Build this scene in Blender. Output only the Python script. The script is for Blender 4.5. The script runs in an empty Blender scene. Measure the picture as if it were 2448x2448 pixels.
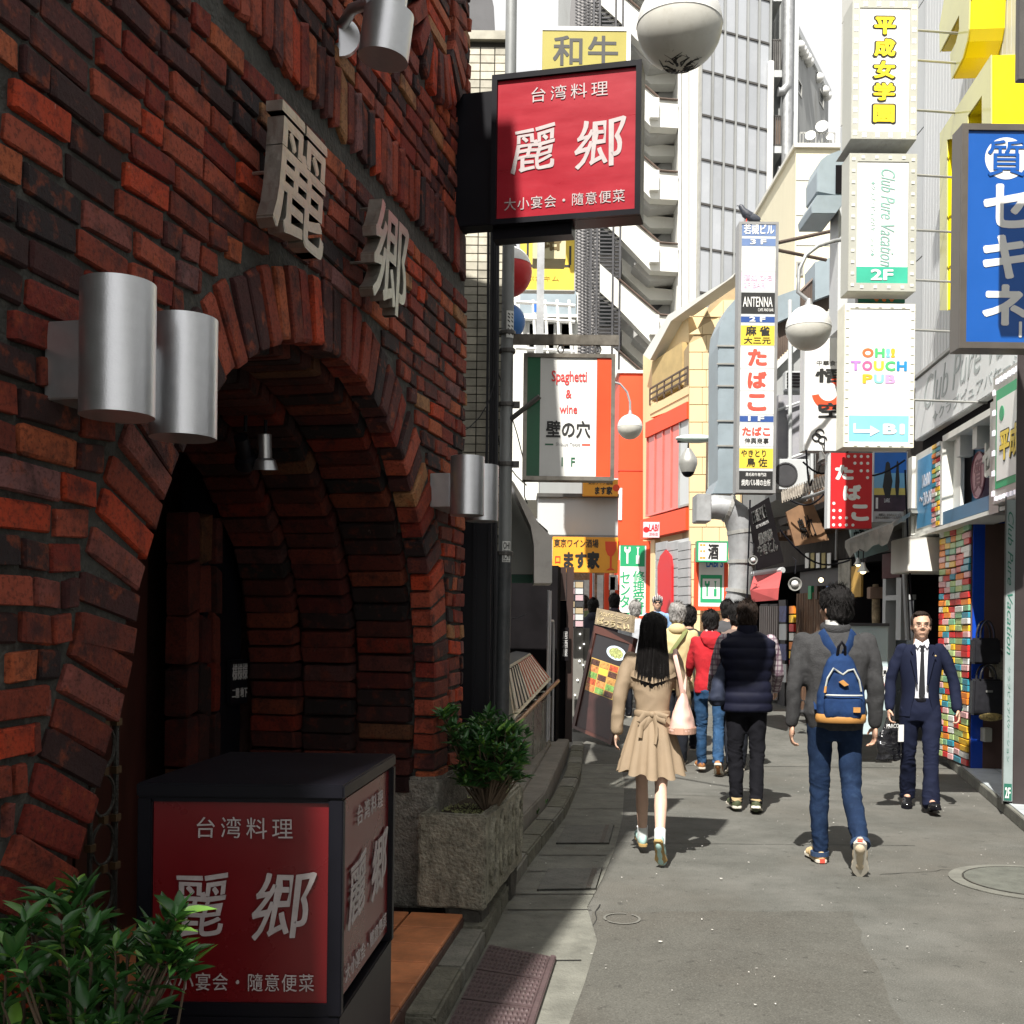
import bpy, bmesh, math, random
from mathutils import Vector, Matrix, Euler, noise
R = math.radians
random.seed(7)
sc = bpy.context.scene
# ---------------------------------------------------------------- camera
F = 1104.0; CX, CY = 512.0, 631.0; ROLL = 0.012; EYE = 1.5
cam_d = bpy.data.cameras.new('camera'); cam = bpy.data.objects.new('camera', cam_d)
sc.collection.objects.link(cam); sc.camera = cam
cam_d.sensor_width = 36; cam_d.lens = F / 1024 * 36
cam_d.shift_y = (CY - 512) / 1024.0
cam_d.clip_start = 0.05; cam_d.clip_end = 2000
cam.matrix_world = Matrix.Translation((0, 0, EYE)) @ Matrix.Rotation(R(90), 4, 'X') @ Matrix.Rotation(ROLL, 4, 'Z')
# ---------------------------------------------------------------- sky, sun, exposure
SUN_EL, SUN_AZ = R(52), R(19)          # the sun stands behind the camera, AZ to its left
world = bpy.data.worlds.new("World"); sc.world = world; world.use_nodes = True
wn = world.node_tree.nodes; wl = world.node_tree.links
bg = wn['Background']
sky = wn.new('ShaderNodeTexSky'); sky.sky_type = 'NISHITA'; sky.sun_disc = False
sky.sun_elevation = SUN_EL; sky.sun_rotation = R(180) - (-SUN_AZ)
sky.air_density = 1.2; sky.dust_density = 3.0
wtc = wn.new('ShaderNodeTexCoord'); wno = wn.new('ShaderNodeTexNoise')
wno.inputs['Scale'].default_value = 2.2; wno.inputs['Detail'].default_value = 6
wra = wn.new('ShaderNodeMapRange'); wra.inputs[1].default_value = .3; wra.inputs[2].default_value = .62
wra.inputs[3].default_value = .72; wra.inputs[4].default_value = 1.0
wmx = wn.new('ShaderNodeMixRGB'); wmx.inputs[2].default_value = (16, 15.8, 15.6, 1)
wl.new(wtc.outputs['Generated'], wno.inputs['Vector']); wl.new(wno.outputs['Fac'], wra.inputs[0])
wl.new(wra.outputs[0], wmx.inputs[0]); wl.new(sky.outputs[0], wmx.inputs[1]); wl.new(wmx.outputs[0], bg.inputs[0])
bg.inputs[1].default_value = 0.038
sun_d = bpy.data.lights.new('sun', 'SUN'); sun_d.energy = 4.8; sun_d.angle = R(.55); sun_d.color = (1, .955, .88)
sun = bpy.data.objects.new('sun', sun_d); sc.collection.objects.link(sun)
sdir = Vector((-math.sin(SUN_AZ) * math.cos(SUN_EL), -math.cos(SUN_AZ) * math.cos(SUN_EL), math.sin(SUN_EL)))
sun.rotation_euler = sdir.to_track_quat('Z', 'Y').to_euler()
vs = sc.view_settings; vs.view_transform = 'Standard'; vs.look = 'None'; vs.gamma = 1; vs.use_curve_mapping = False
vs.exposure = 0.9
sc.cycles.max_bounces = 6; sc.cycles.diffuse_bounces = 3; sc.cycles.glossy_bounces = 3; sc.cycles.transmission_bounces = 4
sc.cycles.transparent_max_bounces = 6; sc.cycles.caustics_reflective = False; sc.cycles.caustics_refractive = False
sc.cycles.sample_clamp_indirect = 6

# ---------------------------------------------------------------- placing helpers
def at(u, v, Y):
    dx, dy = u - CX, v - CY
    return Vector(((dx + dy * ROLL) / F * Y, Y, EYE - (dy - dx * ROLL) / F * Y))
def gnd(u, v, z=0.0):
    dx, dy = u - CX, v - CY
    Y = (EYE - z) * F / (dy - dx * ROLL)
    return Vector(((dx + dy * ROLL) / F * Y, Y, z))
def proj(p):
    a, b = p[0] / p[1] * F, -(p[2] - EYE) / p[1] * F
    return CX + a - b * ROLL, CY + b + a * ROLL
# ---------------------------------------------------------------- materials
MATS = {}
def mat(name, col, rough=.6, metal=0, var=.12, scale=3.0, bump=0.0, bscale=60, dirt=0.0, dcol=None, spec=.5, emit=0, streak=0, coat=0, trans=0, ior=1.45, sss=0, ovar=0):
    if name in MATS: return MATS[name]
    m = bpy.data.materials.new(name); m.use_nodes = True
    n, l = m.node_tree.nodes, m.node_tree.links
    b = n['Principled BSDF']; MATS[name] = m
    b.inputs['Roughness'].default_value = rough; b.inputs['Metallic'].default_value = metal
    b.inputs['Specular IOR Level'].default_value = spec
    if coat: b.inputs['Coat Weight'].default_value = coat; b.inputs['Coat Roughness'].default_value = .1
    if trans: b.inputs['Transmission Weight'].default_value = trans; b.inputs['IOR'].default_value = ior
    if sss: b.inputs['Subsurface Weight'].default_value = sss; b.inputs['Subsurface Scale'].default_value = .01
    tc = n.new('ShaderNodeTexCoord'); src = tc.outputs['Object']
    geo = n.new('ShaderNodeNewGeometry')
    if streak:
        mp = n.new('ShaderNodeMapping'); mp.inputs['Scale'].default_value = (1, 1, 1.0 / streak)
        l.new(geo.outputs['Position'], mp.inputs[0]); src = mp.outputs[0]
    no = n.new('ShaderNodeTexNoise'); no.inputs['Scale'].default_value = scale; no.inputs['Detail'].default_value = 6; no.inputs['Roughness'].default_value = .6
    l.new(src, no.inputs['Vector'])
    c = Vector(col[:3])
    mx = n.new('ShaderNodeMixRGB'); mx.inputs[1].default_value = (*(c * (1 - var)), 1); mx.inputs[2].default_value = (*[min(1, x * (1 + var)) for x in c], 1)
    mr = n.new('ShaderNodeMapRange'); mr.inputs[1].default_value = .3; mr.inputs[2].default_value = .7
    l.new(no.outputs['Fac'], mr.inputs[0]); l.new(mr.outputs[0], mx.inputs[0]); out = mx.outputs[0]
    if dirt:
        n2 = n.new('ShaderNodeTexNoise'); n2.inputs['Scale'].default_value = scale * 2.7; n2.inputs['Detail'].default_value = 8; n2.inputs['Roughness'].default_value = .7
        l.new(src, n2.inputs['Vector'])
        r2 = n.new('ShaderNodeMapRange'); r2.inputs[1].default_value = .52; r2.inputs[2].default_value = .74; r2.inputs[4].default_value = dirt
        l.new(n2.outputs['Fac'], r2.inputs[0])
        m2 = n.new('ShaderNodeMixRGB'); m2.inputs[2].default_value = (*(dcol or tuple(c * .35)), 1)
        l.new(r2.outputs[0], m2.inputs[0]); l.new(out, m2.inputs[1]); out = m2.outputs[0]
    if ovar:
        oi = n.new('ShaderNodeObjectInfo'); r3 = n.new('ShaderNodeMapRange'); r3.inputs[3].default_value = 1 - ovar; r3.inputs[4].default_value = 1 + ovar * .6; l.new(oi.outputs['Random'], r3.inputs[0])
        vm = n.new('ShaderNodeVectorMath'); vm.operation = 'SCALE'; l.new(out, vm.inputs[0]); l.new(r3.outputs[0], vm.inputs['Scale']); out = vm.outputs[0]
    l.new(out, b.inputs['Base Color'])
    if emit: l.new(out, b.inputs['Emission Color']); b.inputs['Emission Strength'].default_value = emit
    ra = n.new('ShaderNodeMapRange'); ra.inputs[3].default_value = max(0, rough - .08); ra.inputs[4].default_value = min(1, rough + .08)
    l.new(no.outputs['Fac'], ra.inputs[0]); l.new(ra.outputs[0], b.inputs['Roughness'])
    if bump:
        nb = n.new('ShaderNodeTexNoise'); nb.inputs['Scale'].default_value = bscale; nb.inputs['Detail'].default_value = 4
        l.new(tc.outputs['Object'], nb.inputs['Vector'])
        bu = n.new('ShaderNodeBump'); bu.inputs['Strength'].default_value = bump; bu.inputs['Distance'].default_value = .02
        l.new(nb.outputs['Fac'], bu.inputs['Height']); l.new(bu.outputs[0], b.inputs['Normal'])
    return m
def hexc(h):
    c = [int(h[i:i + 2], 16) / 255 for i in (0, 2, 4)]
    return tuple((x / 12.92 if x <= .04045 else ((x + .055) / 1.055) ** 2.4) for x in c)
# ---------------------------------------------------------------- mesh builder
class MB:
    def __init__(s): s.v = []; s.f = []
    def add(s, vs_, fs, M=None):
        o = len(s.v)
        s.v += [tuple(M @ Vector(p)) if M is not None else tuple(p) for p in vs_]
        s.f += [tuple(i + o for i in f) for f in fs]; return s
    def box(s, x0, x1, y0, y1, z0, z1, M=None):
        return s.add([(x0, y0, z0), (x1, y0, z0), (x1, y1, z0), (x0, y1, z0), (x0, y0, z1), (x1, y0, z1), (x1, y1, z1), (x0, y1, z1)],
                     [(0, 3, 2, 1), (4, 5, 6, 7), (0, 1, 5, 4), (1, 2, 6, 5), (2, 3, 7, 6), (3, 0, 4, 7)], M)
    def quad(s, a, b, c, d, M=None): return s.add([a, b, c, d], [(0, 1, 2, 3)], M)
    def poly(s, pts, y0, y1, M=None):          # outline in x,z extruded from y0 to y1
        n = len(pts); vs_ = [(p[0], y0, p[1]) for p in pts] + [(p[0], y1, p[1]) for p in pts]
        return s.add(vs_, [tuple(range(n)), tuple(range(2 * n - 1, n - 1, -1))] + [(i, n + i, n + (i + 1) % n, (i + 1) % n) for i in range(n)], M)
    def plan(s, pts, z0, z1, M=None):          # outline in x,y extruded from z0 to z1
        n = len(pts); vs_ = [(p[0], p[1], z0) for p in pts] + [(p[0], p[1], z1) for p in pts]
        return s.add(vs_, [tuple(range(n - 1, -1, -1)), tuple(range(n, 2 * n))] + [(i, (i + 1) % n, n + (i + 1) % n, n + i) for i in range(n)], M)
    def tube(s, pts, r, n=8, cap=True, M=None):
        pts = [Vector(p) for p in pts]; rs = r if isinstance(r, (list, tuple)) else [r] * len(pts)
        o = []; up = None
        for i, p in enumerate(pts):
            t = (pts[min(i + 1, len(pts) - 1)] - pts[max(i - 1, 0)]).normalized()
            if up is None:
                up = Vector((0, 0, 1)) if abs(t.z) < .9 else Vector((1, 0, 0))
            a = t.cross(up).normalized(); up = a.cross(t).normalized()
            rr = rs[i] if isinstance(rs[i], (list, tuple)) else (rs[i], rs[i])
            o.append([p + a * (math.cos(k / n * 6.2832) * rr[0]) + up * (math.sin(k / n * 6.2832) * rr[1]) for k in range(n)])
        vs_ = [q for ring in o for q in ring]; fs = []
        for i in range(len(pts) - 1):
            for k in range(n): fs.append((i * n + k, i * n + (k + 1) % n, (i + 1) * n + (k + 1) % n, (i + 1) * n + k))
        if cap: fs += [tuple(range(n - 1, -1, -1)), tuple((len(pts) - 1) * n + k for k in range(n))]
        return s.add(vs_, fs, M)
    def lathe(s, prof, n=16, M=None):          # (r, z) pairs about z
        vs_ = [(r * math.cos(k / n * 6.2832), r * math.sin(k / n * 6.2832), z) for r, z in prof for k in range(n)]; fs = []
        for i in range(len(prof) - 1):
            for k in range(n): fs.append((i * n + k, i * n + (k + 1) % n, (i + 1) * n + (k + 1) % n, (i + 1) * n + k))
        if prof[0][0] > 1e-5: fs.append(tuple(range(n - 1, -1, -1)))
        if prof[-1][0] > 1e-5: fs.append(tuple((len(prof) - 1) * n + k for k in range(n)))
        return s.add(vs_, fs, M)
    def ell(s, c, r, n=12, m=8, M=None):
        c = Vector(c); r = (r, r, r) if not isinstance(r, (tuple, list)) else r
        vs_ = [(c.x, c.y, c.z - r[2])]; fs = []
        for i in range(1, m):
            a = -math.pi / 2 + math.pi * i / m
            for k in range(n): vs_.append((c.x + r[0] * math.cos(a) * math.cos(k / n * 6.2832), c.y + r[1] * math.cos(a) * math.sin(k / n * 6.2832), c.z + r[2] * math.sin(a)))
        vs_.append((c.x, c.y, c.z + r[2])); L = len(vs_) - 1
        for k in range(n):
            fs.append((0, 1 + (k + 1) % n, 1 + k)); fs.append((L, L - n + k, L - n + (k + 1) % n))
            for i in range(m - 2): a = 1 + i * n; fs.append((a + k, a + (k + 1) % n, a + n + (k + 1) % n, a + n + k))
        return s.add(vs_, fs, M)
    def mesh(s, name, m=None, smooth=False):
        me = bpy.data.meshes.new(name); me.from_pydata(s.v, [], s.f); me.update()
        if m: me.materials.append(m)
        if smooth: me.shade_smooth() if hasattr(me, 'shade_smooth') else me.polygons.foreach_set('use_smooth', [True] * len(me.polygons))
        return me
def link(name, me, parent=None):
    o = bpy.data.objects.new(name, me); sc.collection.objects.link(o)
    if parent: o.parent = parent
    return o
def tag(o, label=None, cat=None, group=None, kind=None):
    if label: o['label'] = label
    if cat: o['category'] = cat
    if group: o['group'] = group
    if kind: o['kind'] = kind
    return o
def obj(name, mb, m, parent=None, smooth=False, bevel=0, label=None, kind=None, loc=None, rot=None, seg=2):
    me = mb.mesh(name, m, smooth) if isinstance(mb, MB) else mb
    if bevel or smooth:
        bm = bmesh.new(); bm.from_mesh(me)
        if bevel:
            bmesh.ops.remove_doubles(bm, verts=bm.verts, dist=1e-6)
            es = [e for e in bm.edges if len(e.link_faces) == 2 and e.calc_face_angle(0) > .6]
            bmesh.ops.bevel(bm, geom=es, offset=bevel, segments=seg, affect='EDGES', clamp_overlap=True)
        if smooth:
            for f in bm.faces: f.smooth = True
            for e in bm.edges:
                if len(e.link_faces) == 2 and e.calc_face_angle(0) > .7: e.smooth = False
        bm.to_mesh(me); bm.free()
    o = link(name, me, parent)
    if loc: o.location = loc
    if rot: o.rotation_euler = rot
    return tag(o, label, None, None, kind)
def thing(name, label, cat, loc=(0, 0, 0), rz=0, group=None, rot=None):
    o = bpy.data.objects.new(name, None); sc.collection.objects.link(o); o.empty_display_size = .1
    o.location = (loc[0], loc[1], loc[2] if len(loc) > 2 else 0); o.rotation_euler = rot if rot else (0, 0, rz)
    return tag(o, label, cat, group)
def single(name, mb, m, label, cat, group=None, **k): return tag(obj(name, mb, m, **k), label, cat, group)
def copy_tree(o, parent=None, **tags):
    c = o.copy(); sc.collection.objects.link(c)
    if parent: c.parent = parent
    for ch in list(o.children): copy_tree(ch, c)
    if tags: tag(c, **tags)
    return c
# ---------------------------------------------------------------- lettering
def text_mesh(s, ext=.004, bold=0.0, shear=0.0, res=3, linesp=1.0, sep=1.0, word=1.0):
    cu = bpy.data.curves.new('lettering', 'FONT'); cu.body = s; cu.size = 1; cu.extrude = ext; cu.offset = bold; cu.shear = shear
    cu.resolution_u = res; cu.align_x = 'CENTER'; cu.space_line = linesp; cu.space_character = sep; cu.space_word = word
    o = bpy.data.objects.new('tmp_lettering', cu); sc.collection.objects.link(o)
    dg = bpy.context.evaluated_depsgraph_get(); me = bpy.data.meshes.new_from_object(o.evaluated_get(dg))
    bpy.data.objects.remove(o); bpy.data.curves.remove(cu); return me
def text(s, x0, x1, z0, z1, m, parent, y=-.004, ext=.002, bold=.01, shear=0, name='lettering', rot=0, linesp=1.0, keep=False, sep=1.0, label=None, warp=None):
    """writes s so that it fills the rectangle x0..x1, z0..z1 of the parent's x/z plane"""
    me = text_mesh(s, .001, 0, shear, linesp=linesp, sep=sep)
    if not len(me.vertices): return None
    fat = bold if bold > .005 else 0
    if fat:
        V0 = [v.co.copy() for v in me.vertices]; P0_ = [tuple(p.vertices) for p in me.polygons]; bpy.data.meshes.remove(me); mb = MB()
        for k, (a, b) in enumerate(((1, 0), (-1, 0), (0, 1), (0, -1), (.7, .7), (-.7, .7), (.7, -.7), (-.7, -.7)) if fat > .022 else ((.7, .7), (-.7, -.7), (.7, -.7), (-.7, .7))):
            mb.add([(v.x + a * fat, v.y + b * fat, v.z + (k * .00006 if v.z > 0 else 0)) for v in V0], P0_)
        me = mb.mesh(name)
    vs_ = [v.co.copy() for v in me.vertices]
    if rot:
        cr, sr = math.cos(rot), math.sin(rot); vs_ = [Vector((v.x * cr - v.y * sr, v.x * sr + v.y * cr, v.z)) for v in vs_]
    ax, bx = min(v.x for v in vs_), max(v.x for v in vs_); ay, by = min(v.y for v in vs_), max(v.y for v in vs_)
    sx, sy = (x1 - x0) / (bx - ax), (z1 - z0) / (by - ay)
    if keep: sx = sy = min(sx, sy)
    ox, oz = (x0 + x1) / 2, (z0 + z1) / 2
    for v, q in zip(me.vertices, vs_):
        X = (q.x - (ax + bx) / 2) * sx; Z = (q.y - (ay + by) / 2) * sy
        if warp: X, Z = warp(X, Z)
        v.co = (ox + X, y - (ext + (q.z - .001) * (8 if ext > .01 else 1) if q.z > 0 else 0), oz + Z)
    me.materials.clear(); me.materials.append(m); me.name = name
    o = link(name, me, parent)
    if label: o['label'] = label
    return o
def wavy(seed, a=.004, f=9.0):
    def w(x, z):
        n = noise.noise_vector(Vector((x * f + seed, z * f, seed * 1.7))) * a
        return x + n.x, z + n.y
    return w
# ================================================================ ground
def asphalt_mat(name, base, light, speck=.5):
    m = bpy.data.materials.new(name); m.use_nodes = True; n, l = m.node_tree.nodes, m.node_tree.links; b = n['Principled BSDF']
    g = n.new('ShaderNodeNewGeometry'); b.inputs['Roughness'].default_value = .88; b.inputs['Specular IOR Level'].default_value = .3
    def nz(sc_, det=5, ro=.6):
        t = n.new('ShaderNodeTexNoise'); t.inputs['Scale'].default_value = sc_; t.inputs['Detail'].default_value = det; t.inputs['Roughness'].default_value = ro
        l.new(g.outputs['Position'], t.inputs['Vector']); return t.outputs['Fac']
    def rng(s, a, b_, c=0, d=1):
        r = n.new('ShaderNodeMapRange'); r.inputs[1].default_value = a; r.inputs[2].default_value = b_; r.inputs[3].default_value = c; r.inputs[4].default_value = d
        l.new(s, r.inputs[0]); return r.outputs[0]
    def mix(f, a, b_):
        x = n.new('ShaderNodeMixRGB'); l.new(f, x.inputs[0])
        for i, q in ((1, a), (2, b_)):
            if isinstance(q, tuple): x.inputs[i].default_value = (*q, 1)
            else: l.new(q, x.inputs[i])
        return x.outputs[0]
    c = mix(rng(nz(1.3, 7, .7), .38, .62), base, light)
    c = mix(rng(nz(.45, 3), .45, .65, 0, .5), c, (base[0] * 1.25, base[1] * 1.12, base[2] * 1.05))
    c = mix(rng(nz(14, 3, .6), .62, .72, 0, .6), c, tuple(x * .4 for x in base))
    c = mix(rng(nz(3.1, 8, .7), .5, .8, 0, .45), c, tuple(x * .6 for x in base))
    grain = nz(140, 2, .5)
    c = mix(rng(grain, .55, .75, 0, .5), c, tuple(min(1, x * 1.9) for x in light))
    c = mix(rng(grain, .45, .25, 0, .6), c, tuple(x * .45 for x in base))
    vo = n.new('ShaderNodeTexVoronoi'); vo.inputs['Scale'].default_value = 26; l.new(g.outputs['Position'], vo.inputs['Vector'])
    sp = n.new('ShaderNodeMath'); sp.operation = 'MULTIPLY'; l.new(rng(vo.outputs['Distance'], .12, .07), sp.inputs[0]); l.new(rng(nz(7, 2), .6, .66, 0, speck), sp.inputs[1])
    c = mix(sp.outputs[0], c, (.5, .49, .46))
    l.new(c, b.inputs['Base Color'])
    bu = n.new('ShaderNodeBump'); bu.inputs['Strength'].default_value = .5; bu.inputs['Distance'].default_value = .006; l.new(grain, bu.inputs['Height']); l.new(bu.outputs[0], b.inputs['Normal'])
    MATS[name] = m; return m
M_asph = asphalt_mat('street asphalt', (.082, .083, .074), (.132, .131, .119), .9)
M_patch = asphalt_mat('newer asphalt', (.082, .080, .070), (.104, .102, .090), .25)
M_conc = mat('gutter concrete', (.17, .17, .145), .9, var=.3, scale=4, bump=.5, bscale=90, dirt=.6, dcol=(.06, .06, .05))
M_kerb = mat('kerb concrete', (.2, .195, .165), .9, var=.3, scale=6, bump=.6, bscale=80, dirt=.7, dcol=(.05, .055, .04))
M_dark = mat('crack grime', (.02, .02, .018), .95)
g_ = MB(); g_.quad((-400, -300, 0), (400, -300, 0), (400, 900, 0), (-400, 900, 0))
tag(obj('road', g_, M_asph), kind='structure')
def sheet(name, pts, z, m, kind='structure', parent=None, label=None):
    mb = MB(); n = len(pts); mb.add([(p[0], p[1], z) for p in pts], [tuple(range(n))]); o = obj(name, mb, m, parent)
    if mb: 
        if o.data.polygons[0].normal.z < 0: o.data.flip_normals()
    return tag(o, label, None, None, kind)
def ragged(p0, p1, n=14, a=.02, sd=0):
    p0, p1 = Vector(p0[:2]), Vector(p1[:2]); d = (p1 - p0).normalized(); nrm = Vector((-d.y, d.x)); out = []
    for i in range(n):
        t = i / n; p = p0.lerp(p1, t) + nrm * (noise.noise(Vector((t * 7 + sd, sd, 0))) * a * 2); out.append((p.x, p.y))
    return out
# newer asphalt patch in the near street
pa = [gnd(592, 912), gnd(850, 912), gnd(905, 1040), gnd(930, 1180), gnd(520, 1180), gnd(545, 1060)]
pp = []
for i in range(len(pa)): pp += ragged(pa[i], pa[(i + 1) % len(pa)], 10, .03, i * 3.3)
sheet('road_patch', pp, .004, M_patch)
# kerb line at the left (road edge of the kerb), followed by the concrete gutter strip
KL = [(-1.15, -3.0), (-.352, 3.3), (-.09, 5.35), (.07, 6.72), (.455, 8.93), (.70, 11.0), (.957, 14.4), (1.5, 20), (2.0, 26)]
def kx(Y):
    for a, b in zip(KL, KL[1:]):
        if Y <= b[1]: return a[0] + (b[0] - a[0]) * (Y - a[1]) / (b[1] - a[1])
    return KL[-1][0]
def kd(Y): return Vector((kx(Y + .1) - kx(Y - .1), .2)).normalized()
gut = [(kx(Y), Y) for Y in [-3, 0, 3.3, 5.35, 6.7, 8.9, 11, 14.4]] + [(kx(Y) + w, Y) for Y, w in [(14.4, .42), (11, .44), (8.9, .46), (7.6, .50), (6.7, .50), (6.0, .44), (5.35, .52), (4.7, .50), (4.0, .46), (3.0, .5), (0, .5), (-3, .5)]]
sheet('gutter', gut, .005, M_conc)
# gutter slab joints and covers
jm = MB()
for Y in (4.98, 5.9, 6.25, 6.85, 7.35, 8.4, 9.3, 10.2, 11.2, 12.3):
    jm.add([(kx(Y) + .02, Y, .0095), (kx(Y) + .47, Y + .03, .0095), (kx(Y) + .47, Y + .042, .0095), (kx(Y) + .02, Y + .014, .0095)], [(0, 1, 2, 3)])
obj('gutter_joint', jm, M_dark, kind='structure')
M_cov = mat('cover concrete', (.13, .13, .115), .85, var=.25, scale=7, bump=.4, dirt=.5)
M_irony = mat('worn iron', (.07, .068, .06), .6, metal=.5, var=.3, scale=12, bump=.4, bscale=120, dirt=.5, dcol=(.12, .07, .04))
def cover(u0, v0, u1, v1, u2, v2, u3, v3, label, rust=True):
    P = [gnd(u0, v0), gnd(u1, v1), gnd(u2, v2), gnd(u3, v3)]; c = sum(P, Vector()) / 4
    t = thing('drain_cover', label, 'drain cover', (c.x, c.y, .006))
    Q = [p - c for p in P]
    obj('lid', MB().plan([(q.x, q.y) for q in Q], 0, .012), M_cov, t, bevel=.003)
    fr = MB()
    for a, b in zip(Q, Q[1:] + Q[:1]):
        d = (b - a).normalized(); nn = Vector((d.y, -d.x, 0)) * .012
        fr.plan([(a.x, a.y), ((a + nn).x, (a + nn).y), ((b + nn).x, (b + nn).y), (b.x, b.y)], -.001, .009)
    obj('rim', fr, M_irony, t)
    if rust:
        q = Q[1].lerp(Q[0], .18); r_ = Q[2].lerp(Q[3], .18)
        obj('handle_slot', MB().plan([(q.x, q.y), (q.x + .03, q.y), (r_.x + .03, r_.y), (r_.x, r_.y)], .012, .0135), M_irony, t)
    return t
cover(566, 827, 614, 827, 609, 845, 556, 845, 'rectangular drain lid in the gutter beside the walking girl, upper one with two lifting holes')
cover(548, 871, 602, 871, 596, 891, 537, 892, 'rectangular concrete drain lid in the gutter just below the girl\'s feet')
# brown ribbed grating ramp at the bottom
gt = thing('drain_grating', 'dark reddish brown ribbed plastic drain grating at the bottom of the street', 'drain grating', (0, 0, 0))
M_gr = mat('brown grating', (.075, .048, .05), .6, var=.25, scale=15, bump=.3, dirt=.5, dcol=(.12, .1, .085))
A, B = gnd(489, 949), gnd(557, 962); C = gnd(440, 1045); D = gnd(528, 1052)
dn = ((C - A) + (D - B)) / 2; dw = (B - A)
def gp(a, b, z=0): p = A + dw * a + ((C - A).lerp(D - B, a)) * b; return Vector((p.x, p.y, z))
for k in range(9):
    b0, b1 = k * .32, k * .32 + .31
    tile = MB().plan([gp(.0, b0)[:2], gp(.9, b0)[:2], gp(.9, b1)[:2], gp(0, b1)[:2]], .006, .022)
    o = obj('grating_panel', tile, M_gr, gt, bevel=.002)
    rb = MB()
    for i in range(15):
        for j in range(6):
            a = .02 + i * .058; c0 = b0 + .018 + j * .048
            rb.add([tuple(gp(a + x * .04, c0 + y * .03, .022 + z)) for x, y, z in ((0, 0, 0), (1, 0, 0), (1, 1, 0), (0, 1, 0), (.25, .25, .006), (.75, .25, .006), (.75, .75, .006), (.25, .75, .006))],
                   [(4, 5, 6, 7), (0, 1, 5, 4), (1, 2, 6, 5), (2, 3, 7, 6), (3, 0, 4, 7)])
    obj('stud', rb, M_gr, gt, kind='stuff')
obj('edge_rail', MB().plan([gp(.91, 0)[:2], gp(.99, 0)[:2], gp(.99, 2.9)[:2], gp(.91, 2.9)[:2]], .006, .03), M_gr, gt, bevel=.004)
# kerb stones, each its own stone
M_moss = mat('mossy kerb', (.16, .155, .12), .92, var=.35, scale=9, bump=.7, bscale=70, dirt=.75, dcol=(.035, .045, .022))
kb = thing('kerb', 'weathered concrete kerb stones along the left edge of the street', 'kerb', (0, 0, 0))
kb['kind'] = 'structure'; del kb['category']; del kb['label']
Y = -2.6; i = 0
while Y < 17:
    L = .6; a = (kx(Y + .006), Y + .006); b = (kx(Y + L - .006), Y + L - .006); n1 = kd(Y); nx = (-n1.y * .15, n1.x * .15)
    h = .10 + .008 * noise.noise(Vector((Y, 3, 1)))
    h += 0 if Y > 3.5 else -.03
    obj('kerb_stone', MB().plan([a, b, (b[0] + nx[0], b[1] + nx[1]), (a[0] + nx[0], a[1] + nx[1])], -.02, h), M_moss if i % 3 else M_kerb, kb, bevel=.012)
    Y += L; i += 1
# transverse crack lines in the street
cr = MB()
def crack(P0, P1, w=.008, n=40, a=.02, sd=1):
    P0, P1 = Vector(P0[:2]), Vector(P1[:2]); d = (P1 - P0).normalized(); nn = Vector((-d.y, d.x)); pts = []
    for i in range(n + 1):
        t = i / n; pts.append(P0.lerp(P1, t) + nn * noise.noise(Vector((t * 9, sd, 0))) * a)
    for p, q in zip(pts, pts[1:]):
        ww = w * (.5 + .8 * abs(noise.noise(Vector((p.x * 4, p.y * 4, sd)))))
        cr.add([(*(p - nn * ww), .0045), (*(q - nn * ww), .0045), (*(q + nn * ww), .0045), (*(p + nn * ww), .0045)], [(0, 1, 2, 3)])
crack(gnd(590, 843), gnd(915, 846), .006); crack(gnd(620, 793), gnd(960, 806), .004, sd=4)
crack(gnd(880, 875), gnd(1005, 867), .005, a=.05, sd=7); crack(gnd(600, 905), gnd(545, 1060), .006, a=.06, sd=9)
crack(gnd(720, 760), gnd(900, 764), .004, sd=5)
obj('road_crack', cr, M_dark, kind='structure')
# round manhole on the right
P = gnd(1036, 883); mh = thing('manhole_cover', 'round grey manhole cover set in a pale concrete ring on the right of the street', 'manhole cover', (P.x, P.y, 0))
M_mh = mat('manhole iron', (.125, .13, .112), .7, metal=.15, var=.2, scale=8, bump=.5, bscale=60, dirt=.4)
M_mhr = mat('manhole ring concrete', (.15, .15, .13), .9, var=.2, scale=6, bump=.3, dirt=.4)
obj('concrete_ring', MB().lathe([(.50, .003), (.50, .0075), (.001, .0075)], 40), M_mhr, mh)
obj('lid', MB().lathe([(.41, .006), (.41, .0125), (.40, .014), (.001, .0145)], 40), M_mh, mh, smooth=True)
gr = MB(); prof = [(.412, .008), (.412, .0135), (.421, .0135), (.421, .008)]; gr.lathe(prof + prof[:1], 40); obj('rim', gr, M_irony, mh)
st = MB()
for i in range(-9, 10):
    for j in range(-9, 10):
        x, y = i * .045, j * .045
        if x * x + y * y < .185 and (i or j): st.box(x - .013, x + .013, y - .013, y + .013, .014, .0185)
pass
P = gnd(905, 760 + 2); mh2 = thing('manhole_cover', 'pale flat manhole disc in the asphalt behind the suited man\'s black bag', 'manhole cover', (gnd(870, 757).x, gnd(870, 757).y, 0))
obj('lid', MB().lathe([(.38, .003), (.38, .011), (.001, .012)], 32), M_mhr, mh2)
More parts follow.
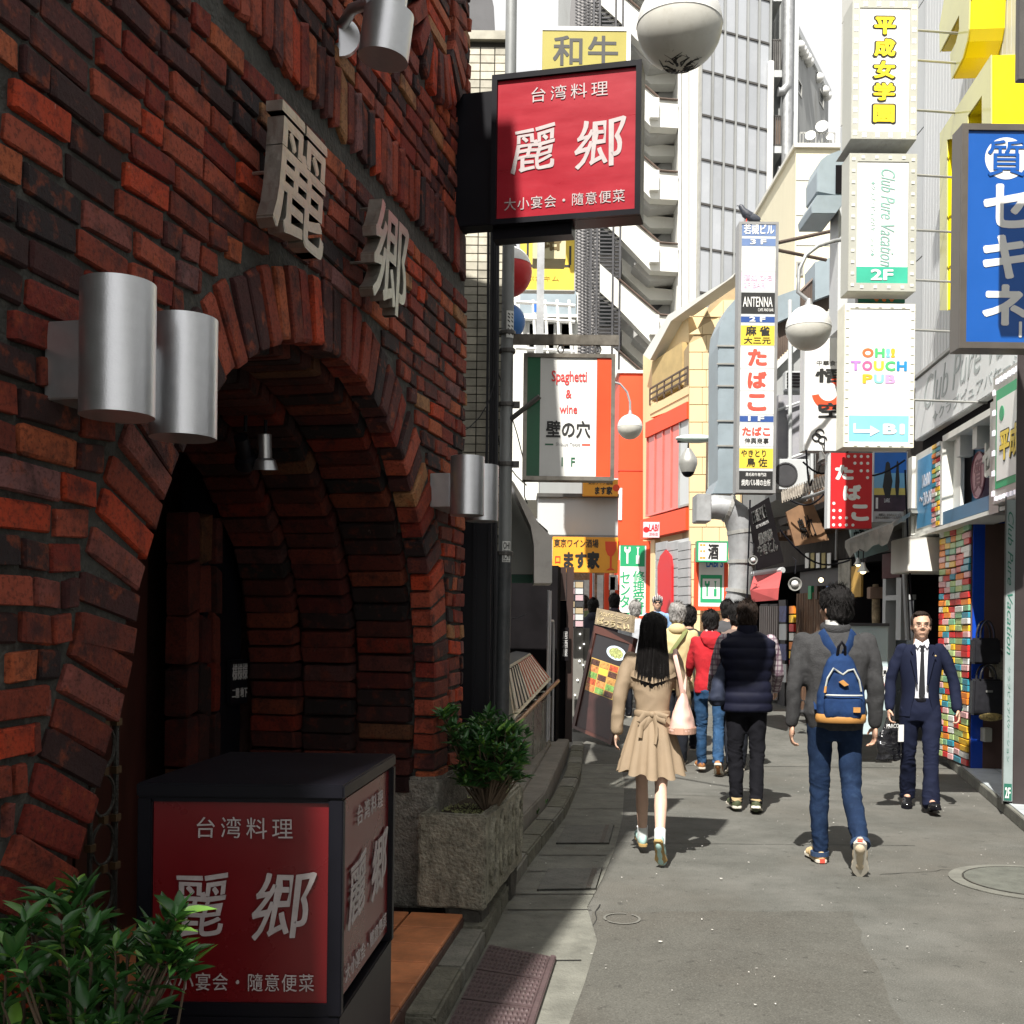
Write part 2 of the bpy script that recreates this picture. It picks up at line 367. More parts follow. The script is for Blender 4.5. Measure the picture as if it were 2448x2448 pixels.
# faint white painted ring and litter specks on the asphalt
M_wp = mat('faded paint', (.15, .148, .132), .9)
c = gnd(622, 920); rr = MB()
for k in range(36):
    a0, a1 = k / 36 * 6.283, (k + 1) / 36 * 6.283
    if k in (5, 6, 20): continue
    rr.add([(c.x + r_ * math.cos(a) * 1.0, c.y + r_ * math.sin(a) * 1.15, .0095) for a, r_ in ((a0, .085), (a1, .085), (a1, .097), (a0, .097))], [(0, 1, 2, 3)])
obj('road_marking', rr, M_wp, kind='structure')
lit = MB(); rnd = random.Random(3)
for i in range(420):
    Y = rnd.uniform(4, 16); X = kx(Y) + rnd.uniform(.05, 4.6 + (Y - 4) * .05); s_ = rnd.uniform(.002, .006) * (2.2 if rnd.random() < .06 else 1); a = rnd.uniform(0, 3)
    lit.add([(X + s_ * math.cos(a + q) * (1.5 if q in (0, 3.14) else .7), Y + s_ * math.sin(a + q), .0125 + rnd.uniform(0, .004)) for q in (0, 1.4, 3.14, 4.4)], [(0, 1, 2, 3)])
obj('litter', lit, mat('paper scraps', (.6, .58, .54), .8), kind='stuff')
# the street climbs gently beyond the bars
up2_ = MB(); up2_.add([(-12, 12.5, .004), (14, 12.5, .004), (14, 62, 2.97), (-12, 62, 2.97)], [(0, 1, 2, 3)]); tag(obj('road_slope', up2_, M_asph), kind='structure')
# ================================================================ brick restaurant on the left
WA = math.atan2(.974, .228); WP = Vector((-.44, 5.3, 0))
def wloc(t, d, z=0): return WP + Vector((.228 * t - .974 * d, .974 * t + .228 * d, z))
def brick_mat(nm='fired brick', k=1.0):
    m = bpy.data.materials.new(nm); m.use_nodes = True; n, l = m.node_tree.nodes, m.node_tree.links; b = n['Principled BSDF']
    b.inputs['Roughness'].default_value = .8; b.inputs['Specular IOR Level'].default_value = .35
    oi = n.new('ShaderNodeObjectInfo'); at_ = n.new('ShaderNodeAttribute'); at_.attribute_name = 'rnd'
    ad = n.new('ShaderNodeMath'); ad.operation = 'ADD'; l.new(oi.outputs['Random'], ad.inputs[0]); l.new(at_.outputs['Fac'], ad.inputs[1])
    fr = n.new('ShaderNodeMath'); fr.operation = 'FRACT'; l.new(ad.outputs[0], fr.inputs[0])
    cr_ = n.new('ShaderNodeValToRGB'); cr_.color_ramp.interpolation = 'CONSTANT'; l.new(fr.outputs[0], cr_.inputs[0])
    cols = [(0, '3a2220'), (.09, '7a3526'), (.19, '96402a'), (.30, '4c2725'), (.38, '8a3022'), (.50, 'b2543a'), (.60, '5e302b'), (.68, 'c4663c'), (.75, '955245'), (.82, '2a2122'), (.89, 'b07e50'), (.93, 'cc4a26'), (.97, '8a5c56')]
    e = cr_.color_ramp.elements; e[0].position = 0; e[0].color = (*hexc(cols[0][1]), 1); e[1].position = cols[1][0]; e[1].color = (*hexc(cols[1][1]), 1)
    for p, h in cols[2:]: q = e.new(p); q.color = (*hexc(h), 1)
    g = n.new('ShaderNodeNewGeometry')
    def nz(s, d=5, r=.6, vec=None):
        t = n.new('ShaderNodeTexNoise'); t.inputs['Scale'].default_value = s; t.inputs['Detail'].default_value = d; t.inputs['Roughness'].default_value = r
        l.new(vec or g.outputs['Position'], t.inputs['Vector']); return t.outputs['Fac']
    def rng(s, a, b_, c=0, d=1):
        r = n.new('ShaderNodeMapRange'); r.inputs[1].default_value = a; r.inputs[2].default_value = b_; r.inputs[3].default_value = c; r.inputs[4].default_value = d
        l.new(s, r.inputs[0]); return r.outputs[0]
    def mix(f, a, col, mode='MIX'):
        x = n.new('ShaderNodeMixRGB'); x.blend_type = mode; l.new(f, x.inputs[0]); l.new(a, x.inputs[1]); x.inputs[2].default_value = (*col, 1); return x.outputs[0]
    c = cr_.outputs[0]
    c = mix(rng(nz(11), .5, .68, 0, .75), c, hexc('2c1a1c'))
    c = mix(rng(nz(17, 4), .54, .7, 0, .6), c, hexc('b5542b'))
    c = mix(rng(nz(90, 3), .5, .66, 0, .55), c, hexc('32160f'))
    mp = n.new('ShaderNodeMapping'); mp.inputs['Scale'].default_value = (1, 1, .3); l.new(g.outputs['Position'], mp.inputs[0])
    c = mix(rng(nz(26, 5, .7, mp.outputs[0]), .69, .74, 0, .85), c, hexc('cdbba8'))
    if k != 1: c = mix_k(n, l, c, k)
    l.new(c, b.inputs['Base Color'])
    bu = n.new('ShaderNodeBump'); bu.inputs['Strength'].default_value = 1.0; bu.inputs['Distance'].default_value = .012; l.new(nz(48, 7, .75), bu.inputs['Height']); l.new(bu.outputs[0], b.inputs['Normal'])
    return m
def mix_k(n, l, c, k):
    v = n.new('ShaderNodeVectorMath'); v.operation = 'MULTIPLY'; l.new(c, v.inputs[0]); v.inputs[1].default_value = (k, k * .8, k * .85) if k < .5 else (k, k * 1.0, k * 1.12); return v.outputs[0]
M_brick = brick_mat('fired brick', .82); M_brick2 = brick_mat('shaded passage brick', .24)  # second brick is a darkened copy; the recess shade is in its colour
M_mort = mat('sooty mortar', (.05, .05, .045), .95, var=.35, scale=9, bump=.8, bscale=50, dirt=.5, dcol=(.15, .145, .125))
# unit brick meshes, worn corners: x length, y depth, z height; a few variants
def unit_brick(seed):
    bm = bmesh.new(); bmesh.ops.create_cube(bm, size=1)
    bmesh.ops.bevel(bm, geom=list(bm.edges), offset=.06, segments=1, affect='EDGES')
    rr_ = random.Random(seed)
    for v in bm.verts: v.co += Vector((rr_.uniform(-.018, .018), rr_.uniform(-.03, .02), rr_.uniform(-.045, .045))) + Vector((0, 0, .06 * math.sin(v.co.x * 3 + seed)))
    me = bpy.data.meshes.new('brick'); bm.to_mesh(me); bm.free(); me.materials.append(M_brick); return me
UB = [unit_brick(i) for i in range(8)]
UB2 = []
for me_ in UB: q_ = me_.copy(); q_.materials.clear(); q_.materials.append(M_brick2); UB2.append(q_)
bricks = []      # (matrix in the wall's frame, apparent size)
def lay(cx, cy, cz, L, D, H, ang=0.0):
    j = random.Random(hash((round(cx, 3), round(cz, 3), round(cy, 3))))
    M = Matrix.Translation((cx, cy + j.uniform(-.006, .006), cz)) @ Matrix.Rotation(-ang + j.uniform(-.012, .012), 4, 'Y') @ Matrix.Diagonal((L, D, H, 1))
    p = wloc(cx, cy, cz); u, v = proj(p) if p.y > .3 else (-999, 0)
    vis = -45 < u < 500 and -40 < v < 1060
    bricks.append((M, (L * H / (p.y * p.y)) if vis else 0, vis))
AC, AR = (-1.12, 1.2), 1.35
path = [(-3.06, .1), (-2.96, .4), (-2.80, .68), (-2.66, .95), (-2.56, 1.15)]
path += [(AC[0] + AR * math.cos(R(a)), AC[1] + AR * math.sin(R(a))) for a in range(171, 0, -3)] + [(.23, 1.2), (.235, .95), (.24, .7)]
def resample(P, step):
    P = [Vector(p) for p in P]; out = []; acc = 0; cur = P[0]; i = 0; need = step / 2
    for a, b in zip(P, P[1:]):
        L = (b - a).length; s = 0
        while s + need <= L: s += need; need = step; out.append((a.lerp(b, s / L), (b - a).normalized()))
        need -= L - s
    return out
ringT = .255
rp = resample(path, .0905)
for i, (p, d) in enumerate(rp):
    nrm = Vector((-d.y, d.x)); c = p + nrm * ringT / 2
    lay(c.x, .05, c.y, ringT - .004 + .012 * math.sin(i * 2.3), .11, .076, math.atan2(nrm.y, nrm.x))
def outer_at(z):
    """left and right edge of the voussoir ring at height z"""
    pts = [(p + Vector((-d.y, d.x)) * (ringT + .012)) for p, d in resample(path, .03)]
    L = [q.x for q in pts if abs(q.y - z) < .05 and q.x < AC[0]]; Rr = [q.x for q in pts if abs(q.y - z) < .05 and q.x > AC[0]]
    if not L or not Rr: return None
    return min(L), max(Rr)
PIT = .0845; WE = .752
def course(z, t0, t1, seed):
    j = random.Random(seed); t = t0 - (seed * 37 % 13) / 60.0 if t1 - t0 > 1 else t0
    while t < t1 - .02:
        L = j.choice([.215, .215, .205, .1, .22, .105]); a, b = max(t, t0), min(t + L, t1)
        if t1 - b < .04: b = t1
        if b - a > .025: lay((a + b) / 2, .05, z, b - a - .010, .11, .068)
        t += L + .004
z = .14; k = 0
SZ0, SZ1 = 3.40, 3.645
while z < 5.6:
    k += 1
    if SZ0 - .05 < z < SZ1 + .02:
        z = SZ1 + .05; continue
    r_ = outer_at(z) if z < 2.80 else None
    if z < .72: course(z, -4.1, (outer_at(max(z, .22)) or (-3.2, 0))[0], k)
    elif r_:
        course(z, -4.1, r_[0], k); course(z, r_[1], WE, k + 7)
    else: course(z, -4.1, WE, k)
    z += PIT
t = -2.7; k = 0
while t < WE - .05:          # soldier course
    lay(t, .046, (SZ0 + SZ1) / 2, .066, .12, .235); t += .0745; k += 1
# nested portal rings inside the arch
def inner_ring(inset, d0, d1, pitch=.086):
    P = [Vector(p) for p in path]; Q = []
    for i, p in enumerate(P):
        d = (P[min(i + 1, len(P) - 1)] - P[max(0, i - 1)]).normalized(); Q.append(p - Vector((-d.y, d.x)) * inset)
    return Q
def dark_box(mb, x0, x1, y0, y1, z0, z1): mb.box(x0, x1, y0, y1, z0, z1)
for inset, d0, d1 in ((.04, .118, .40), (.09, .408, .67), (.15, .678, .93)):
    for i, (p, d) in enumerate(resample(inner_ring(inset, d0, d1), .0865)):
        if d1 - d0 < .1: continue
        nrm = Vector((-d.y, d.x)); c = p + nrm * .05
        if c.x < AC[0] and c.y < 1.5: continue
        lay(c.x, (d0 + d1) / 2, c.y, .1, d1 - d0 - .006, .077, math.atan2(nrm.y, nrm.x))
# brick pier at the back of the recess, bricks standing on end
for r0 in range(8):
    for c0, (w, dd) in enumerate(((.1, .0), (.1, .0), (.06, .0))):
        lay(-.46 + c0 * .115, 1.0, .27 + r0 * .235, w, .12, .222)
for i in range(8):           # side bricks of the right jamb low part behind the plinth
    pass
# circular ornament high on the wall near its right end
OC = (.10, 4.62)
for i in range(26):
    a = i / 26 * 6.283; lay(OC[0] + .40 * math.cos(a), .035, OC[1] + .40 * math.sin(a), .24, .13, .082, a)
for i in range(7): lay(OC[0], .045, OC[1] - .22 + i * .075, .44 if i in (2, 3, 4) else .30, .13, .062)
bricks = [b for b in bricks]
house = thing('brick_restaurant', 'dark red brick restaurant facade with a deep round arched entrance filling the left side', 'building', WP, WA)
vis = [b for b in bricks if b[2]]
# a brick under the ornament is dropped
def in_orn(M, s):
    p = M.translation; return (Vector((p.x - OC[0], p.z - OC[1])).length < .53) and abs(p.y - .05) < .008
vis.sort(key=lambda b: -b[1])
vis = [b for b in vis if not (in_orn(b[0], 0) and abs((b[0].to_3x3() @ Vector((0, 1, 0))).length - .11) < .004)]
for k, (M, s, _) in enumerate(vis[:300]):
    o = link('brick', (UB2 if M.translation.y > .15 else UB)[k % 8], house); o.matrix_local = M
rests = (MB(), MB()); rvs = ([], [])
import array
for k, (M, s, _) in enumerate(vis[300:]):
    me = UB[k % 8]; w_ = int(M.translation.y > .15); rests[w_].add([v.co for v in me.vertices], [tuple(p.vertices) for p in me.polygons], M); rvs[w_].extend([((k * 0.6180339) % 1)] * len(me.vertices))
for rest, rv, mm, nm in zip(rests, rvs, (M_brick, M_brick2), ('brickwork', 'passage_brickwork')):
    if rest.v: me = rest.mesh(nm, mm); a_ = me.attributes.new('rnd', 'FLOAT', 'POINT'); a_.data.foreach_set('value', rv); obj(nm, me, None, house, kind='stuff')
# mortar core with the arch cut out, tunnel, body
H_ = 6.2; core = MB(); P = path
CP = [tuple(q) for q in inner_ring(-.035, 0, 0)]; CP[0] = (path[0][0], .05); CP[-1] = (path[-1][0] + .035, .6)
core.box(-16, CP[0][0], .012, .16, 0, H_); core.box(-16, -2.9, .03, .5, H_, 8.5); core.box(CP[-1][0], .745, .012, .16, 0, H_)  # the raised box is an unseen taller wall part, added to shade kerb and lightbox
for a, b in zip(CP, CP[1:]):
    if b[0] - a[0] > 1e-4:
        core.add([(a[0], .012, a[1]), (b[0], .012, b[1]), (b[0], .012, H_), (a[0], .012, H_), (a[0], .16, a[1]), (b[0], .16, b[1]), (b[0], .16, H_), (a[0], .16, H_)],
                 [(0, 1, 2, 3), (7, 6, 5, 4), (0, 4, 5, 1)])
obj('wall', core, M_mort, house)
tun = MB(); IR = [tuple(q) for q in inner_ring(-.075, 0, 0)]
for a, b in zip(IR, IR[1:]): tun.quad((a[0], .1, a[1]), (b[0], .1, b[1]), (b[0], 1.3, b[1]), (a[0], 1.3, a[1]))
tun.box(-3.4, .6, 1.3, 1.4, 0, 3.2); tun.box(.27, .32, .16, 1.4, 0, 1.3); tun.box(-3.4, -3.3, .1, 1.4, 0, 3)
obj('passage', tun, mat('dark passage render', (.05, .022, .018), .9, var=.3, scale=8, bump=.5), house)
M_dwood = mat('dark varnished wood', (.05, .016, .012), .45, var=.3, scale=14, streak=8)
pan = MB()
for i in range(9): pan.box(-2.9 + i * .27, -2.9 + i * .27 + .25, 1.16, 1.2, .15, 2.6)
obj('door_panelling', pan, M_dwood, house)
obj('body', MB().box(-12, .745, 1.41, 7, 0, H_).box(.70, .745, .16, 1.41, 0, H_).box(-12, .745, .16, 1.41, 3.3, 3.4), M_mort, house)
M_black = mat('black lacquer', (.006, .006, .009), .4, var=.2, spec=.14)
obj('door', MB().box(-.30, .08, .98, 1.1, .15, 2.3), M_black, house)
# plinth at the foot of the right pier
M_stone = mat('rough granite', (.25, .235, .20), .95, var=.4, scale=22, bump=1.0, bscale=70, dirt=.7, dcol=(.05, .05, .045))
def rough_block(x0, x1, y0, y1, z0, z1, amp=.008, res=.035, f=14, sd=0):
    bm = bmesh.new(); bmesh.ops.create_cube(bm, size=1)
    for v in bm.verts: v.co = Vector((x0 + (v.co.x + .5) * (x1 - x0), y0 + (v.co.y + .5) * (y1 - y0), z0 + (v.co.z + .5) * (z1 - z0)))
    bmesh.ops.bevel(bm, geom=list(bm.edges), offset=min(.015, (x1 - x0) / 5), segments=2, affect='EDGES')
    n = int(max(x1 - x0, y1 - y0, z1 - z0) / res); 
    for _ in range(4):
        es = [e for e in bm.edges if e.calc_length() > res * 1.5]
        if not es: break
        bmesh.ops.subdivide_edges(bm, edges=es, cuts=1, use_grid_fill=True)
    bmesh.ops.triangulate(bm, faces=bm.faces)
    for v in bm.verts: v.co += noise.noise_vector(v.co * f + Vector((sd, 0, 0))) * amp
    me = bpy.data.meshes.new('block'); bm.to_mesh(me); bm.free(); return me
me = rough_block(.215, .80, -.03, .62, .1, .76, .009); me.materials.append(M_stone); obj('plinth', me, None, house, smooth=True)
# iron grille of rings in the left of the arch
M_gold = mat('bronze strap', (.16, .10, .05), .5, metal=.6, var=.3)
bars = MB(); ringm = MB(); strap = MB()
for s_ in (-.06, .06): bars.tube([(-2.335 + s_, .16, .15), (-2.335 + s_, .16, 2.0)], .008, 6)
for i in range(14):
    zc = .22 + i * .135; cx = -2.335
    ringm.tube([(cx + .05 * math.cos(a / 16 * 6.283), .16, zc + .058 * math.sin(a / 16 * 6.283)) for a in range(17)], .005, 5)
    strap.box(cx - .01, cx + .01, .15, .17, zc + .057, zc + .078); strap.box(cx - .072, cx - .046, .15, .17, zc - .01, zc + .01); strap.box(cx + .046, cx + .072, .15, .17, zc + .055, zc + .075)
gt2 = thing('ring_grille', 'narrow rusty iron grille of linked rings inside the left side of the arch', 'grille', WP, WA)
obj('bar', bars, M_irony, gt2); obj('ring', ringm, M_irony, gt2, kind='stuff'); obj('strap', strap, M_gold, gt2, kind='stuff')
# little wooden signs in the doorway: pale characters
tk = thing('door_notice', 'small black notice with thin white characters deep inside the dark arch', 'notice', wloc(-.02, .95), WA)
obj('board', MB().box(-.06, .12, .0, .02, 1.12, 1.34), M_black, tk); M_pale = mat('pale lettering', (.45, .45, .45), .7)
text('様様様', -.05, .11, 1.24, 1.32, M_pale, tk); text('二階 地下', -.05, .11, 1.15, 1.2, M_pale, tk)
# steel characters
M_steel = mat('brushed steel', (.42, .41, .37), .36, metal=.9, var=.12, scale=9, bump=.15, bscale=40, dirt=.5, dcol=(.2, .17, .12))
for ch, tc, lab in (('麗', -1.72, 'brushed steel character on the brick wall above the arch, the nearer of the two'), ('郷', -.85, 'brushed steel character on the brick wall nearer to the red hanging sign')):
    t_ = thing('steel_character', lab, 'sign letter', wloc(tc, -.08), WA, 'steel characters above the arch')
    text(ch, -.195, .195, 2.74 if tc < -1 else 2.78, 3.15 if tc < -1 else 3.19, M_steel, t_, y=.0, ext=.055, bold=.014, name='character', warp=lambda x, z: (x + .02 * math.sin(z * 7), z))
    pn = MB()
    for px_, pz_ in ((-.1, 2.95), (.08, 3.0), (0, 3.2)): pn.tube([(px_, 0, pz_), (px_, .09, pz_)], .006, 6)
    obj('standoff_pin', pn, M_steel, t_)
# cylinder lamps
M_alu = mat('brushed aluminium', (.66, .67, .69), .33, metal=.9, var=.05, scale=30, bump=.05, bscale=200)
M_in = mat('lamp inside', (.03, .03, .03), .6)
def twin_lamp(t0, z0, z1, lab):
    T = thing('twin_wall_lamp', lab, 'wall lamp', wloc(t0, 0), WA, 'twin cylinder lamps on the brick wall')
    obj('mounting_box', MB().box(-.0, .31, -.10, -.0, z0 + .045, z1 - .075), M_alu, T, bevel=.003)
    zc = (z0 + z1) / 2
    for k, dx in enumerate((0, .288)):
        c = Matrix.Translation((dx, -.19, 0))
        cy = obj('cylinder_shade', MB().lathe([(.083, z0), (.083, z1), (.079, z1), (.079, z1 - .04), (.0, z1 - .04)], 40, c), M_alu, T, smooth=True)
        lv = MB()
        for q, rr_ in enumerate((.078, .066, .054, .042)): lv.lathe([(rr_, z0 + .004 + q * .004), (rr_ - .004, z0 + .004 + q * .004), (rr_ - .008, z0 + .03)], 32, c)
        lv.lathe([(.001, z0 + .05), (.079, z0 + .05)], 32, c)
        obj('louvre', lv, M_in, cy)
twin_lamp(-2.83, 1.975, 2.275, 'pair of large silver cylinder lamps at the near side of the brick arch')
twin_lamp(.125, 2.06, 2.345, 'pair of silver cylinder lamps low at the right edge of the brick wall')
# spotlight above
sp = thing('spotlight', 'round silver spotlight on an arm high on the brick wall, cut by the top edge', 'spotlight', at(387, 30, 4.05))
obj('housing', MB().lathe([(.092, -.11), (.092, .06), (.060, .065), (.058, .3), (.02, .31), (0, .31)], 36, Matrix.Rotation(.12, 4, 'Y')), M_alu, sp, smooth=True)
obj('lens', MB().lathe([(0, -.085), (.088, -.085), (.088, -.1)], 32, Matrix.Rotation(.12, 4, 'Y')), M_in, sp)
obj('arm', MB().tube([(-.06, .0, .1), (-.14, .08, .12), (-.2, .2, .12)], .022, 10).lathe([(.075, 0), (.07, .03), (.0, .035)], 24, Matrix.Translation((-.2, .18, .07)) @ Matrix.Rotation(R(-90), 4, 'X')), M_alu, sp, smooth=True)
# two small spots hanging in the arch
for (u, v, Y_, lab, tilt) in ((245, 455, 4.7, 'small dark spotlight hanging in the arch, left of its pair with a round glass face', .9), (265, 458, 4.72, 'small spotlight hanging in the arch with a pale flared rim, right of its pair', .15)):
    q = thing('small_spotlight', lab, 'spotlight', at(u, v, Y_), group='spotlights hanging in the arch')
    obj('shade', MB().lathe([(.055, -.05), (.045, -.01), (.03, .0), (.03, .1), (0, .105)], 20, Matrix.Rotation(tilt, 4, 'X')), M_alu if tilt < .5 else M_black, q, smooth=True)
    obj('reflector', MB().lathe([(0, -.035), (.05, -.045)], 20, Matrix.Rotation(tilt, 4, 'X')), M_alu, q)
    obj('stem', MB().tube([(0, 0, .1), (0, .02, .3)], .008, 6), M_black, q)
# terracotta landing
M_ter = mat('terracotta tile', (.60, .22, .09), .5, ovar=.2, var=.35, scale=5, bump=.2, bscale=30, dirt=.4, dcol=(.32, .13, .07))
E0, E1 = Vector((-.406, 3.77)), Vector((-.22, 5.2)); ed = (E1 - E0).normalized(); en = Vector((-ed.y, ed.x))
ld = bpy.data.objects.new('tiled_step', None); sc.collection.objects.link(ld); ld.location = (E1.x, E1.y, 0); ld.rotation_euler = (0, 0, math.atan2(ed.y, ed.x))
tag(ld, 'orange terracotta tiled entrance step with a dark riser beside the red lightbox', 'step')
obj('slab', MB().box(-4.0, .06, .012, 1.9, 0, .132), M_mort, ld)
for r0 in range(7):
    for c0 in range(15):
        a = .06 - (c0 + 1) * .262; b = r0 * .262
        obj('tile', MB().box(a + .006, a + .256, b + .006, b + .256, .132, .150), M_ter, ld, bevel=.003, seg=1)
M_ris = mat('riser tile', (.07, .035, .028), .5, var=.3, scale=6, bump=.2)
for c0 in range(15):
    a = .06 - (c0 + 1) * .262; obj('riser_tile', MB().box(a + .004, a + .258, .0, .012, .0, .132), M_ris, ld, bevel=.002, seg=1)
# ================================================================ signs: a box with a frame and a face; local x right, z up
M_white = mat('white acrylic', (.76, .76, .74), .35, var=.04, dirt=.3, dcol=(.6, .59, .54), scale=4)
M_blackp = mat('black print', (.015, .015, .015), .5)
M_frame = mat('dark aluminium', (.10, .095, .09), .45, metal=.4, var=.2, dirt=.3, dcol=(.05, .04, .03))
M_silver = mat('aluminium frame', (.42, .42, .40), .4, metal=.5, var=.12, dirt=.3, dcol=(.25, .23, .2))
M_galv = mat('galvanised steel', (.36, .37, .38), .5, metal=.45, var=.18, scale=6, dirt=.35, dcol=(.16, .13, .1))
M_red = mat('red print', (.55, .015, .02), .45, var=.04); M_yel = mat('yellow print', (.75, .55, .06), .45, var=.04)
M_green = mat('green print', (.02, .33, .14), .45, var=.05); M_blue = mat('blue print', (.02, .14, .55), .4, var=.05)
class Sign:
    def __init__(s, label, P, w, z0, z1, yaw=0, thick=.15, fw=.03, mf=M_frame, mp=M_white, name='shop_sign', cat='sign', proud=.012, tilt=None, group=None, bev=.004):
        s.T = thing(name, label, cat, (P[0], P[1], z0), yaw, group, rot=tilt); s.w = w; s.h = z1 - z0; s.fw = fw
        h = s.h
        obj('casing', MB().box(0, w, .0, thick, 0, h), mf, s.T, bevel=bev)
        if fw:
            fr = MB().box(0, fw, -proud, .0, 0, h).box(w - fw, w, -proud, .0, 0, h).box(fw, w - fw, -proud, .0, 0, fw).box(fw, w - fw, -proud, .0, h - fw, h)
            obj('frame', fr, mf, s.T)
        obj('face', MB().box(fw + .002, w - fw - .002, -.004, .0, fw + .002, h - fw - .002), mp, s.T)
    def fx(s, a): return s.fw + a * (s.w - 2 * s.fw)
    def fz(s, b): return s.fw + (1 - b) * (s.h - 2 * s.fw)
    def text(s, st, a0, a1, b0, b1, m=M_blackp, y=-.006, **k): return text(st, s.fx(a0), s.fx(a1), s.fz(b1), s.fz(b0), m, s.T, y=y, **k)
    def rect(s, a0, a1, b0, b1, m, name='panel', y=-.006, label=None): return obj(name, MB().box(s.fx(a0), s.fx(a1), y, -.003, s.fz(b1), s.fz(b0)), m, s.T, label=label)
    def disc(s, a, b, r, m, name='dot', y=-.006, n=20, mb=None):
        q = mb or MB(); cx, cz = s.fx(a), s.fz(b); q.poly([(cx + r * math.cos(k / n * 6.2832), cz + r * math.sin(k / n * 6.2832)) for k in range(n)], y, -.003)
        if mb is None: return obj(name, q, m, s.T)
def sgn(label, u0, v0, u1, v1, Y, **k):
    um = (u0 + u1) / 2; a = at(u0, (v0 + v1) / 2, Y); b = at(u1, (v0 + v1) / 2, Y)
    return Sign(label, a, b.x - a.x, at(um, v1, Y).z, at(um, v0, Y).z, **k)
# ---------------------------------------------------------------- red hanging sign on the brick wall
def redface(name, base):
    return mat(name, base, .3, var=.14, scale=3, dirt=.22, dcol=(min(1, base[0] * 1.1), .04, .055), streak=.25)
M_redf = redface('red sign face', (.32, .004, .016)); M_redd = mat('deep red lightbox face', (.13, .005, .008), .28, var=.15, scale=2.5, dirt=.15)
M_let = mat('painted pale letters', (.42, .37, .37), .5, var=.1, scale=20, dirt=.3, dcol=(.5, .3, .3))
b0 = wloc(.489, 0)
RS = Sign('large red hanging sign with pale Chinese characters in a black frame on the brick wall', (b0.x + .974 * .20, b0.y - .228 * .20), .775, 3.60, 4.375, yaw=R(-13.2), thick=.14, fw=.028, mf=M_black, mp=M_redf, name='hanging_sign', proud=.02)
obj('wall_mount', MB().box(-.26, -.003, .03, .14, .02, .72), M_black, RS.T, bevel=.004)
obj('lower_bracket', MB().box(.0, .42, .03, .12, -.06, -.002), M_black, RS.T)
def brush(seed):
    w = wavy(seed, .010, 11.0)
    def q(x, z):
        a, b = w(x, z); return a - .06 * b + .012 * math.sin(b * 22), b + .10 * a
    return q
def red_writing(S, last='大小宴会・隨意便菜', ml=M_let):
    S.text('台湾料理', .25, .80, .075, .18, ml, bold=.004, sep=1.35, warp=wavy(1, .002))
    S.text('麗', .11, .43, .36, .67, ml, bold=.009, warp=brush(2)); S.text('郷', .58, .92, .34, .68, ml, bold=.009, warp=brush(3))
    S.text(last, .06, .93, .85, .94, ml, bold=.002, sep=1.12, warp=wavy(4, .002))
red_writing(RS)
# ---------------------------------------------------------------- standing lightbox at the entrance
lx, ly, lw, ld_ = -.915, 2.70, .50, .70; ang = R(-4.5)
LB = thing('street_lightbox', 'black standing lightbox with deep red faces and white Chinese characters on the entrance step', 'lightbox sign', (lx, ly, .15), ang * 0)
LH = .968
def lb_frame(mb, x0, x1, y0, y1): pass
obj('top', MB().plan([(0, 0), (lw + .01, -.004), (lw + .062, ld_), (.05, ld_)], LH - .035, LH), M_black, LB, bevel=.004)
obj('bottom_box', MB().plan([(.006, .006), (lw + .004, .003), (lw + .056, ld_ - .006), (.056, ld_ - .006)], 0, .40), M_black, LB, bevel=.004)
for (x, y) in ((.003, .003), (lw - .028, .0)): obj('corner_post', MB().box(x, x + .036, y, y + .036, .40, LH - .036), M_black, LB, bevel=.003)
cs = MB()
cs.plan([(lw + .026, ld_ - .04), (lw + .06, ld_ - .04), (lw + .062, ld_ - .002), (lw + .028, ld_ - .002)], .40, LH - .036)
obj('corner_post', cs, M_black, LB, bevel=.003)
obj('back_panel', MB().plan([(.05, ld_ - .03), (lw + .03, ld_ - .03), (lw + .03, ld_ - .01), (.05, ld_ - .01)], .3, LH - .036), M_black, LB)
class Sub(Sign):
    def __init__(s, parent, P, w, h, yaw, z):
        s.T = bpy.data.objects.new('sign_face', None); sc.collection.objects.link(s.T); s.T.parent = parent; s.T.location = (P[0], P[1], z); s.T.rotation_euler = (0, 0, yaw); s.w = w; s.h = h; s.fw = 0
        obj('face', MB().box(0, w, 0, .01, 0, h), M_redd, s.T)
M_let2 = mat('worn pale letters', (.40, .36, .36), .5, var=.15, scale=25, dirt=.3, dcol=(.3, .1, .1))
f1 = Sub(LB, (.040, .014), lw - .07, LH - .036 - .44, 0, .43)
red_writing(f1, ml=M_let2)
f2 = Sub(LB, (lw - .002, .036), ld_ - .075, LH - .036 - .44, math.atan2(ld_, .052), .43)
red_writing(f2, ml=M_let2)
for q in ((.40, .43), (LH - .046, LH - .036)): obj('lip', MB().box(.036, lw - .028, .006, .014, *q), M_black, LB)
